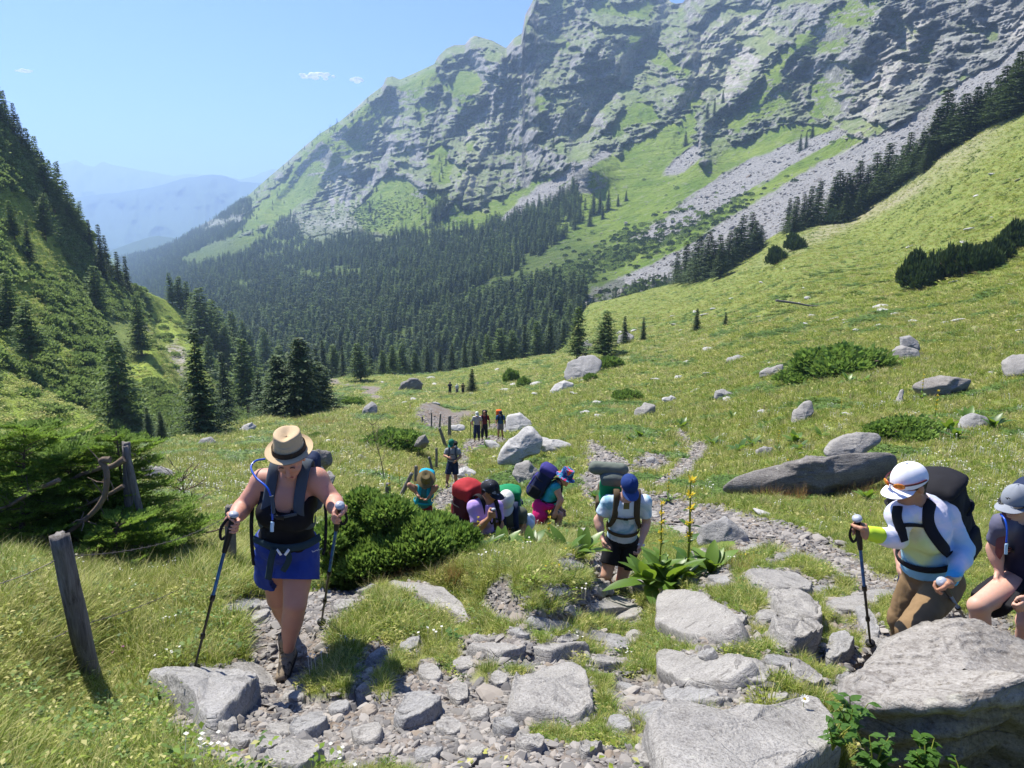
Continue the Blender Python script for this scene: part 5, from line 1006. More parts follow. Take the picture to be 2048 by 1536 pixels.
def hand_free(B, W, D, N, curl=.5, thumb=1):
    """relaxed hand: W wrist, D direction of the fingers, N palm normal (fingers curl towards it)"""
    D = unit(D); N = unit(N - D * (np.asarray(N) @ D)); X = unit(np.cross(D, N)); pc = W + D * .055
    B.cap(W, pc, .025, .030, .02, (N, 1.5)); B.ell(pc + D * .008, (.042, .052, .019), np.stack([X, D, N], 1), .015)
    for i in range(4):
        p = [pc + D * .035 + X * ((i - 1.5) * .021)]; L = (.9, 1.05, 1, .8)[i]; d = D
        for j, l in enumerate((.036, .028, .022)):
            a_ = curl * (.45 + .35 * j + .12 * i); d = unit(D * cos(a_ * (j + 1) * .8) + N * sin(a_ * (j + 1) * .8)); p.append(p[-1] + d * l * L)
        B.chain(p, [.0112, .0102, .0094, .0082], .003)
    s = thumb; p = [W + D * .025 + X * .026 * s, W + D * .055 + X * .050 * s + N * .010, W + D * .078 + X * .054 * s + N * .024, W + D * .096 + X * .048 * s + N * .032]; B.chain(p, [.0155, .0135, .0115, .009], .008)
def head(B, H, R, s=1.0):
    f, u, r = R[:, 1], R[:, 2], R[:, 0]
    B.ell(H + u * .025 * s - f * .008 * s, np.array([.074, .092, .098]) * s, R, .02).ell(H + f * .030 * s - u * .050 * s, np.array([.053, .056, .062]) * s, R, .03)
    B.ell(H + f * .068 * s - u * .100 * s, np.array([.021, .018, .018]) * s, R, .02)
    B.cap(H + f * .086 * s + u * .006 * s, H + f * .106 * s - u * .028 * s, .008 * s, .0135 * s, .01)
    for q in (-1, 1):
        B.ell(H + f * .080 * s + u * .018 * s + r * q * .032 * s, np.array([.020, .010, .007]) * s, R, .008); B.ell(H + f * .060 * s - u * .022 * s + r * q * .042 * s, np.array([.022, .022, .02]) * s, R, .02)
        B.ell(H - f * .004 * s - u * .010 * s + r * q * .076 * s, np.array([.008, .018, .030]) * s, R, .004)
    B.ell(H + f * .088 * s - u * .058 * s, np.array([.022, .008, .0045]) * s, R, .004).ell(H + f * .086 * s - u * .070 * s, np.array([.019, .009, .006]) * s, R, .004)
CAPM = {}
def shell(mb, pts_fn, nu, nv, th=.003):
    u, v = np.meshgrid(np.linspace(0, 1, nu), np.linspace(0, 1, nv)); P = pts_fn(u, v); f = gridfaces(nv, nu); du = np.gradient(P, axis=1); dv = np.gradient(P, axis=0); n = np.cross(du, dv); n /= np.linalg.norm(n, axis=2)[..., None] + 1e-12
    mb.add(P.reshape(-1, 3), f); mb.add((P - n * th).reshape(-1, 3), f[:, ::-1])
def baseball_cap(parent, H, R, mat, s=1.0, brimmat=None, name='cap', tip=0.0, brim_len=.078):
    r, f, u = R[:, 0], R[:, 1], R[:, 2]; C0 = H + u * .028 * s - f * .008 * s; mb = MB()
    def dome(a, b):
        ph = a * 2 * pi; th = b * pi / 2 * 1.06; x = .087 * s * np.sin(th) * np.sin(ph); y = .106 * s * np.sin(th) * np.cos(ph); z = .100 * s * np.cos(th) * (1 + .05 * np.cos(ph)) + .002 * np.abs(np.sin(3 * ph)); return C0 + x[..., None] * r + y[..., None] * f + z[..., None] * u
    shell(mb, dome, 49, 18); k = mb.n; mb.tube([C0 + u * .100 * s, C0 + u * .108 * s], [.009 * s, .006 * s], 8)
    o = obj(name, mb.mesh(name, mat), parent); mb = MB()
    def brim(a, b):
        ph = (a - .5) * radians(128); e = brim_len * s * (1 - .55 * (2 * np.abs(a - .5)) ** 2.6) * b; x = (.086 * s + e * .25) * np.sin(ph); y = .104 * s * np.cos(ph) + e; z = -.004 * s - .020 * s * (np.sin(ph) ** 2) - e * (.16 + tip); return C0 + x[..., None] * r + y[..., None] * f + z[..., None] * u
    shell(mb, brim, 25, 8, .004); obj('brim', mb.mesh('brim', brimmat or mat), o); return o
def sun_hat(parent, H, R, mat, brim=.06, droop=.5, s=1.0, band=None, crown=.115, name='sun_hat', pinch=0, up=0):
    r, f, u = R[:, 0], R[:, 1], R[:, 2]; C0 = H + u * .038 * s - f * .006 * s; mb = MB()
    def cr(a, b):
        ph = a * 2 * pi; t_ = b; rad = np.where(t_ < .30, t_ / .30 * .80, .80 + .20 * (t_ - .30) / .70); rad = np.clip(rad, .01, 1); z = crown * s * (1 - np.clip((t_ - .30) / .70, 0, 1) ** 1.05) - crown * s * .06 * (t_ < .30) * (1 - t_ / .3); z = z + .010 * s * np.sin(np.clip(t_ / .45, 0, 1) * pi)
        x = .091 * s * rad * np.sin(ph); y = .108 * s * rad * np.cos(ph); z = z - pinch * s * np.exp(-(x / (.028 * s)) ** 2) * np.exp(-((t_ - .1) / .25) ** 2) - pinch * .5 * s * np.maximum(0, np.cos(ph)) ** 3 * (t_ < .6) ; k = 1 - pinch * 5 * np.exp(-((t_ - .4) / .15) ** 2) * np.exp(-((np.abs(np.sin(ph)) - .55) / .2) ** 2) * np.maximum(0, np.cos(ph)); x = x * k; return C0 + x[..., None] * r + y[..., None] * f + z[..., None] * u
    shell(mb, cr, 61, 26)
    o = obj(name, mb.mesh(name, mat), parent); mb = MB()
    def br(a, b):
        ph = a * 2 * pi; e = brim * s * b; z = -droop * e + up * s * np.maximum(0, -np.cos(ph)) ** 1.5 * b ** 2 + .35 * up * s * np.abs(np.sin(ph)) * b ** 2 - .25 * up * s * np.maximum(0, np.cos(ph)) ** 2 * b; x = (.091 * s + e) * np.sin(ph); y = (.108 * s + e * .95) * np.cos(ph); return C0 + x[..., None] * r + y[..., None] * f + (z + .003)[..., None] * u
    shell(mb, br, 61, 8, .003); obj('brim', mb.mesh('brim', mat), o)
    if band is not None:
        mb = MB()
        def bd(a, b):
            ph = a * 2 * pi; rad = 1.035 - .035 * b; return C0 + (.091 * s * rad * np.sin(ph))[..., None] * r + (.108 * s * rad * np.cos(ph))[..., None] * f + (.004 + .030 * s * b)[..., None] * u
        shell(mb, bd, 61, 4, .002); obj('band', mb.mesh('band', band), o)
    return o
def boot(parent, An, toe, mat, sole, h=.008, shaft=.12):
    d = toe - An; L = np.linalg.norm(d); f = unit(d * [1, 1, .8]); r = unit(np.cross(f, [0, 0, 1])); u = np.cross(r, f); heel = An - u * .045 - f * .035; tp = An + f * .155 - u * .058
    B = Body(h); B.cap(An + np.array([0, 0, shaft - .03]), An - u * .03, .052, .048, .02).cap(heel, tp, .043, .037, .03, (u, 1.1)).cap(An - u * .02, tp + u * .012, .045, .03, .02).plane(heel - u * .036, -u); B.wr = (.0018, 30); o = B.build('boot', mat, parent)
    B = Body(h); B.cap(heel - u * .036, tp - u * .030, .047, .043, .01, (u, 3.2)); B.build('sole', sole, o)
    mb = MB()
    for i in range(5):
        c = An + f * (.03 + .022 * i) + u * (.035 - .016 * i); mb.tube([c - r * .03 - u * .012, c + u * .008, c + r * .03 - u * .012], .0035, 5)
    obj('laces', mb.mesh('laces', fab('boot_lace', (.25, .2, .12))), o); return o
t = NT('boot_leather'); v = t.co(); M_BOOT = t.pbr(t.mix(t.ramp(t.noise(v, 22, 3), [(.42, 0), (.5, 1)]), (.035, .03, .025), (.24, .19, .13)), .8, t.bump(t.noise(v, 60, 3), .5, .003), .2); M_SOLE = fab('boot_sole', (.03, .028, .026)); M_BOOTD = fab('dark_shoe', (.035, .03, .03))
class Person:
    """joints are given as photo pixels plus metres of depth; everything else follows human proportions"""
    def __init__(s, label, Y, J, f, skin=None, b=1.0, h=.009, up=None, shoes=(M_BOOT, M_SOLE), hs=1.0, grip=(None, None), curl=.5, feet=True, tf=None):
        s.Y = Y; s.O = at(*J['ankL'][:2], Y + J['ankL'][2]) * 1.0; s.O[2] -= .08; s.lo = thing('person', label, 'person', tuple(s.O)); s.h = h; s.b = b; s.hs = hs
        P = {}
        for k, v in J.items(): P[k] = at(v[0], v[1], Y + (v[2] if len(v) > 2 else 0)) - s.O
        s.P = P; s.R_h = frame(f, (0, 0, 1)) if up is None else frame(f, up); s.skin = skin or SK_B
        U = unit(P['neck'] - P['pel']); X = unit(P['shR'] - P['shL']); Fw = unit(np.cross(U, X)); 
        if Fw[1] > .3 and not J.get('back'): Fw = -Fw
        X = unit(X - U * (X @ U)); Fw = np.cross(X, U); Fw = Fw if Fw @ np.array(f) > 0 else -Fw; s.T = np.stack([X, Fw, U], 1); s.X, s.F, s.U = X, Fw, U
        if tf is not None: Fw = unit(np.array(tf, float) - U * (np.array(tf) @ U)); X = unit(np.cross(Fw, U)); X = X if X @ (P['shR'] - P['shL']) > 0 else -X; s.T = np.stack([X, Fw, U], 1); s.X, s.F, s.U = X, Fw, U
        s.C = P['neck'] * .62 + P['pel'] * .38; s.grip = grip; s.curl = curl
        B = Body(h); s.torso(B, 0); s.arms(B, 0, 1, 1); s.legs(B, 0, 2); head(B, P['head'], s.R_h, hs); Hb = P['head'] - s.R_h[:, 2] * .06 * hs - s.R_h[:, 1] * .015; B.cap(P['neck'] - U * .02, Hb, .056 * b, .050, .03)
        for i, q in enumerate(('L', 'R')):
            W, E = P['wr' + q], P['el' + q]; g = grip[i]
            if g is not None and len(g) >= 2: hand_grip(B, W, g[0] - s.O, g[1], g[2] if len(g) > 2 else 1)
            else:
                D = unit(W - E); N = unit(-X * (1 if q == 'R' else -1) + Fw * .3); hand_free(B, W, unit(D + Fw * .15), N, curl, -1 if q == 'R' else 1)
        s.body = B.build('body', s.skin, s.lo)
        if feet:
            for q in ('L', 'R'):
                o = boot(s.lo, P['ank' + q], P['toe' + q], shoes[0], shoes[1], max(.008, h * .8))
    def torso(s, B, o, top=True):
        P, b, T = s.P, s.b, s.T; X, Fw, U = s.X, s.F, s.U; L = np.linalg.norm(P['neck'] - P['pel'])
        sw = max(.15 * b, np.linalg.norm(P['shR'] - P['shL']) / 2); ch = P['neck'] * .70 + P['pel'] * .30; be = P['neck'] * .33 + P['pel'] * .67
        B.ell(ch, np.array([sw * .92, .118 * b, L * .34]) + o, T, .05).ell(be + Fw * .01 * b, np.array([sw * .80 * b ** .5, .112 * b, L * .32]) + o, T, .05).ell(P['pel'] * .93 + P['neck'] * .07, np.array([.155 * b, .118 * b, .125]) + o, T, .05)
        B.cap(P['shL'] - X * .0, P['shR'], .066 * b ** .5 + o, .066 * b ** .5 + o, .04).cap(P['neck'], P['shL'], .05 + o, .055 + o, .03).cap(P['neck'], P['shR'], .05 + o, .055 + o, .03)
        if getattr(s, 'bust', 0):
            for q in (-1, 1): B.ell(ch + Fw * .085 * b + X * q * sw * .42 - U * .035, np.array([.075, .062, .07]) * s.bust + o, T, .04)
    def arms(s, B, o, fr, hi=2, which='LR', cuff=False):
        """fr: share of the arm covered, 1 = whole"""
        P, b = s.P, s.b
        for q in which:
            S_, E, W = P['sh' + q], P['el' + q], P['wr' + q]; a = .058 * b; m = .046 * b; 
            if fr >= 1: B.cap(S_, E, a + o, m * .92 + o, .03).cap(E, W, m * .93 + o, .0275 * b ** .5 + o, .02).ell(E * .68 + W * .32, np.array([.043, .043, .07]) * b ** .8 + o, frame(unit(np.cross(W - E, [0, .3, 1])), W - E), .03)
            else: e = S_ + (E - S_) * fr; B.cap(S_, e, a + o, a + (m - a) * fr + o + .008, .03)
    def legs(s, B, o, fr, which='LR', loose=0.0):
        P, b = s.P, s.b
        for q in which:
            H_, K, A = P['hip' + q], P['kn' + q], P['ank' + q]; a, m, c = .092 * b, .060 * b, .038 * b ** .5
            if fr >= 2: B.cap(H_, K, a + o, m + o, .02).cap(K, A, m * .93 + o, c + o + loose * .3, .02).ell(K * .68 + A * .32 - s.F * .018, np.array([.052, .054, .11]) * b ** .8 + o, frame(unit(np.cross(A - K, [1, 0, .1])), A - K), .04)
            elif fr <= 1: e = H_ + (K - H_) * fr; B.cap(H_, e, a + o, a + (m - a) * fr + o + loose, .018)
            else: e = K + (A - K) * (fr - 1); B.cap(H_, K, a + o, m + o + loose, .018).cap(K, e, m + o + loose, m + (c - m) * (fr - 1) + o + loose, .03)
    def shirt(s, mat, fr=.6, o=.010, name='shirt', low=.0, neck=.075, wr=(.008, 8), sleeves='LR', tank=False):
        B = Body(s.h); s.torso(B, o)
        if not tank: s.arms(B, o, fr, which=sleeves)
        P = s.P; B.plane(P['pel'] + s.U * low, -s.U); Nk = P['neck']
        if tank:
            B.clip(lambda p: -((np.abs((p - Nk) @ s.X) - .115)) * 0 + ((p - Nk) @ s.U + .115 - .05 * np.clip(np.abs((p - Nk) @ s.X) / .1, 0, 1.2)))
        else: B.clip(lambda p: neck - np.linalg.norm((p - Nk - s.U * .03 - s.F * .02) * 1.0, axis=-1))
        if fr < 1 and not tank:
            for q in sleeves: e = P['sh' + q] + (P['el' + q] - P['sh' + q]) * (fr + .10); dd = unit(P['el' + q] - P['sh' + q]); S0 = P['sh' + q]; B.clip(lambda p, e=e, dd=dd, S0=S0: np.where(np.linalg.norm(p - e, axis=-1) < .10, (p - e) @ dd, -1))
        B.wr = wr; return B.build(name, mat, s.lo)
    def pants(s, mat, fr=.6, o=.014, name='shorts', top=.11, loose=.02, wr=(.008, 8)):
        B = Body(s.h); P, b = s.P, s.b; B.ell(P['pel'] * .93 + P['neck'] * .07, np.array([.155 * b, .118 * b, .125]) + o, s.T, .05); s.legs(B, o, fr, loose=loose); B.plane(P['pel'] + s.U * top, s.U)
        for q in 'LR':
            H_, K, A = P['hip' + q], P['kn' + q], P['ank' + q]; a, e = (H_, K) if fr <= 1 else (K, A); f_ = fr if fr <= 1 else fr - 1; c = a + (e - a) * f_; dd = unit(e - a)
            B.clip(lambda p, c=c, dd=dd: np.where(np.linalg.norm(p - c, axis=-1) < .17, (p - c) @ dd, -1))
        B.wr = wr; return B.build(name, mat, s.lo)
    def hair(s, mat, back=.0, long=0, name='hair', tail=False):
        R, H, q = s.R_h, s.P['head'], s.hs; f, u = R[:, 1], R[:, 2]; B = Body(s.h * .8); B.ell(H + u * .030 * q - f * .014 * q, np.array([.080, .094, .090]) * q, R, .02)
        if long: B.cap(H - f * .05, H - f * .055 - u * (.06 + long), .058, .03, .03)
        B.clip(lambda p: (p - H - f * .035) @ unit(f * 1 + u * -.25))
        if not long: B.plane(H - u * .055, -u)
        B.wr = (.003, 40); return B.build(name, mat, s.lo)
def ribbon(mb, pts, w, th, nrm, n=24): P = spline(pts, n); mb.tube(P, w, 8, th / w, nrm); return mb
def backpack(label, pr, mats, w=.15, d=.11, h=.27, off=(0, 0, 0), lid=True, roll=None, tilt=0, group=None, pockets=True, chest=.0, straps=True, belt=True, over=.06, res=.010, low=0, side=None, sw=.10, cut=0):
    """a rucksack on a person's back, with its harness"""
    O = pr.O; X, Fw, U = pr.X, pr.F, pr.U; T = pr.T; b = pr.b; C0 = pr.C - Fw * (.115 * b + d) + U * (.04 + low) + X * off[0] + Fw * off[1] + U * off[2]
    t_ = thing('backpack', label, 'backpack', tuple(O + C0), group); L = lambda p: p - C0
    m0, m1, m2 = mats; B = Body(res); B.box((0, 0, 0), (w, d, h), T, min(.07, d * .7), .02, .06); B.ell(-U * h * .55 - Fw * d * .3, (w * .92, d * .9, h * .45), T, .05); B.wr = (.011, 7); bag = B.build('main_bag', m0, t_)
    for zz in (-.35, .30):
        th = np.linspace(-.05, 1.05, 24) * pi; mb = MB(); mb.tube([X * (w * 1.07) * cos(a_) * (1 if abs(cos(a_)) < .99 else 1) - Fw * (d * 1.20) * sin(a_) ** .6 + U * (h * zz + .01 * sin(3 * a_)) if 0 <= a_ <= pi else X * (w * 1.07) * cos(a_) + U * h * zz + Fw * d * .2 for a_ in th], .011, 6, .35, U); obj('compression_strap', mb.mesh('compression_strap', m2), t_)
    mb = MB(); mb.tube([-Fw * (d * 1.42) * 1.0 + X * w * .45 * cos(a_) + U * h * (-.2 + .5 * sin(a_)) for a_ in np.linspace(0, pi, 16)], .004, 5); obj('zip', mb.mesh('zip', fab('zip_grey', (.25, .25, .26))), t_)
    if lid: B = Body(res); B.ell(U * (h * .98) - Fw * .005, (w * 1.03, d * 1.12, over + .03), T, .02).box(U * h * .92, (w * .98, d * 1.05, over), T, .04, .04); B.wr = (.006, 8); B.build('lid', m1, t_)
    if pockets:
        B = Body(res); B.box(-Fw * d * .95 - U * h * .2, (w * .72, .035, h * .55), T, .03, .02); B.wr = (.004, 10); B.build('front_pocket', m1, t_)
        for q in (-1, 1): B = Body(res); B.box(X * q * w * .95 - U * h * .5, (.035, d * .7, h * .32), T, .03, .02); B.build('side_pocket', m2, t_)
    if straps:
        P = pr.P
        for q, sh in ((-1, 'shL'), (1, 'shR')):
            S_ = P['neck'] * .42 + P[sh] * .58; k = .066 * b ** .5 + .024
            pts = [S_ - Fw * .12 * b - U * .02, S_ - Fw * .05 + U * (k + .012), S_ + Fw * .04 + U * (k), S_ + Fw * (.110 * b + chest * .5) - U * .045, S_ + Fw * (.128 * b + chest) - U * .14 + X * q * .012, S_ + Fw * (.105 * b + chest * .6) - U * .24 + X * q * .045, S_ + Fw * .02 - U * .31 + X * q * .075, S_ - Fw * .08 - U * .33 + X * q * .06]
            nr = [(-Fw * .3 + U), (U), (U + Fw * .5), (Fw + U * .3), Fw, (Fw + X * q * .5), (X * q + Fw * .3), X * q]
            Pp = spline([L(p) for p in pts], 35); N_ = spline(nr, 35)[:len(Pp)]; N_ /= np.linalg.norm(N_, axis=1)[:, None]; mb = MB(); mb.tube(Pp, np.interp(np.linspace(0, 1, len(Pp)), [0, .5, .75, 1], [.034, .032, .022, .014]), 10, .28, N_)
            obj('shoulder_strap', mb.mesh('shoulder_strap', m2), t_)
        a = P['neck'] * .42 + P['shL'] * .58; c = P['neck'] * .42 + P['shR'] * .58; z = -U * .125; ff = Fw * (.142 * b + chest); mb = MB(); mb.tube(spline([L(a + z + ff * .97), L((a + c) / 2 + z + ff * 1.12), L(c + z + ff * .97)], 12), .012, 8, .3, Fw); s_ = obj('chest_strap', mb.mesh('chest_strap', m2), t_)
        mb = MB(); mb.tube([L((a + c) / 2 + z + ff * 1.15 - X * .022), L((a + c) / 2 + z + ff * 1.15 + X * .022)], .016, 8, .4, Fw); obj('buckle', mb.mesh('buckle', RUBBER), s_)
    if belt:
        pe = pr.P['pel'] * .72 + pr.P['neck'] * .28; th = np.linspace(-.15, 1.15, 40) * pi; rx, ry = .172 * b, .142 * b; pts = np.array([L(pe + X * rx * cos(a_) + Fw * ry * sin(a_)) for a_ in th]); N_ = np.array([X * cos(a_) / rx + Fw * sin(a_) / ry for a_ in th]); N_ /= np.linalg.norm(N_, axis=1)[:, None]; mb = MB(); mb.tube(pts, .022, 8, .3, N_); obj('hip_belt', mb.mesh('hip_belt', m2), t_)
    if roll is not None:
        rm, ro, rr, rl = roll; B = Body(res); c = X * ro[0] + Fw * ro[1] + U * ro[2]; B.cap(c - X * rl, c + X * rl, rr, rr * .96, .01); B.wr = (.006, 12); B.build('rolled_mat', rm, t_)
    return t_
def pole(label, top, tip, group=None, cut=None, col=None, strap=True, thick=1.0, sgn=1):
    """trekking pole from the top of its grip to its tip"""
    top, tip = np.asarray(top, float), np.asarray(tip, float); o = thing('trekking_pole', label, 'trekking pole', tuple(tip), group); v = top - tip; L = np.linalg.norm(v); d = v / L; k = thick
    q = lambda t_: d * (L * t_); g = .135 / L
    mb = MB(); mb.tube([q(1 - g * 1.9), q(1 - g * 1.3), q(1 - g), q(1 - g * .55), q(1 - g * .25), q(1 - .012 / L)], np.array([.012, .015, .0165, .0145, .0155, .014]) * k, 12); gr = obj('grip', mb.mesh('grip', RUBBER), o)
    mb = MB(); c = q(1); mb.tube([c - d * .016, c - d * .008, c + d * .004, c + d * .009], np.array([.016, .024, .022, .008]) * k, 14); obj('grip_top', mb.mesh('grip_top', M_CAPG), gr)
    mb = MB(); mb.tube([q(.50), q(1 - g * 1.85)], .0085 * k, 10); obj('shaft', mb.mesh('shaft', col or M_SHAFT_BLUE), o)
    mb = MB(); mb.tube([q(.04), q(.5)], [.006 * k, .0075 * k], 10); mb.tube([q(.485), q(.49), q(.52), q(.525)], [.009 * k, .013 * k, .013 * k, .009 * k], 10); mb.tube([q(.245), q(.25), q(.275), q(.28)], [.008 * k, .012 * k, .012 * k, .008 * k], 10); obj('lower_shaft', mb.mesh('lower_shaft', M_SHAFT), o)
    mb = MB(); mb.tube([q(0), q(.02), q(.05)], [.003 * k, .005 * k, .008 * k], 8); mb.tube([q(.055), q(.058), q(.064), q(.068)], [.008 * k, .026 * k, .026 * k, .008 * k], 14); obj('tip', mb.mesh('tip', RUBBER), o)
    if strap:
        e = unit(np.cross(d, [0, 1, 0])) * sgn; mb = MB(); a = q(1 - .03 / L); ribbon(mb, [a, a + e * .03 - d * .02, a + e * .05 - d * .09, a + e * .035 - d * .15, a + e * .012 - d * .12, a + e * .004 - d * .05], .0085, .003, unit([0, -1, 0]), 30); obj('wrist_strap', mb.mesh('wrist_strap', BLACK), o)
    return o
def tube_obj(name, pts, r, mat, parent, flat=None, nrm=None, n=24, O=None):
    mb = MB(); P = spline(pts, n); P = P if O is None else P - O; mb.tube(P, r, 8, flat, nrm); return obj(name, mb.mesh(name, mat), parent)
# ------------------------------------------------------------------ people
# the woman in front
Yw = 4.25
gripL = at(466, 1050, Yw - .30); gtopL = at(468, 1028, Yw - .32); ptipL = at(385, 1352, 4.05)
gripR = at(676, 1032, Yw - .34); gtopR = at(680, 1010, Yw - .35); ptipR = at(641, 1256, 4.75)
w = Person('woman in a straw hat, black top and blue shorts walking with two poles', Yw,
 dict(head=(580,915,-.13), neck=(580,958,-.03), shL=(528,962,0), shR=(632,960,0), pel=(573,1095,.10), hipL=(549,1108,.12), hipR=(599,1108,.10), knL=(556,1196,.22), knR=(590,1208,-.03), ankL=(580,1262,.55), ankR=(574,1302,.02),
      toeL=(584,1282,.42), toeR=(563,1340,-.10), elL=(484,1016,-.05), elR=(668,1004,-.05), wrL=(467,1040,-.22), wrR=(674,1024,-.26)),
 (.03,-.78,-.62), SK_A, 1.16, .0065, grip=((gripL, gtopL - ptipL, -1), (gripR, gtopR - ptipR, 1)))
w.bust = 1.15
TANK = fab('black_tank_top', (.008, .008, .010))
B = Body(.0065); w.torso(B, .010); Nk, U_, X_, F_ = w.P['neck'], w.U, w.X, w.F
def tankclip(p):
    q = p - Nk; u = q @ U_; x = np.abs(q @ X_); neckline = -.125 + .9 * np.clip(x - .075, 0, .05) * 1.2 - .02 * (x < .04); strap = np.abs(x - .085) - .014
    return np.minimum(np.where(u > -.05, 1, u - neckline), np.maximum(strap, u - .065))
B.clip(tankclip).plane(w.P['pel'] + U_ * .015, -U_); B.wr = (.003, 10); B.build('tank_top', TANK, w.lo)
t = NT('shorts_blue'); n_ = t.noise(t.co(), 11, 4); M_BLUE = t.pbr(t.mix(n_, (.006, .022, .16), (.012, .045, .28)), .6, t.bump(t.noise(t.co(), 14, 3), .5, .01), .3)
w.pants(M_BLUE, .50, .018, 'shorts', .10, .034)
# waist drawcord ends, tied sleeves and the stitched name
fr = lambda px, py, dy: at(px, py, Yw + dy) - w.O
for a_, b_ in (((554,1099,-.14), (562,1110,-.15)), ((578,1099,-.14), (570,1110,-.15))): tube_obj('drawcord', [fr(*a_), fr((a_[0]+b_[0])/2, (a_[1]+b_[1])/2, -.155), fr(*b_)], .008, fab('white_cord', (.75, .75, .75)), w.lo, .4, (0, -1, 0))
t2 = fab('dark_jacket', (.02, .04, .05))
tube_obj('tied_sleeve', [fr(508,1078,-.02), fr(540,1092,-.10), fr(575,1096,-.125), fr(612,1090,-.10), fr(640,1074,-.02)], .024, t2, w.lo, .35, (0, -1, 0))
tube_obj('tied_sleeve', [fr(548,1098,-.13), fr(542,1120,-.135), fr(538,1148,-.12), fr(536,1158,-.11)], [.02] * 25, t2, w.lo, .35, (0, -1, 0)); tube_obj('tied_sleeve', [fr(572,1098,-.13), fr(578,1118,-.14), fr(566,1142,-.12)], .018, t2, w.lo, .35, (0, -1, 0))
sg = MB(); xs = np.linspace(0, 1, 60); zz = np.stack([(xs - .5) * .062, xs * 0, .0035 * np.sin(xs * 42) * (1 - .3 * xs) + np.where(np.abs(xs - .62) < .03, .008, 0) + np.where(np.abs(xs - .42) < .03, .008, 0) + np.where(xs < .05, .006, 0) + np.where(xs > .95, .007, 0)], -1)
sg.tube(zz, .0011, 4); o = obj('stitched_name', sg.mesh('stitched_name', fab('white_cord')), w.lo, None, tuple(fr(634,1101,-.075))); o.rotation_euler = (.2, -.08, .55)
straw = NT('straw'); v = straw.co(); wv = straw.n('ShaderNodeTexWave'); straw.put(wv.inputs[0], v); wv.inputs['Scale'].default_value = 90; wv.inputs['Distortion'].default_value = 1.5
M_STRAW = straw.pbr(straw.mix(wv.outputs['Fac'], (.38, .27, .15), (.56, .43, .27)), .8, straw.bump(straw.noise(v, 260, 3), .6, .002), .2)
Rh = frame((.03, -.95, -.26), (0, 0, 1)); sun_hat(w.lo, w.P['head'] + Rh[:, 2] * .012, Rh, M_STRAW, .043, .12, 1.0, fab('brown_band', (.045, .03, .02)), .108, 'straw_hat', .012, .022)
w.hair(fab('blond_hair', (.42, .30, .17), rough=.5))
tube_obj('lips', [w.P['head'] + w.R_h @ np.array([x, .0945, z]) for x, z in ((-.022, -.062), (0, -.063), (.022, -.062))], .0048, fab('lip_pink', (.36, .10, .09), rough=.4), w.body, .8)
for q in (-1, 1): mb = MB(); mb.tube(spline([w.P['head'] + w.R_h @ np.array([q * (.032 + x), .087, .022 + z]) for x, z in ((-.014, 0), (0, .004), (.014, 0))], 8), .003, 6); obj('eyelid', mb.mesh('eyelid', fab('dark_lash', (.06, .03, .02))), w.body)
pk = backpack('slate grey backpack on the woman in the straw hat, drinking tube over its strap', w, (NAVY, NAVY, M_GREYC), .14, .08, .22, lid=False, chest=.012, belt=False)
BT = NT('blue_tube'); M_TUBE = BT.pbr((.01, .07, .45), .25, None, .5)
oo = w.O + (w.C - w.F * (.115 * w.b + .08) + w.U * .04)
frp = lambda px, py, dy: at(px, py, Yw + dy) - oo
tube_obj('drinking_tube', [frp(530,918,.06), frp(511,922,.0), frp(502,935,-.05), frp(512,955,-.11), frp(534,975,-.17), frp(543,1000,-.19), frp(545,1040,-.19)], .006, M_TUBE, pk)
tube_obj('tube_sleeve', [frp(543,992,-.195), frp(546,1008,-.2), frp(547,1026,-.195)], .012, M_GREYC, pk); tube_obj('mouthpiece', [frp(545,1044,-.19), frp(544,1054,-.19), frp(544,1063,-.19)], .011, NT('clear_blue').pbr((.45, .65, .85), .2, None, .6), pk, .6, (0, -1, 0))
tube_obj('loose_strap', [frp(648,990,-.02), frp(652,1040,-.02), frp(650,1090,0), frp(646,1110,.02)], .009, BLACK, pk, .3, (0, -1, 0)); tube_obj('loose_strap', [frp(508,985,.02), frp(503,1040,.0), frp(504,1090,.02), frp(508,1130,.05)], .012, BLACK, pk, .3, (0, -1, 0))
pole('blue and black pole standing by the grey fractured boulder', gtopL, ptipL, sgn=1, thick=1.15); pole('blue and black pole beside the big juniper bush', gtopR, ptipR, sgn=-1, thick=1.15)
# the man in the blue cap
Ym = 7.4; t = NT('white_print_shirt'); v = t.co(); M_TEE = t.pbr(t.mix(t.ramp(t.noise(v, 3.5, 4, .5, 1.5), [(.45, 0), (.6, 1)]), (.62, .68, .74), (.22, .40, .50)), .8, None, .2)
J = dict(head=(1258,972,-.12), neck=(1252,996,-.03), shL=(1217,1004,.02), shR=(1289,1004,-.02), pel=(1243,1078,.10), hipL=(1226,1086,.10), hipR=(1262,1086,.10), knL=(1213,1150,-.02), knR=(1243,1160,.06), ankL=(1209,1205,.12), ankR=(1238,1220,.10),
 toeL=(1205,1222,-.02), toeR=(1234,1234,-.02), elL=(1196,1040,.0), elR=(1293,1044,.0), wrL=(1205,1076,-.10), wrR=(1282,1086,-.12))
m = Person('man in a blue cap, white printed T-shirt and black shorts looking down', Ym, J, (.12,-.72,-.68), SK_B, 1.0, .009, curl=.8)
m.shirt(M_TEE, .62, .012); m.pants(BLACK, .66, .014, 'shorts', .13, .014); m.hair(fab('brown_hair', (.12, .07, .04), rough=.5)); CB = fab('cap_blue', (.012, .035, .15)); baseball_cap(m.lo, m.P['head'], m.R_h, CB, 1.03, fab('cap_blue_brim', (.03, .07, .22)))
fm = lambda px, py, dy: at(px, py, Ym + dy) - m.O
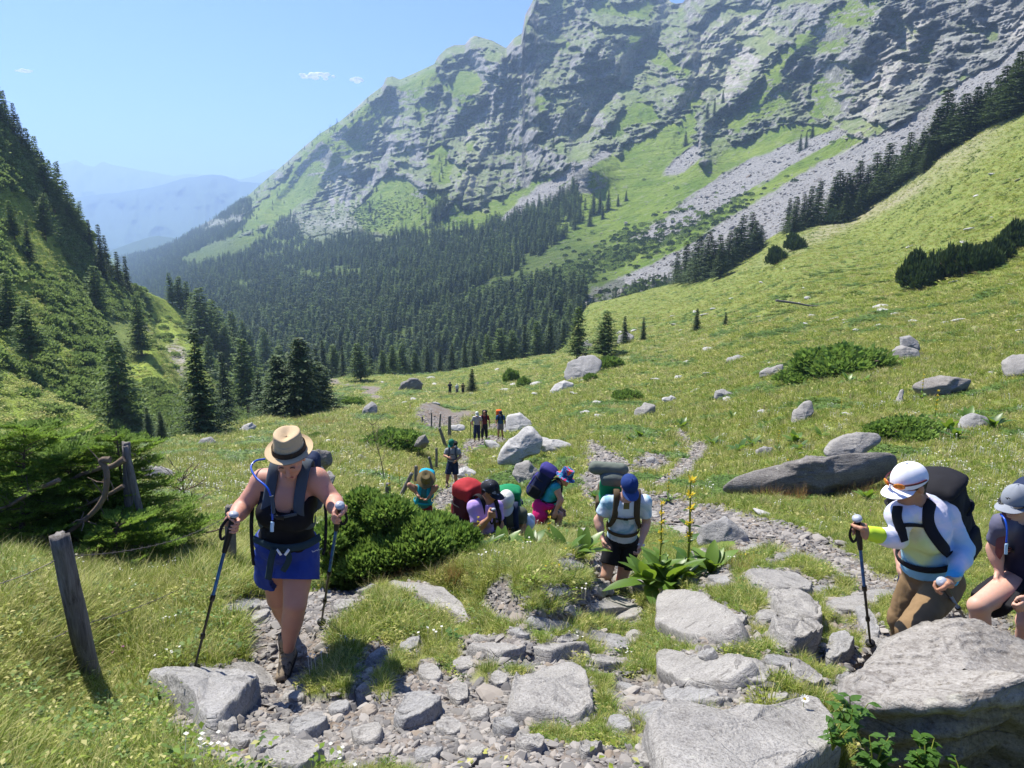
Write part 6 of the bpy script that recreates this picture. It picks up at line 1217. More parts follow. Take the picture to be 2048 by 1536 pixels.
mb = MB(); c = fm(1253,1012,-.165); mb.add([c + [-.03, 0, -.035], c + [.03, 0, -.035], c + [.03, -.004, .035], c + [-.03, -.004, .035]], [[0, 1, 2, 3]]); obj('shirt_print', mb.mesh('shirt_print', fab('print_brown', (.16, .13, .04))), m.lo)
tube_obj('watch', [fm(1276,1088,-.155), fm(1283,1092,-.16), fm(1289,1090,-.13)], .014, fab('white_band', (.7, .7, .68)), m.lo, .4, (0, -1, 0))
CAMO = fab('brown_harness', (.075, .055, .03)); backpack('green backpack with a rolled olive mat on top, behind the man in the blue cap', m, (fab('pack_green', (.01, .20, .08)), fab('pack_grey', (.10, .12, .11)), CAMO), .14, .11, .25, off=(-.13, 0, .03), roll=(fab('olive_roll', (.13, .15, .12)), (-.06, -.02, .32), .075, .14))
# the woman in tie-dye
Yt = 4.05; t = NT('tie_dye'); v = t.co(); n1 = t.noise(v, 3.2, 3, .5, 2.0); n2 = t.noise(v, 2.4, 3, .5, 1.5); c = t.mix(t.ramp(n1, [(.42, 0), (.55, 1)]), (.62, .60, .66), (.22, .40, .56)); c = t.mix(t.ramp(n2, [(.50, 0), (.60, .75)]), c, (.55, .62, .28)); c = t.mix(t.ramp(t.noise(v, 4.5, 3, .5, 1), [(.55, 0), (.66, .6)]), c, (.60, .45, .58)); M_TIE = t.pbr(c, .8, t.bump(t.noise(v, 9, 3), .5, .012), .2)
M_KHAKI = fab('khaki_cloth', (.20, .13, .065), var=.2)
gT = at(1716, 1060, Yt - .12); gTt = at(1714, 1036, Yt - .13); tT = at(1742, 1300, 4.35); gU = at(1882, 1175, Yt - .34); gUt = at(1883, 1163, Yt - .36); tU = at(1945, 1262, Yt + .25)
J = dict(head=(1818,968,-.05), neck=(1836,1004,.0), shL=(1800,1030,-.06), shR=(1888,1022,.04), pel=(1862,1150,.06), hipL=(1835,1168,.10), hipR=(1893,1166,.0), knL=(1803,1236,.16), knR=(1822,1262,-.24), ankL=(1812,1350,.38), ankR=(1806,1385,-.10), toeL=(1800,1365,.22), toeR=(1780,1375,-.18),
 elL=(1797,1080,-.10), elR=(1930,1100,-.04), wrL=(1738,1066,-.14), wrR=(1903,1160,-.26))
d_ = Person('woman in a white cap and pastel tie-dye shirt behind the ledge rock', Yt, J, (-.86,-.36,-.36), SK_C, .98, .0065, tf=(-.72,-.62,-.2), grip=((gT, gTt - tT, 1), (gU, gUt - tU, 1)))
t = NT('tie_dye_cloth'); v = t.co(); nz_ = t.noise(v, 5, 3, .5, 1.0)
def near(pt, r0, r1, col, base):
    x = t.n('ShaderNodeVectorMath', operation='DISTANCE'); t.put(x.inputs[0], v); x.inputs[1].default_value = tuple(pt); dd = t.math('ADD', x.outputs['Value'], t.math('MULTIPLY', t.math('SUBTRACT', nz_, .5), .22)); return t.mix(t.ramp(dd, [(r0, 1), (r1, 0)]), base, col)
c = t.mix(t.ramp(t.noise(v, 4, 3, .5, 1.5), [(.5, 0), (.62, .8)]), (.66, .62, .70), (.42, .52, .66)); be_ = d_.P['neck'] * .25 + d_.P['pel'] * .75; c = near(be_ + d_.F * .1, .12, .20, (.22, .44, .58), c); c = near(d_.C + d_.F * .14 - d_.U * .03, .10, .17, (.58, .68, .30), c); c = near(d_.P['neck'] * .85 + d_.P['pel'] * .15 + d_.F * .12, .04, .10, (.68, .66, .42), c); c = near(d_.P['wrR'], .06, .12, (.08, .38, .60), c); c = near(d_.P['elR'], .08, .16, (.35, .52, .66), c); M_TIE = t.pbr(c, .8, t.bump(t.noise(v, 9, 3), .5, .012), .2)
d_.bust = 1.0; tie = d_.shirt(M_TIE, 1, .012, low=.05, neck=.068); d_.pants(M_KHAKI, 1.9, .013, 'trousers', .10, .010, (.010, 8)); d_.hair(fab('dark_hair', (.02, .013, .01), rough=.4), long=.10); WC = fab('white_cap', (.72, .72, .76), var=.05)
baseball_cap(d_.lo, d_.P['head'], d_.R_h, WC, 1.02)
R = d_.R_h; H = d_.P['head']; hd = lambda x, y, z: H + R @ np.array([x, y, z])
g = NT('orange_lens'); M_LENS = g.pbr(g.ramp(g.noise(g.co(), 20, 2), [(.4, (.55, .10, .01)), (.6, (.75, .30, .02))]), .1, None, .8, .3)
so = tube_obj('sunglasses', [hd(-.096,-.03,.045), hd(-.094,.03,.055), hd(-.07,.085,.062), hd(-.035,.112,.064), hd(0,.118,.066), hd(.035,.112,.064), hd(.07,.085,.062), hd(.094,.03,.055), hd(.096,-.03,.045)], .0055, fab('red_black_frame', (.06, .012, .012), rough=.3), d_.lo)
for q in (-1, 1): B = Body(.003); B.ell(hd(q * .042, .113, .060), (.032, .008, .020), R @ np.array([[cos(q * .45), -sin(q * .45), 0], [sin(q * .45), cos(q * .45), 0], [0, 0, 1]]).T, .002); B.build('lens', M_LENS, so)
B = Body(.0065); Wl, El = d_.P['wrL'], d_.P['elL']; B.cap(Wl, Wl + (El - Wl) * .32, .040, .047, .01); B.build('neon_cuff', fab('neon_yellow', (.46, .62, .04)), d_.lo)
tube_obj('watch', [d_.P['wrR'] + np.array([-.03, -.03, .02]), d_.P['wrR'] + np.array([.0, -.045, .025]), d_.P['wrR'] + np.array([.035, -.02, .02])], .014, fab('gold_band', (.5, .42, .25), rough=.3), d_.lo, .4, (0, -1, 0))
bp_ = backpack('large black backpack on the woman in the white cap', d_, (BLACK, BLACK, BLACK), .16, .13, .27, off=(.0, .02, -.11), straps=False, over=.03)
from mathutils.bvhtree import BVHTree
def drape(name, shirt, O, path, w, mat, parent, lift=.006):
    """a webbing strap lying on a garment"""
    bv = BVHTree.FromPolygons([v.co[:] for v in shirt.data.vertices], [p.vertices[:] for p in shirt.data.polygons]); P = []; N_ = []
    for x, y in spline([(a, b, 0) for a, b in path], 24)[:, :2]:
        d = unit(at(x, y, 1.0)); h_ = bv.ray_cast(Vector(-O), Vector(d))
        if h_[0] is not None: nn = np.array(h_[1]); nn = nn if nn @ d < 0 else -nn; P.append(np.array(h_[0]) + nn * lift); N_.append(nn)
    P = np.array(P); N_ = np.array(N_); K = np.array([.25, .5, .25])
    for _ in range(2): P[1:-1] = .25 * P[:-2] + .5 * P[1:-1] + .25 * P[2:]; N_[1:-1] = .25 * N_[:-2] + .5 * N_[1:-1] + .25 * N_[2:]
    N_ /= np.linalg.norm(N_, axis=1)[:, None]; mb = MB(); mb.tube(P + O - np.array(parent.location), w, 10, .3, N_); return obj(name, mb.mesh(name, mat), parent)
drape('shoulder_strap', tie, d_.O, [(1862,1004),(1856,1022),(1856,1045),(1866,1068),(1884,1092),(1900,1110)], .032, BLACK, bp_)
drape('shoulder_strap', tie, d_.O, [(1796,1014),(1794,1035),(1802,1060),(1808,1082)], .026, BLACK, bp_); drape('chest_strap', tie, d_.O, [(1802,1050),(1825,1049),(1850,1051),(1858,1048)], .012, BLACK, bp_)
pole('blue and black pole held out in front of the tie-dye shirt', gTt, tT, sgn=1, thick=1.15); pole('blue pole with a pale knob gripped above the khaki knee', gUt, tU, sgn=-1, thick=1.2)
# the man cut by the picture edge
Yg = 4.75; J = dict(head=(2033,1006,-.03), neck=(2042,1036,0), shL=(2008,1050,-.02), shR=(2090,1050,.08), pel=(2052,1160,.08), hipL=(2020,1172,.0), hipR=(2072,1172,.10), knL=(1956,1212,-.22), knR=(2052,1245,.0), ankL=(1966,1305,-.14), ankR=(2046,1325,.18), toeL=(1930,1325,-.2), toeR=(2020,1345,.1),
 elL=(1988,1096,.06), elR=(2105,1120,.02), wrL=(1998,1140,.0), wrR=(2056,1196,-.2))
e_ = Person('man in a grey cap and dark clothes at the picture edge, knee raised', Yg, J, (-.84,-.5,-.2), SK_B, 1.05, .009, curl=1.1, tf=(-.85,-.5,-.1))
t = NT('navy_grey_shirt'); sp = t.n('ShaderNodeSeparateXYZ'); t.put(sp.inputs[0], t.co()); M_NG = t.pbr(t.mix(t.ramp(sp.outputs[0], [(.12, 0), (.2, 1)]), (.10, .10, .15), (.012, .014, .04)), .8, None, .2)
e_.shirt(M_NG, .6, .012); e_.pants(BLACK, .62, .02, 'shorts', .12, .04); GC = fab('grey_cap', (.22, .24, .27)); baseball_cap(e_.lo, e_.P['head'], e_.R_h, GC, 1.03); e_.hair(fab('brown_hair'))
R = e_.R_h; H = e_.P['head']; he = lambda x, y, z: H + R @ np.array([x, y, z]); tube_obj('cap_logo', [he(-.012,.105,.078), he(0,.108,.085), he(.004,.107,.072), he(.016,.103,.080)], .0025, BLACK, e_.lo)
tube_obj('sunglasses', [he(-.09,-.02,.02), he(-.07,.078,.022), he(-.03,.098,.018), he(.03,.098,.018), he(.07,.078,.022), he(.09,-.02,.02)], .010, RUBBER, e_.lo, .4, None)
pk = backpack('dark backpack with a blue drinking tube on the man in the grey cap', e_, (NAVY, NAVY, fab('red_grey_strap', (.16, .06, .06))), .15, .11, .24, chest=.0, belt=False); oo = np.array(pk.location); ff = lambda px, py, dy: at(px, py, Yg + dy) - oo
tube_obj('drinking_tube', [ff(2001,1028,-.10), ff(2010,1040,-.16), ff(2014,1060,-.19), ff(2013,1085,-.2)], .006, M_TUBE, pk); tube_obj('mouthpiece', [ff(2013,1088,-.2), ff(2012,1098,-.2), ff(2012,1108,-.2)], .011, bpy.data.materials['clear_blue'], pk, .6, (0, -1, 0))
# the walker hidden behind the tie-dye shirt
J = dict(head=(1836,990,0), neck=(1838,1015,0), shL=(1806,1026,0), shR=(1870,1026,0), pel=(1840,1120,.05), hipL=(1825,1128,.05), hipR=(1856,1128,.05), knL=(1822,1190,0), knR=(1856,1190,.1), ankL=(1822,1262,.1), ankR=(1858,1262,.2), toeL=(1815,1276,0), toeR=(1852,1276,.1), elL=(1798,1080,.05), elR=(1880,1080,.05), wrL=(1798,1122,-.05), wrR=(1880,1125,0))
x_ = Person('walker almost wholly hidden behind the tie-dye shirt, one bare arm showing', 5.3, J, (-.3,-.9,-.3), SK_B, .95, .011); x_.shirt(fab('grey_shirt', (.2, .2, .21)), .5); x_.pants(NAVY, .7); x_.hair(fab('brown_hair'))
backpack('black backpack on the walker behind the tie-dye shirt', x_, (BLACK, BLACK, BLACK), .13, .09, .22, pockets=False, res=.014)
# purple shirt, red pack
Yp = 8.0; gp = at(986, 1028, Yp - .22); gpt = at(987, 1018, Yp - .23); gpe = at(998, 1150, Yp - .15)
J = dict(head=(980,982,0), neck=(971,1002,.0), shL=(948,1014,-.06), shR=(992,1014,.06), pel=(966,1080,.05), hipL=(956,1088,.0), hipR=(976,1088,.08), knL=(962,1132,-.05), knR=(980,1132,.05), ankL=(958,1182,.05), ankR=(976,1182,.15), toeL=(968,1192,-.05), toeR=(986,1192,.05), elL=(955,1058,-.16), elR=(1000,1050,.05), wrL=(979,1036,-.22), wrR=(998,1075,-.02))
p_ = Person('woman in a lilac T-shirt and dark patterned cap carrying a red pack', Yp, J, (.82,-.45,-.32), SK_C, 1.0, .010, tf=(.75,-.6,-.2), grip=((gp, gpt - gpe, 1), None)); p_.bust = 1.0
p_.shirt(fab('lilac_shirt', (.42, .29, .62)), .62, .014); p_.pants(NAVY, 1.6, .016, 'trousers'); p_.hair(fab('dark_hair'), long=.06); t = NT('patterned_cap'); M_PC = t.pbr(t.ramp(t.noise(t.co(), 14, 3), [(.4, (.012, .014, .02)), (.55, (.03, .035, .05)), (.62, (.25, .27, .33))], 'CONSTANT'), .7, None, .2); baseball_cap(p_.lo, p_.P['head'], p_.R_h, M_PC, 1.08, tip=.2)
R = p_.R_h; H = p_.P['head']; hp = lambda x, y, z: H + R @ np.array([x, y, z]); tube_obj('sunglasses', [hp(-.09,-.02,.02), hp(-.07,.078,.022), hp(-.03,.098,.016), hp(.03,.098,.016), hp(.07,.078,.022), hp(.09,-.02,.02)], .010, RUBBER, p_.lo, .5, None)
RED = fab('pack_red', (.33, .025, .03)); backpack('large red and black backpack leaning back on the woman in lilac', p_, (fab('pack_maroon', (.07, .012, .02)), RED, BLACK), .15, .13, .26, over=.09, off=(0, -.03, -.05))
pole('dark pole held upright between the lilac shirt and the olive shirt', gpt, gpe)
# grey-white cap and olive shirt
J = dict(head=(1013,1002,-.08), neck=(1018,1020,0), shL=(1000,1028,.0), shR=(1041,1027,.0), pel=(1020,1080,.06), hipL=(1011,1086,.06), hipR=(1030,1086,.06), knL=(1010,1130,0), knR=(1030,1130,0), ankL=(1010,1178,.1), ankR=(1030,1178,.1), toeL=(1010,1190,-.05), toeR=(1032,1190,-.05), elL=(1000,1058,-.02), elR=(1046,1056,-.02), wrL=(1004,1082,-.15), wrR=(1036,1080,-.10))
q_ = Person('person in a pale grey cap and olive T-shirt with bent head', 8.35, J, (-.1,-.62,-.78), SK_C, .98, .011); q_.shirt(fab('olive_shirt', (.075, .085, .06)), .55, .014); q_.pants(BLACK, 1.6, .016, 'trousers'); q_.hair(fab('dark_hair')); baseball_cap(q_.lo, q_.P['head'], q_.R_h, fab('pale_cap', (.55, .58, .52)), 1.1)
pk = backpack('dark teal backpack with a pale jacket hanging from it, behind the pale grey cap', q_, (fab('pack_teal', (.01, .10, .09)), fab('pack_green'), NAVY), .15, .11, .24, pockets=False); oo = np.array(pk.location)
B = Body(.012); a0 = at(1045, 1020, 8.5) - oo; a1 = at(1058, 1050, 8.45) - oo; a2 = at(1048, 1078, 8.4) - oo; B.chain([a0, a1, a2], [.03, .065, .06], .03); B.ell(at(1060, 1040, 8.6) - oo, (.07, .06, .09), None, .04); B.wr = (.012, 9); B.build('hanging_jacket', fab('pale_jacket', (.50, .55, .60)), pk)
# bending walker with the purple pack
Yb = 11.6; J = dict(head=(1130,957,-.12), neck=(1117,968,-.05), shL=(1112,975,-.17), shR=(1108,970,.17), pel=(1088,1014,.0), hipL=(1092,1018,-.08), hipR=(1090,1016,.08), knL=(1119,1030,-.14), knR=(1082,1046,.1), ankL=(1116,1058,-.12), ankR=(1070,1076,.15), toeL=(1134,1070,-.12), toeR=(1086,1084,.15), elL=(1122,1000,-.24), elR=(1114,998,.22), wrL=(1112,1020,-.24), wrR=(1122,1018,.1))
b_ = Person('walker in a colourful sun hat and teal vest bending forward', Yb, J, (.86,-.22,-.42), SK_A, 1.05, .012, tf=(.8,-.25,-.6)); b_.shirt(fab('teal_vest', (.03, .30, .34)), .05, .012, tank=False, sleeves=''); b_.pants(fab('olive_shorts', (.10, .09, .06)), .95, .02, 'shorts', .12, .03)
t = NT('rainbow_hat'); M_RH = t.pbr(t.ramp(t.noise(t.co(), 9, 2), [(.35, (.02, .04, .18)), (.45, (.05, .25, .4)), (.52, (.45, .02, .12)), (.6, (.7, .18, .05)), (.7, (.6, .05, .25))], 'CONSTANT'), .8, None, .2); sun_hat(b_.lo, b_.P['head'], b_.R_h, M_RH, .05, .35, 1.1)
b_.hair(fab('brown_hair')); PUR = fab('pack_purple', (.035, .03, .16)); backpack('purple and dark blue backpack on the bending walker', b_, (fab('pack_darkblue', (.012, .018, .06)), PUR, BLACK), .16, .13, .27, over=.06)
B = Body(.014); g0 = lambda px, py, dy: at(px, py, Yb + dy) - b_.O; B.ell(g0(1079,1012,.02), (.13, .16, .10), None, .05).chain([g0(1075,1005,-.1), g0(1080,1030,-.15), g0(1076,1058,-.12)], [.07, .12, .05], .06).chain([g0(1088,1012,-.16), g0(1098,1014,-.18), g0(1104,1012,-.17)], [.07, .05, .04], .05); B.wr = (.014, 6); B.build('tied_jacket', fab('magenta_jacket', (.50, .012, .13)), b_.lo)
# arms akimbo, teal straps
J = dict(head=(852,960,-.08), neck=(850,972,0), shL=(834,978,0), shR=(865,978,0), pel=(846,1012,.05), hipL=(840,1016,.05), hipR=(853,1016,.05), knL=(838,1045,0), knR=(854,1045,0), ankL=(838,1078,.1), ankR=(854,1078,.1), toeL=(838,1086,-.05), toeR=(854,1086,-.05), elL=(819,970,-.12), elR=(872,974,-.12), wrL=(833,987,-.16), wrR=(862,988,-.16))
c_ = Person('walker in an olive brimmed hat and teal clothes with elbows spread wide', 12.3, J, (.1,-.7,-.65), SK_C, .98, .012, feet=False); c_.shirt(fab('teal_shirt', (.03, .16, .17)), .06, .012, sleeves=''); c_.pants(fab('dark_red_shorts', (.18, .02, .02)), .6); sun_hat(c_.lo, c_.P['head'], c_.R_h, fab('olive_hat', (.13, .10, .045)), .055, .45, 1.1); c_.hair(fab('brown_hair'))
backpack('turquoise backpack on the walker with spread elbows', c_, (fab('pack_turquoise', (.01, .30, .42)),) * 3, .13, .10, .25, res=.014)
# green cap
J = dict(head=(903,886,-.08), neck=(905,895,0), shL=(894,901,0), shR=(916,901,0), pel=(905,925,.02), hipL=(900,928,.02), hipR=(910,928,.02), knL=(896,949,-.05), knR=(911,949,0), ankL=(894,966,0), ankR=(912,967,.1), toeL=(893,970,-.15), toeR=(914,971,-.15), elL=(889,911,-.05), elR=(921,912,-.05), wrL=(897,915,-.25), wrR=(913,921,-.2))
h_ = Person('man in a green cap, grey T-shirt and dark shorts standing on the gravel path', 24.2, J, (-.25,-.75,-.6), SK_C, 1.02, .016); h_.shirt(fab('grey_tee', (.24, .25, .26)), .6, .014); h_.pants(NAVY, .95, .02, 'shorts', .12, .03); baseball_cap(h_.lo, h_.P['head'], h_.R_h, fab('green_cap', (.01, .13, .09)), 1.12)
backpack('dark backpack on the man in the green cap', h_, (BLACK, BLACK, M_GREYC), .15, .11, .25, res=.018, pockets=False)
# the trio
def far(label, x, y, Y, hh, f, sh, pa, hat, pk=None, pl=None, fr=.6, leg=.6, h=.022, pats=None, lean=0):
    """a small far walker: x, y feet in the photo, hh pixel height"""
    k = hh / 100.0; j = lambda dx, dy, d=0: (x + dx * k, y - dy * k, d)
    J = dict(head=j(0, 92, -.05), neck=j(0, 83), shL=j(-11, 79), shR=j(11, 79), pel=j(0, 52, .03), hipL=j(-5, 49, .03), hipR=j(5, 49, .03), knL=j(-7, 27, -.08), knR=j(6, 27, .05), ankL=j(-8, 5, 0), ankR=j(7, 6, .15), toeL=j(-9, 1, -.15), toeR=j(7, 2, 0), elL=j(-17, 63, -.02), elR=j(17, 63, 0), wrL=j(-15, 50, -.15), wrR=j(17, 48, -.08))
    o = Person(label, Y, J, f, SK_C, 1.0, h); o.shirt(sh, fr, .014); o.pants(pa, leg, .018, 'shorts' if leg < 1 else 'trousers'); (baseball_cap(o.lo, o.P['head'], o.R_h, hat, 1.1) if hat is not None else o.hair(fab('dark_hair')))
    if pk: backpack(pk[0], o, (pk[1], pk[1], BLACK), .15, .12, .28, off=(pk[2], 0, .06), res=.025, pockets=False, belt=False)
    return o
t = NT('striped_shirt'); wv = t.n('ShaderNodeTexWave', bands_direction='Z'); t.put(wv.inputs[0], t.co()); wv.inputs['Scale'].default_value = 5; M_STR = t.pbr(t.ramp(wv.outputs['Fac'], [(.45, (.55, .55, .52)), (.55, (.08, .06, .08))], 'CONSTANT'), .8)
o = far('woman in a striped top and pale cap leading the pair on the far path', 954, 881, 40, 58, (.1,-.8,-.4), M_STR, NAVY, fab('pale_cap'), None, leg=1.8)
pole('thin dark pole of the woman in the striped top', at(942, 842, 39.8), at(940, 880, 39.7), col=M_SHAFT, thick=2.0, strap=False)
far('man in a dark red shirt walking close behind the striped top', 969, 879, 41, 58, (-.1,-.8,-.4), fab('dark_red_shirt', (.13, .015, .02)), fab('black_trousers', (.014, .014, .018)), None, ('tall black backpack rising above the man in dark red', BLACK, 0), leg=1.8)
far('walker in a blue T-shirt and grey shorts to the right of the pair', 1001, 876, 39.5, 54, (.05,-.85,-.35), fab('blue_tee', (.02, .07, .16)), fab('grey_shorts', (.17, .15, .17)), fab('dark_cap', (.02, .02, .03)), ('orange backpack on the walker in the blue T-shirt', fab('pack_orange', (.75, .13, .02)), -.10), leg=.8)
far('tiny distant walker in dark clothes, farthest to the left of three', 900, 788, 92, 24, (.1,-.9,-.3), NAVY, BLACK, fab('dark_cap'), None, h=.03, leg=1.7); far('tiny distant walker in pale clothes between the other two', 914, 789, 94, 21, (.1,-.9,-.3), fab('pale_jacket'), fab('grey_shorts'), fab('pale_cap'), None, h=.03, leg=1.7); far('tiny distant walker in brown next to the small bushy spruce', 926, 788, 92, 22, (.1,-.9,-.3), fab('olive_hat'), BLACK, fab('dark_cap'), None, h=.03, leg=1.7)
# ------------------------------------------------------------------ plants and wood near the path
def sprigs(C, R, n, card, seed, up=.7, w=.2):
    rng = np.random.default_rng(seed); d = rng.normal(size=(n, 3)); d[:, 2] = np.abs(d[:, 2]) * .9 + .05; d /= np.linalg.norm(d, axis=1)[:, None]
    P = np.asarray(C) + d * (.6 + .4 * rng.random(n) ** .5)[:, None] * np.asarray(R); dr = d + np.array([0, 0, up]) + rng.normal(0, .3, (n, 3)); dr /= np.linalg.norm(dr, axis=1)[:, None]
    wv = np.cross(dr, rng.normal(size=(n, 3))); wv /= np.linalg.norm(wv, axis=1)[:, None]; L = card * (.6 + .8 * rng.random(n))[:, None]
    return np.stack([P, P + dr * L * .5 - wv * L * w, P + dr * L, P + dr * L * .5 + wv * L * w], 1).reshape(-1, 3)
def mound(name, lobes, mat, card, dens, seed, w=.2):
    rng = np.random.default_rng(seed); V = [sprigs(c, r, int(dens * r[0] * r[2]), card, seed + i, .7, w) for i, (c, r) in enumerate(lobes)]; V = np.concatenate(V)
    return mesh_np(name, V, np.arange(len(V)).reshape(-1, 4), None, False, mat)
def big_juniper():
    Y = 6.15; O = at(795, 1190, Y); rng = np.random.default_rng(3); lob = []; wd = MB()
    out = [(655,1105,30),(670,1060,34),(690,1040,34),(720,1026,38),(750,1022,40),(780,1028,38),(815,1030,40),(850,1050,40),(880,1070,38),(905,1085,34),(920,1110,30),(700,1100,45),(745,1070,50),(790,1080,50),(840,1088,50),(820,1060,44),(865,1080,40),(885,1125,38),(720,1145,40),(770,1140,44),(820,1150,40),(870,1155,32),(665,1140,26),(740,1110,44),(800,1120,44),(850,1130,40)]
    for x, y, r in out:
        for k in range(2):
            a = rng.normal(0, 12, 2); c = at(x + a[0], y + r * .5 + a[1], Y + rng.uniform(-.18, .35) + (1150 - y) * .0022) - O; rr = r / F * Y * rng.uniform(.75, 1.1); lob.append((c, (rr * 1.25, rr * 1.25, rr))); wd.tube([np.array([rng.normal() * .2, .15, 0]), c * [.8, .8, .5], c], [.02, .014, .008], 5)
    o = thing('juniper_bush', 'large dense juniper bush right behind the woman in the straw hat', 'juniper', tuple(O)); obj('foliage', mound('juniper_foliage', lob, M_JUN, .060, 42000, 11, .22), o); obj('branches', wd.mesh('juniper_branches', M_BARK), o)
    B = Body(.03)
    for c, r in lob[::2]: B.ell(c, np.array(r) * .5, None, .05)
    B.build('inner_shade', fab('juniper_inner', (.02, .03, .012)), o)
big_juniper()
# young spruces on the left
M_YS = needles('young_spruce_needles', (.12, .22, .03), (.22, .34, .05), (.23, .36, .055), .5)
def bough(mbw, base, d, L, droop, seed, out):
    rng = np.random.default_rng(seed); d = unit(d); sd = unit(np.cross(d, [0, 0, 1])); n = 16; s_ = np.linspace(0, 1, n); P = base + d * (s_ * L)[:, None] + np.array([0, 0, 1.]) * ((-droop * s_ ** 1.6 + .10 * s_ ** 3) * L)[:, None]; mbw.tube(P[::3], np.linspace(.006, .002, len(P[::3])), 4)
    tw = []
    for i in range(2, n):
        for sg in (-1, 1):
            l = L * .42 * (1 - .75 * s_[i]) * rng.uniform(.7, 1.2) + .03; e = unit(d * .75 + sd * sg * .8 + np.array([0, 0, rng.normal(-.08, .12)])); tw.append((P[i], e, l))
    tw.append((P[-1], d, .08))
    for p0, e, l in tw:
        m = int(l / .0046) + 3; t_ = rng.random(m); q = p0 + e * (t_ * l)[:, None]; a = rng.random(m) * 2 * pi; s1 = unit(np.cross(e, [0, 0, 1])); s2 = np.cross(s1, e)
        nd = e * .75 + s1 * np.cos(a)[:, None] * .8 + s2 * (np.abs(np.sin(a)) * .7)[:, None]; nd /= np.linalg.norm(nd, axis=1)[:, None]; wv = np.cross(nd, s2 + .01); wv /= np.linalg.norm(wv, axis=1)[:, None]; ln = .034
        out.append(np.stack([q, q + nd * ln * .5 - wv * .0048, q + nd * ln, q + nd * ln * .5 + wv * .0048], 1).reshape(-1, 3))
def young_spruce(px, base, top, Y, R, nb, label, seed, lean=0, shape=.6):
    O = at(px, base, Y); T = at(px + lean, top, Y) - O; H = np.linalg.norm(T); o = thing('young_spruce', label, 'young spruce', tuple(O)); rng = random.Random(seed); out = []; wd = MB(); tr = MB(); tr.tube([T * 0, T * .5, T], [.03, .018, .005], 7)
    for i in range(nb):
        f = (i + .5) / nb; a = i * 2.4 + rng.random(); L = R * ((1 - f) ** shape + .12) * rng.uniform(.7, 1.15); bough(wd, T * (f * .95 + .02), np.array([cos(a), sin(a), rng.uniform(.0, .7)]), L, rng.uniform(.2, .45), seed * 100 + i, out)
    V = np.concatenate(out); obj('trunk', tr.mesh('young_trunk', M_BARK), o); obj('twigs', wd.mesh('young_twigs', M_BARK), o); obj('needles', mesh_np('young_needles', V, np.arange(len(V)).reshape(-1, 4), None, False, M_YS), o)
young_spruce(40, 1150, 850, 6.4, .85, 84, 'bushy bright young spruce at the picture edge above the nearest post', 1, 10, .35)
young_spruce(150, 1130, 905, 6.7, .75, 76, 'young spruce between the picture edge and the crossed grey posts', 2, -10, .3)
young_spruce(262, 1130, 862, 6.9, .60, 60, 'young spruce growing through the crossed grey posts', 3, -30, .35)
young_spruce(330, 1130, 1030, 7.2, .55, 34, 'lowest young spruce sprawling right of the crossed grey posts', 4, 10, .2)
young_spruce(225, 1150, 1045, 6.2, .48, 36, 'low young spruce in front of the crossed grey posts', 5, 10, .2)
# weathered wood
t = NT('weathered_wood'); v = t.co(); wv = t.mapping(v, (9, 9, .8)); n = t.noise(wv, 3, 6, .7, .5); M_WOOD = t.pbr(t.ramp(n, [(.3, (.05, .042, .035)), (.5, (.16, .148, .135)), (.7, (.27, .255, .235))]), .9, t.bump(n, .9, .015), .15); M_TWIG = bark('dead_branch_bark', (.20, .155, .115))
def post(label, b, t_, Y, r, group=None, dy=0, seed=0, cat='fence post', name='fence_post', split=False):
    O = at(b[0], b[1], Y); T = at(t_[0], t_[1], Y + dy) - O; n, m = 18, 22; rng = np.random.default_rng(seed); V = []; d = unit(T); e1 = unit(np.cross(d, [0, 1, .1])); e2 = np.cross(d, e1)
    for i in range(n):
        s_ = i / (n - 1); a = np.arange(m) / m * 2 * pi; q = np.stack([np.cos(a), np.sin(a), a * 0 + s_ * 3], -1); rad = r * (1.12 - .22 * s_) * (1 + .16 * fbm(q * [1.5, 1.5, 1.2] + seed, 3, seed) + .10 * ridged(q * [4, 4, .6] + seed, 2, seed + 1))
        if split: rad = rad * (1 - .42 * np.exp(-((a - 4.3) / .13) ** 2) * smooth(.45, .75, s_)); rad = rad * (1 + .22 * np.exp(-((s_ - .62) / .06) ** 2) * np.cos(a - 5.5))
        V.append(T * (s_ * 1.12 - .12) + (np.cos(a) * rad)[:, None] * e1 + (np.sin(a) * rad)[:, None] * e2 + d * (r * .25 * rng.normal(size=m)[:, None] * (i == n - 1)) * .6)
    V = np.array(V).reshape(-1, 3); ii = np.arange(n * m).reshape(n, m); j = np.roll(ii, -1, 1); f = np.stack([ii[:-1], j[:-1], j[1:], ii[1:]], -1).reshape(-1, 4); V = np.vstack([V, T * 1.0 + d * r * .05]); cap = np.stack([ii[-1], j[-1], np.full(m, n * m)], -1)
    return tag(obj(name, mesh_np(name, V, [f, cap], None, True, M_WOOD), None, None, tuple(O)), label, cat, group)
post('thick weathered post with a long split, nearest the viewer', (190,1395), (118,1072), 4.0, .052, None, -.15, 3, split=True)
post('short grey post behind the hand of the woman in the straw hat', (462,1152), (460,1012), 6.45, .045, None, 0, 5)
post('upright grey post of the crossed pair among the young spruces', (262,1110), (252,885), 6.6, .038, None, 0, 7); post('leaning grey post of the crossed pair among the young spruces', (296,1090), (250,893), 6.55, .028, None, 0, 8)
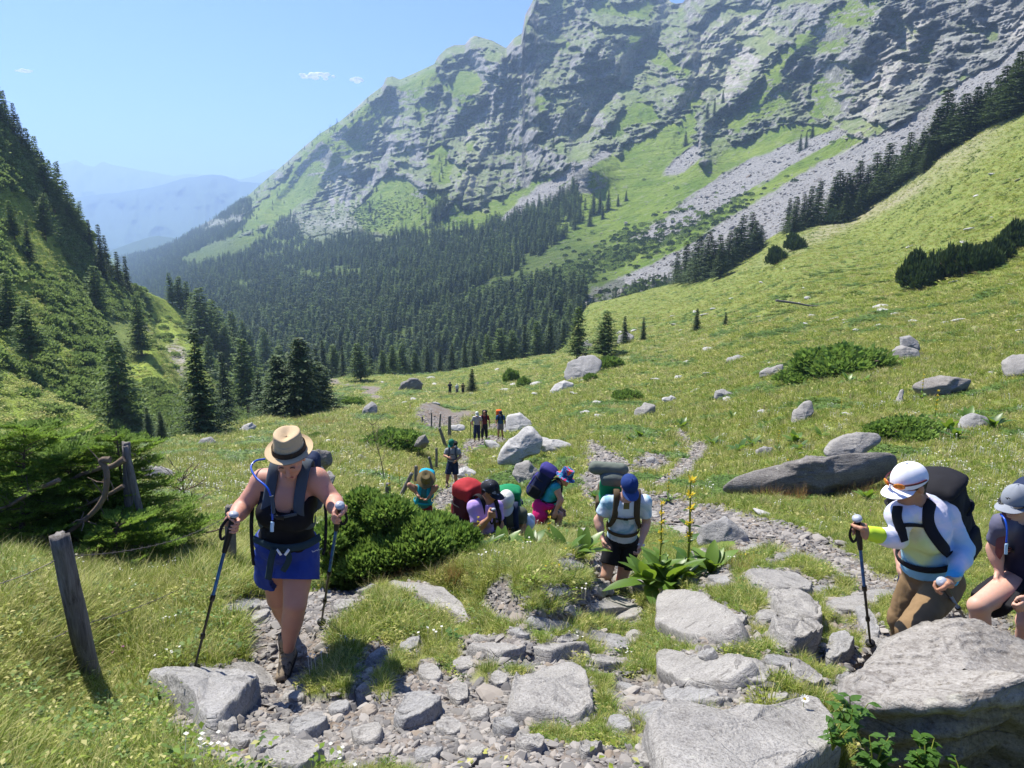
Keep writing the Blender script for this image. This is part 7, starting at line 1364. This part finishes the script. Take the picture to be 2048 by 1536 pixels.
def branch(label, pts, r, Y, name='dead_branch', mat=None, twigs=0, cat='dead branch', seed=0):
    P = np.array([at(x, y, Y + (p[0] if p else 0)) for x, y, *p in pts]); O = P[0].copy(); o = thing(name, label, cat, tuple(O)); mb = MB(); S_ = spline(P - O, 30); k = np.linspace(1, .45, len(S_)); S_ = S_ + .006 * np.stack([vnoise(S_ * 9 + i * 5, i) for i in range(3)], -1); mb.tube(S_, r * k, 8); obj('stem', mb.mesh('stem', mat or M_TWIG), o)
    if twigs:
        rng = np.random.default_rng(seed); mb = MB()
        for i in range(twigs):
            q = S_[rng.integers(len(S_) // 5, len(S_))]; d = unit(rng.normal(size=3) + [0, 0, .7]); l = rng.uniform(.06, .22); mb.tube([q, q + d * l * .5, q + d * l + rng.normal(size=3) * .02], [r * .3, r * .2, r * .1], 4)
        obj('twigs', mb.mesh('twigs', mat or M_TWIG), o)
    return o
branch('bent dead branch with a broken hooked top before the crossed posts', [(222,920),(203,922),(213,940),(212,980),(192,1018),(155,1052),(105,1085),(60,1102),(10,1118)], .030, 6.1, twigs=16, seed=1)
branch('dead rail running from the crossed posts down to the bent branch', [(250,918),(225,932),(180,942),(140,960)], .032, 6.5); branch('second dead branch crossing under the rail', [(248,972),(215,990),(170,1010),(120,1035)], .020, 6.4, twigs=10, seed=3); branch('thin dead branch low at the picture edge', [(120,960),(60,985),(20,1010),(-20,1020)], .02, 6.0, twigs=12, seed=4)
branch('pale dead sticks lying under the young spruces', [(330,1075),(380,1068),(430,1062),(470,1050)], .012, 7.2, twigs=14, seed=5)
branch('bleached fallen branch lying high on the meadow', [(1552,601),(1590,606),(1625,612),(1660,612)], .16, 95, 'fallen_branch', M_WOOD, 0, 'fallen branch')
def sapling(label, base, top, Y, spread, seed, n=26):
    O = at(base[0], base[1], Y); T = at(top[0], top[1], Y) - O; rng = np.random.default_rng(seed); o = thing('bare_sapling', label, 'bare sapling', tuple(O)); mb = MB(); S_ = spline([T * 0, T * .35 + [.02, 0, 0], T * .7 - [.02, 0, 0], T], 12); mb.tube(S_, np.linspace(.016, .004, len(S_)), 6); obj('stem', mb.mesh('stem', M_TWIG), o); mb = MB(); H = np.linalg.norm(T)
    for i in range(n):
        q = S_[rng.integers(3, len(S_))]; a = rng.random() * 6.28; d = unit([cos(a), sin(a) * .7, rng.uniform(.3, 1.1)]); l = spread * rng.uniform(.4, 1); m_ = q + d * l * .5; e = m_ + unit(d + [0, 0, .3]) * l * .5; mb.tube([q, m_, e], [.006, .004, .002], 4)
        for k in range(3): dd = unit(d + rng.normal(0, .5, 3)); mb.tube([m_, m_ + dd * l * .35], [.003, .0015], 3)
    obj('twigs', mb.mesh('twigs', M_TWIG), o)
sapling('leafless brown sapling in front of the meadow left of the straw hat', (372,1040), (368,945), 8.0, .34, 1); sapling('leafless sapling beside the low juniper mound', (768,955), (745,850), 21, .9, 2, 20)
F_POSTS = [((798,999),(824,946),18,.05,'leaning plank post nearest the walker with spread elbows'),((832,958),(832,932),21,.05,'short post just behind the leaning plank post'),((868,954),(858,914),24,.045,'slightly tilted post left of the man in the green cap'),((873,930),(873,896),29,.05,'stubby upright post behind the green cap man elbow'),((890,889),(879,856),40,.085,'thick post tilted toward the path above the green cap'),((899,872),(899,832),45,.10,'tall thick post directly above the green cap'),((879,858),(881,828),50,.06,None),((863,858),(863,825),52,.05,None),((845,855),(845,833),55,.07,None),((835,845),(835,821),60,.06,None),((824,843),(824,820),63,.07,None),((809,838),(809,816),68,.10,'broad dark post in the middle of the far fence line'),((801,833),(801,813),72,.07,None),((795,828),(795,807),76,.09,None),((791,822),(791,803),80,.05,None),((846,808),(846,798),85,.05,None),((851,810),(851,797),85,.05,None),((776,985),(776,966),17,.06,'cut stump post in the yellow flowers left of the path')]
for i, (b, t_, Y, r, l) in enumerate(F_POSTS): post(l or 'thin weathered post of the far fence line along the gravel patch', b, t_, Y, r, 'posts of the fence along the path', 0, 20 + i)
t = NT('rusty_wire'); M_WIRE = t.pbr((.16, .14, .13), .6, None, .4, .6)
def wire(label, A, B_, sag=.05):
    A, B_ = np.array(A), np.array(B_); n = 40; s_ = np.linspace(0, 1, n)[:, None]; P = A + (B_ - A) * s_ - np.array([0, 0, 1.]) * sag * 4 * s_ * (1 - s_); O = P[0].copy(); o = thing('barbed_wire', label, 'barbed wire', tuple(O)); mb = MB(); mb.tube(P - O, .0022, 5); obj('strand', mb.mesh('strand', M_WIRE), o); mb = MB(); L = np.linalg.norm(B_ - A)
    for k in range(int(L / .12)):
        q = A + (B_ - A) * ((k + .5) * .12 / L) - np.array([0, 0, 1.]) * sag * 4 * ((k + .5) * .12 / L) * (1 - (k + .5) * .12 / L) - O; mb.tube([q + [.012, 0, .012], q - [.012, 0, .012]], .0016, 4); mb.tube([q + [-.010, .004, .012], q - [-.010, .004, .012]], .0016, 4)
    obj('barbs', mb.mesh('barbs', M_WIRE), o)
wire('upper barbed wire running from the nearest post out of the picture', at(126, 1112, 3.86), at(-160, 1195, 3.3)); wire('lower barbed wire running from the nearest post out of the picture', at(150, 1255, 3.92), at(-160, 1340, 3.3))
wire('upper barbed wire between the nearest post and the short grey post', at(128, 1112, 3.9), at(458, 1030, 6.4), .09); wire('lower barbed wire between the nearest post and the short grey post', at(152, 1252, 3.95), at(460, 1112, 6.4), .08); wire('pale wire slanting down from the crossed posts', at(262, 905, 6.55), at(470, 985, 8.5), .05)
# yellow gentians
M_GL = NT('gentian_leaf'); v = M_GL.co(); M_GL = M_GL.leaf(M_GL.mix(M_GL.rnd(), (.055, .12, .018), (.13, .22, .03)), .35, (.22, .34, .03), .4, spec=.4); M_GS = NT('gentian_stalk').leaf((.22, .26, .04), .2); M_GF = NT('gentian_flower').leaf((.62, .48, .03), .4)
def leaf_np(mb, base, d, L, W, curve, fold=.25, nseg=7):
    d = unit(d); sd = unit(np.cross(d, [0, 0, 1])); up = np.cross(sd, d); s_ = np.linspace(0, 1, nseg); c = base + d * (s_ * L)[:, None] + up * (-curve * L * s_ ** 2)[:, None]; w = W * np.sin(np.clip(s_, .02, .985) * pi) ** .75
    l = c + sd * w[:, None] + up * (w * fold)[:, None]; r_ = c - sd * w[:, None] + up * (w * fold)[:, None]; V = np.stack([l, c, r_], 1).reshape(-1, 3); mb.add(V, gridfaces(nseg, 3))
def gentian_mesh(seed, nl, L, stalk, whorls):
    r = random.Random(seed); a = MB(); b = MB(); c = MB()
    for i in range(nl): an = i * 2.399 + r.random() * .5; up = r.uniform(.25, 1.3); l = L * r.uniform(.7, 1.15); leaf_np(a, np.array([0, 0, .02]), (cos(an) * cos(up), sin(an) * cos(up), sin(up)), l, l * .2, r.uniform(.2, .6))
    if stalk:
        b.tube([(0, 0, 0), (.01, 0, stalk * .5), (0, .01, stalk)], [.013, .011, .006], 7)
        for i in range(5):
            z = stalk * (.12 + .15 * i)
            for k in range(2): an = i * 1.57 + k * pi; l = L * (.62 - .08 * i); leaf_np(a, np.array([0, 0, z]), (cos(an) * .7, sin(an) * .7, .75), l, l * .22, .5)
        for i in range(whorls):
            z = stalk * (1 - .13 * i)
            for k in range(26):
                an = r.random() * 6.28; d = np.array([cos(an) * .7, sin(an) * .7, r.uniform(-.1, .9)]); p = np.array([0, 0, z]) + d * .012; l = .045 * r.uniform(.6, 1.2); sd = unit(np.cross(d, [0, 0, 1])) * l * .22; c.add([p, p + d * l * .6 - sd, p + d * l, p + d * l * .6 + sd], [[0, 1, 2, 3]])
    return a.mesh('gentian_leaves', M_GL), b.mesh('gentian_stem', M_GS) if stalk else None, c.mesh('gentian_flowers', M_GF) if stalk else None
GK = {'s': [gentian_mesh(i, 9, .30, .95, 5) for i in range(2)], 'l': [gentian_mesh(10 + i, 13, .30, 0, 0) for i in range(2)]}
def gentian(px, base, hpx, kind, label=None, Y=None, group='leafy gentian plants', tilt=0):
    p = at(px, base, Y) if Y else ground.pt(np.array([px]), np.array([base]))[0]; k = hpx / F * p[1] * 1.08; s = k / (.95 if kind == 's' else .27); o = thing('gentian_plant', label or 'leafy gentian rosette without flowers in the meadow', 'gentian', tuple(p), group); o.scale = (s,) * 3; o.rotation_euler = (0, tilt, TR.random() * 6.28)
    a, b, c = TR.choice(GK[kind]); obj('leaves', a, o)
    if b: obj('stem', b, o); obj('flower_whorls', c, o)
for a in [(1372,1175,225,'s','tallest yellow gentian beside the man in the blue cap',6.9),(1318,1150,150,'s','yellow gentian just behind the hand of the man in the blue cap',6.7),(1340,1178,80,'l','broad leaved gentian clump below the tall yellow one',6.6),(1295,1175,70,'l','dark gentian leaves at the knee of the man in the blue cap',6.6),(1420,1150,60,'l','gentian leaves leaning against the peaked boulder',6.9),
 (1098,1112,92,'s','yellow gentian in front of the magenta jacket',7.6),(957,1098,66,'s','small yellow gentian in front of the lilac shirt',6.9),(1130,1118,55,'l','gentian leaves between the magenta jacket and the man in the blue cap',7.0),(1170,1112,50,'l','gentian rosette left of the bare legs of the man in the blue cap',7.0),(975,1108,44,'l','pale gentian leaves below the lilac shirt',6.6),(1005,1108,48,'l','gentian leaves below the olive shirt',6.7),(1060,1105,46,'l','gentian leaves left of the tall yellow stalk below the magenta jacket',6.9),
 (1868,855,70,'s','flowering gentian right of the egg shaped stone, before the grey rock'),(1842,800,48,'s','flowering gentian before the wide flat boulder'),(1570,985,62,'s','flowering gentian left of the long dark slab',None),(1335,1010,60,'s','flowering gentian above the peaked boulder',None),(1680,838,34,'s','pale flowering gentian below the egg shaped stone'),(1555,905,40,'s','flowering gentian above the long dark slab'),(800,985,50,'s','yellow gentian by the leaning plank post'),(780,1005,60,'s','yellow gentian over the big juniper bush',None)]:
    gentian(a[0], a[1], a[2], a[3], a[4], a[5] if len(a) > 5 else None)
for x, y, h in [(1895,870,34),(1935,850,30),(1985,860,30),(1910,885,26),(1695,772,22),(1730,770,16),(1480,905,26),(1505,895,24),(1590,890,26),(1600,905,22),(975,905,22),(1280,880,20),(1260,885,16),(1300,890,16),(1425,895,20),(1710,985,34),(1735,1005,30),(1465,840,16),(1350,900,14),(1190,1000,22),(1040,985,20),(1365,860,18),(1640,880,20),(1330,875,14),(1230,835,12),(1120,1010,20)]: gentian(x, y, h, 'l')
# weeds and daisies by the ledge rock
def weed(label, px, base, Y, h, nst, L, seed, mat):
    O = at(px, base, Y); r = random.Random(seed); o = thing('broad_weed', label, 'weed', tuple(O)); st = MB(); lf = MB()
    for i in range(nst):
        a = r.random() * 6.28; le = r.uniform(.15, .6); hh = h * r.uniform(.6, 1.1); T = np.array([cos(a) * le * hh, sin(a) * le * hh, hh]); st.tube([T * 0, T * .5 + [0, 0, .02], T], [.004, .003, .002], 5)
        for k in range(6):
            an = r.random() * 6.28; f = .3 + .7 * k / 5; up = r.uniform(-.1, .6); l = L * r.uniform(.6, 1.1); d = np.array([cos(an) * cos(up), sin(an) * cos(up), sin(up)]); p = T * f
            leaf_np(lf, p, d, l, l * .26, r.uniform(.1, .5), .15, 8)
            for s_ in (-1, 1): e = unit(d + s_ * unit(np.cross(d, [0, 0, 1])) * .9); leaf_np(lf, p + d * l * .25, e, l * .5, l * .14, .3, .1, 5)
    obj('stems', st.mesh('weed_stems', M_GS), o); obj('leaves', lf.mesh('weed_leaves', mat), o)
M_WL = NT('weed_leaf'); M_WL = M_WL.leaf(M_WL.mix(M_WL.noise(M_WL.co(), 7), (.04, .10, .02), (.09, .18, .03)), .4, (.15, .30, .03), .45)
weed('lobed green weed in the shade under the ledge rock', 1850, 1560, 2.6, .15, 8, .06, 1, M_WL); weed('lobed green weed at the corner of the ledge rock', 1745, 1550, 2.6, .15, 7, .06, 2, M_WL); weed('small weed between the cracked slab and the ledge rock', 1700, 1470, 2.75, .14, 6, .06, 3, M_WL); weed('broad weed at the bottom by the ledge rock', 1930, 1590, 2.55, .12, 5, .055, 4, M_WL); weed('weed beside the daisies near the cracked slab', 1665, 1500, 2.55, .13, 6, .05, 5, M_WL)
weed('dark leafy weed on the shaded grass bank edge', 900, 1300, 4.4, .12, 8, .06, 6, M_WL); weed('leafy weed right of the small cream cobble', 815, 1475, 3.1, .09, 7, .04, 7, M_WL)
t = NT('daisy_petal'); M_DP = t.leaf((.80, .80, .78), .3)
def daisy(label, px, py, Y, r=.017):
    c = at(px, py, Y); g = c - [0.01, -.02, .13]; o = thing('daisy', label, 'daisy', tuple(g)); mb = MB(); mb.tube([(0, 0, 0), (c - g) * .6 + [.004, 0, 0], c - g], .0016, 5); obj('stem', mb.mesh('stem', M_GS), o); mb = MB(); q = c - g
    for k in range(14): a = k / 14 * 6.283; d = unit([cos(a), sin(a) * .8 - .25, .45 * sin(a) + .25]); leaf_np(mb, q + d * r * .3, d, r, r * .16, .1, .05, 4)
    obj('petals', mb.mesh('petals', M_DP), o); mb = MB(); mb.tube([q - [0, -.002, .003], q + [0, -.003, .004]], r * .32, 8); obj('flower_centre', mb.mesh('flower_centre', M_GF), o)
daisy('white daisy above the cracked slab', 1609, 1398, 2.9); daisy('white daisy at the right edge of the cracked slab', 1659, 1470, 2.6)
# tawny seed grass along the dark slab, dry tufts and straw stems
mb_ = [grass_tuft('seed_grass%d' % i, 26, .55, .16, .004, .35, NT('tawny_grass%d' % i).leaf([(.38, .22, .09), (.30, .27, .08)][i], .4), 400 + i, 3) for i in range(2)]
rng = np.random.default_rng(77); pts = []
for cx, cy, a, b, n in [(1690,985,90,14,70),(1560,1000,60,10,24),(1870,1190,60,12,10),(900,1178,50,18,26),(760,1175,60,14,12),(655,850,60,8,40),(1480,1130,60,30,10),(840,960,12,20,30)]:
    x = cx + rng.normal(0, .5, n) * a; y = cy + rng.normal(0, .5, n) * b; pts.append(ground.pt(x, y))
pts = np.concatenate(pts); n = len(pts); s = (.35 + .35 * rng.random(n)) * np.clip(pts[:, 1] / 12, .5, 2)
scatter('seed_grass', pts, np.stack([rng.normal(0, .1, n), rng.normal(0, .1, n), rng.random(n) * 6.28], -1), np.stack([s, s, s], -1), rng.integers(0, 2, n), mb_)
# ------------------------------------------------------------------ air
def haze_box():
    lo = np.array([-14500., -60., -760.]); hi = np.array([14500., 13900., 760.])
    v = [(x, y, z) for x in (lo[0], hi[0]) for y in (lo[1], hi[1]) for z in (lo[2], hi[2])]
    f = [[0, 1, 3, 2], [4, 6, 7, 5], [0, 4, 5, 1], [2, 3, 7, 6], [0, 2, 6, 4], [1, 5, 7, 3]]
    t = NT('mountain_air'); pv = t.n('ShaderNodeVolumePrincipled'); pv.inputs['Color'].default_value = (.42, .60, .90, 1)
    pv.inputs['Density'].default_value = HAZE; pv.inputs['Anisotropy'].default_value = 0.3
    t.t.links.new(pv.outputs[0], t.out.inputs['Volume'])
    tag(obj('haze', mesh_np('haze', v, f, None, False, t.m)), kind='stuff')
HAZE = 0.00019
haze_box()
def clouds():
    t = NT('cloud_white'); t.leaf((.98, .98, .98), .5, rough=1, spec=0)
    rng = np.random.default_rng(4)
    for cx, cy, w, h, lab in [(634, 152, 36, 9, 'largest small white cloud just left of the mountain'), (712, 160, 20, 6, 'second small white cloud nearer the mountain ridge'), (47, 142, 15, 4, 'faint tiny cloud high above the wooded hillside')]:
        D = 16000.0; s = D / F; O = at(cx, cy, D); B = Body(w * s / 26)
        for i in range(22):
            u = np.clip(rng.normal() * .42, -1, 1); hh = h * (1 - .75 * abs(u)); B.ell(np.array([u * w * s, rng.normal() * w * s * .2, (rng.random() * .8 - .3) * hh * s]), np.array([1.1, 1.0, .42]) * s * hh * (.4 + .35 * rng.random()), None, s * 1.5)
        o = B.build('cloud', t.m); o.location = O; tag(o, lab, 'cloud')
clouds()
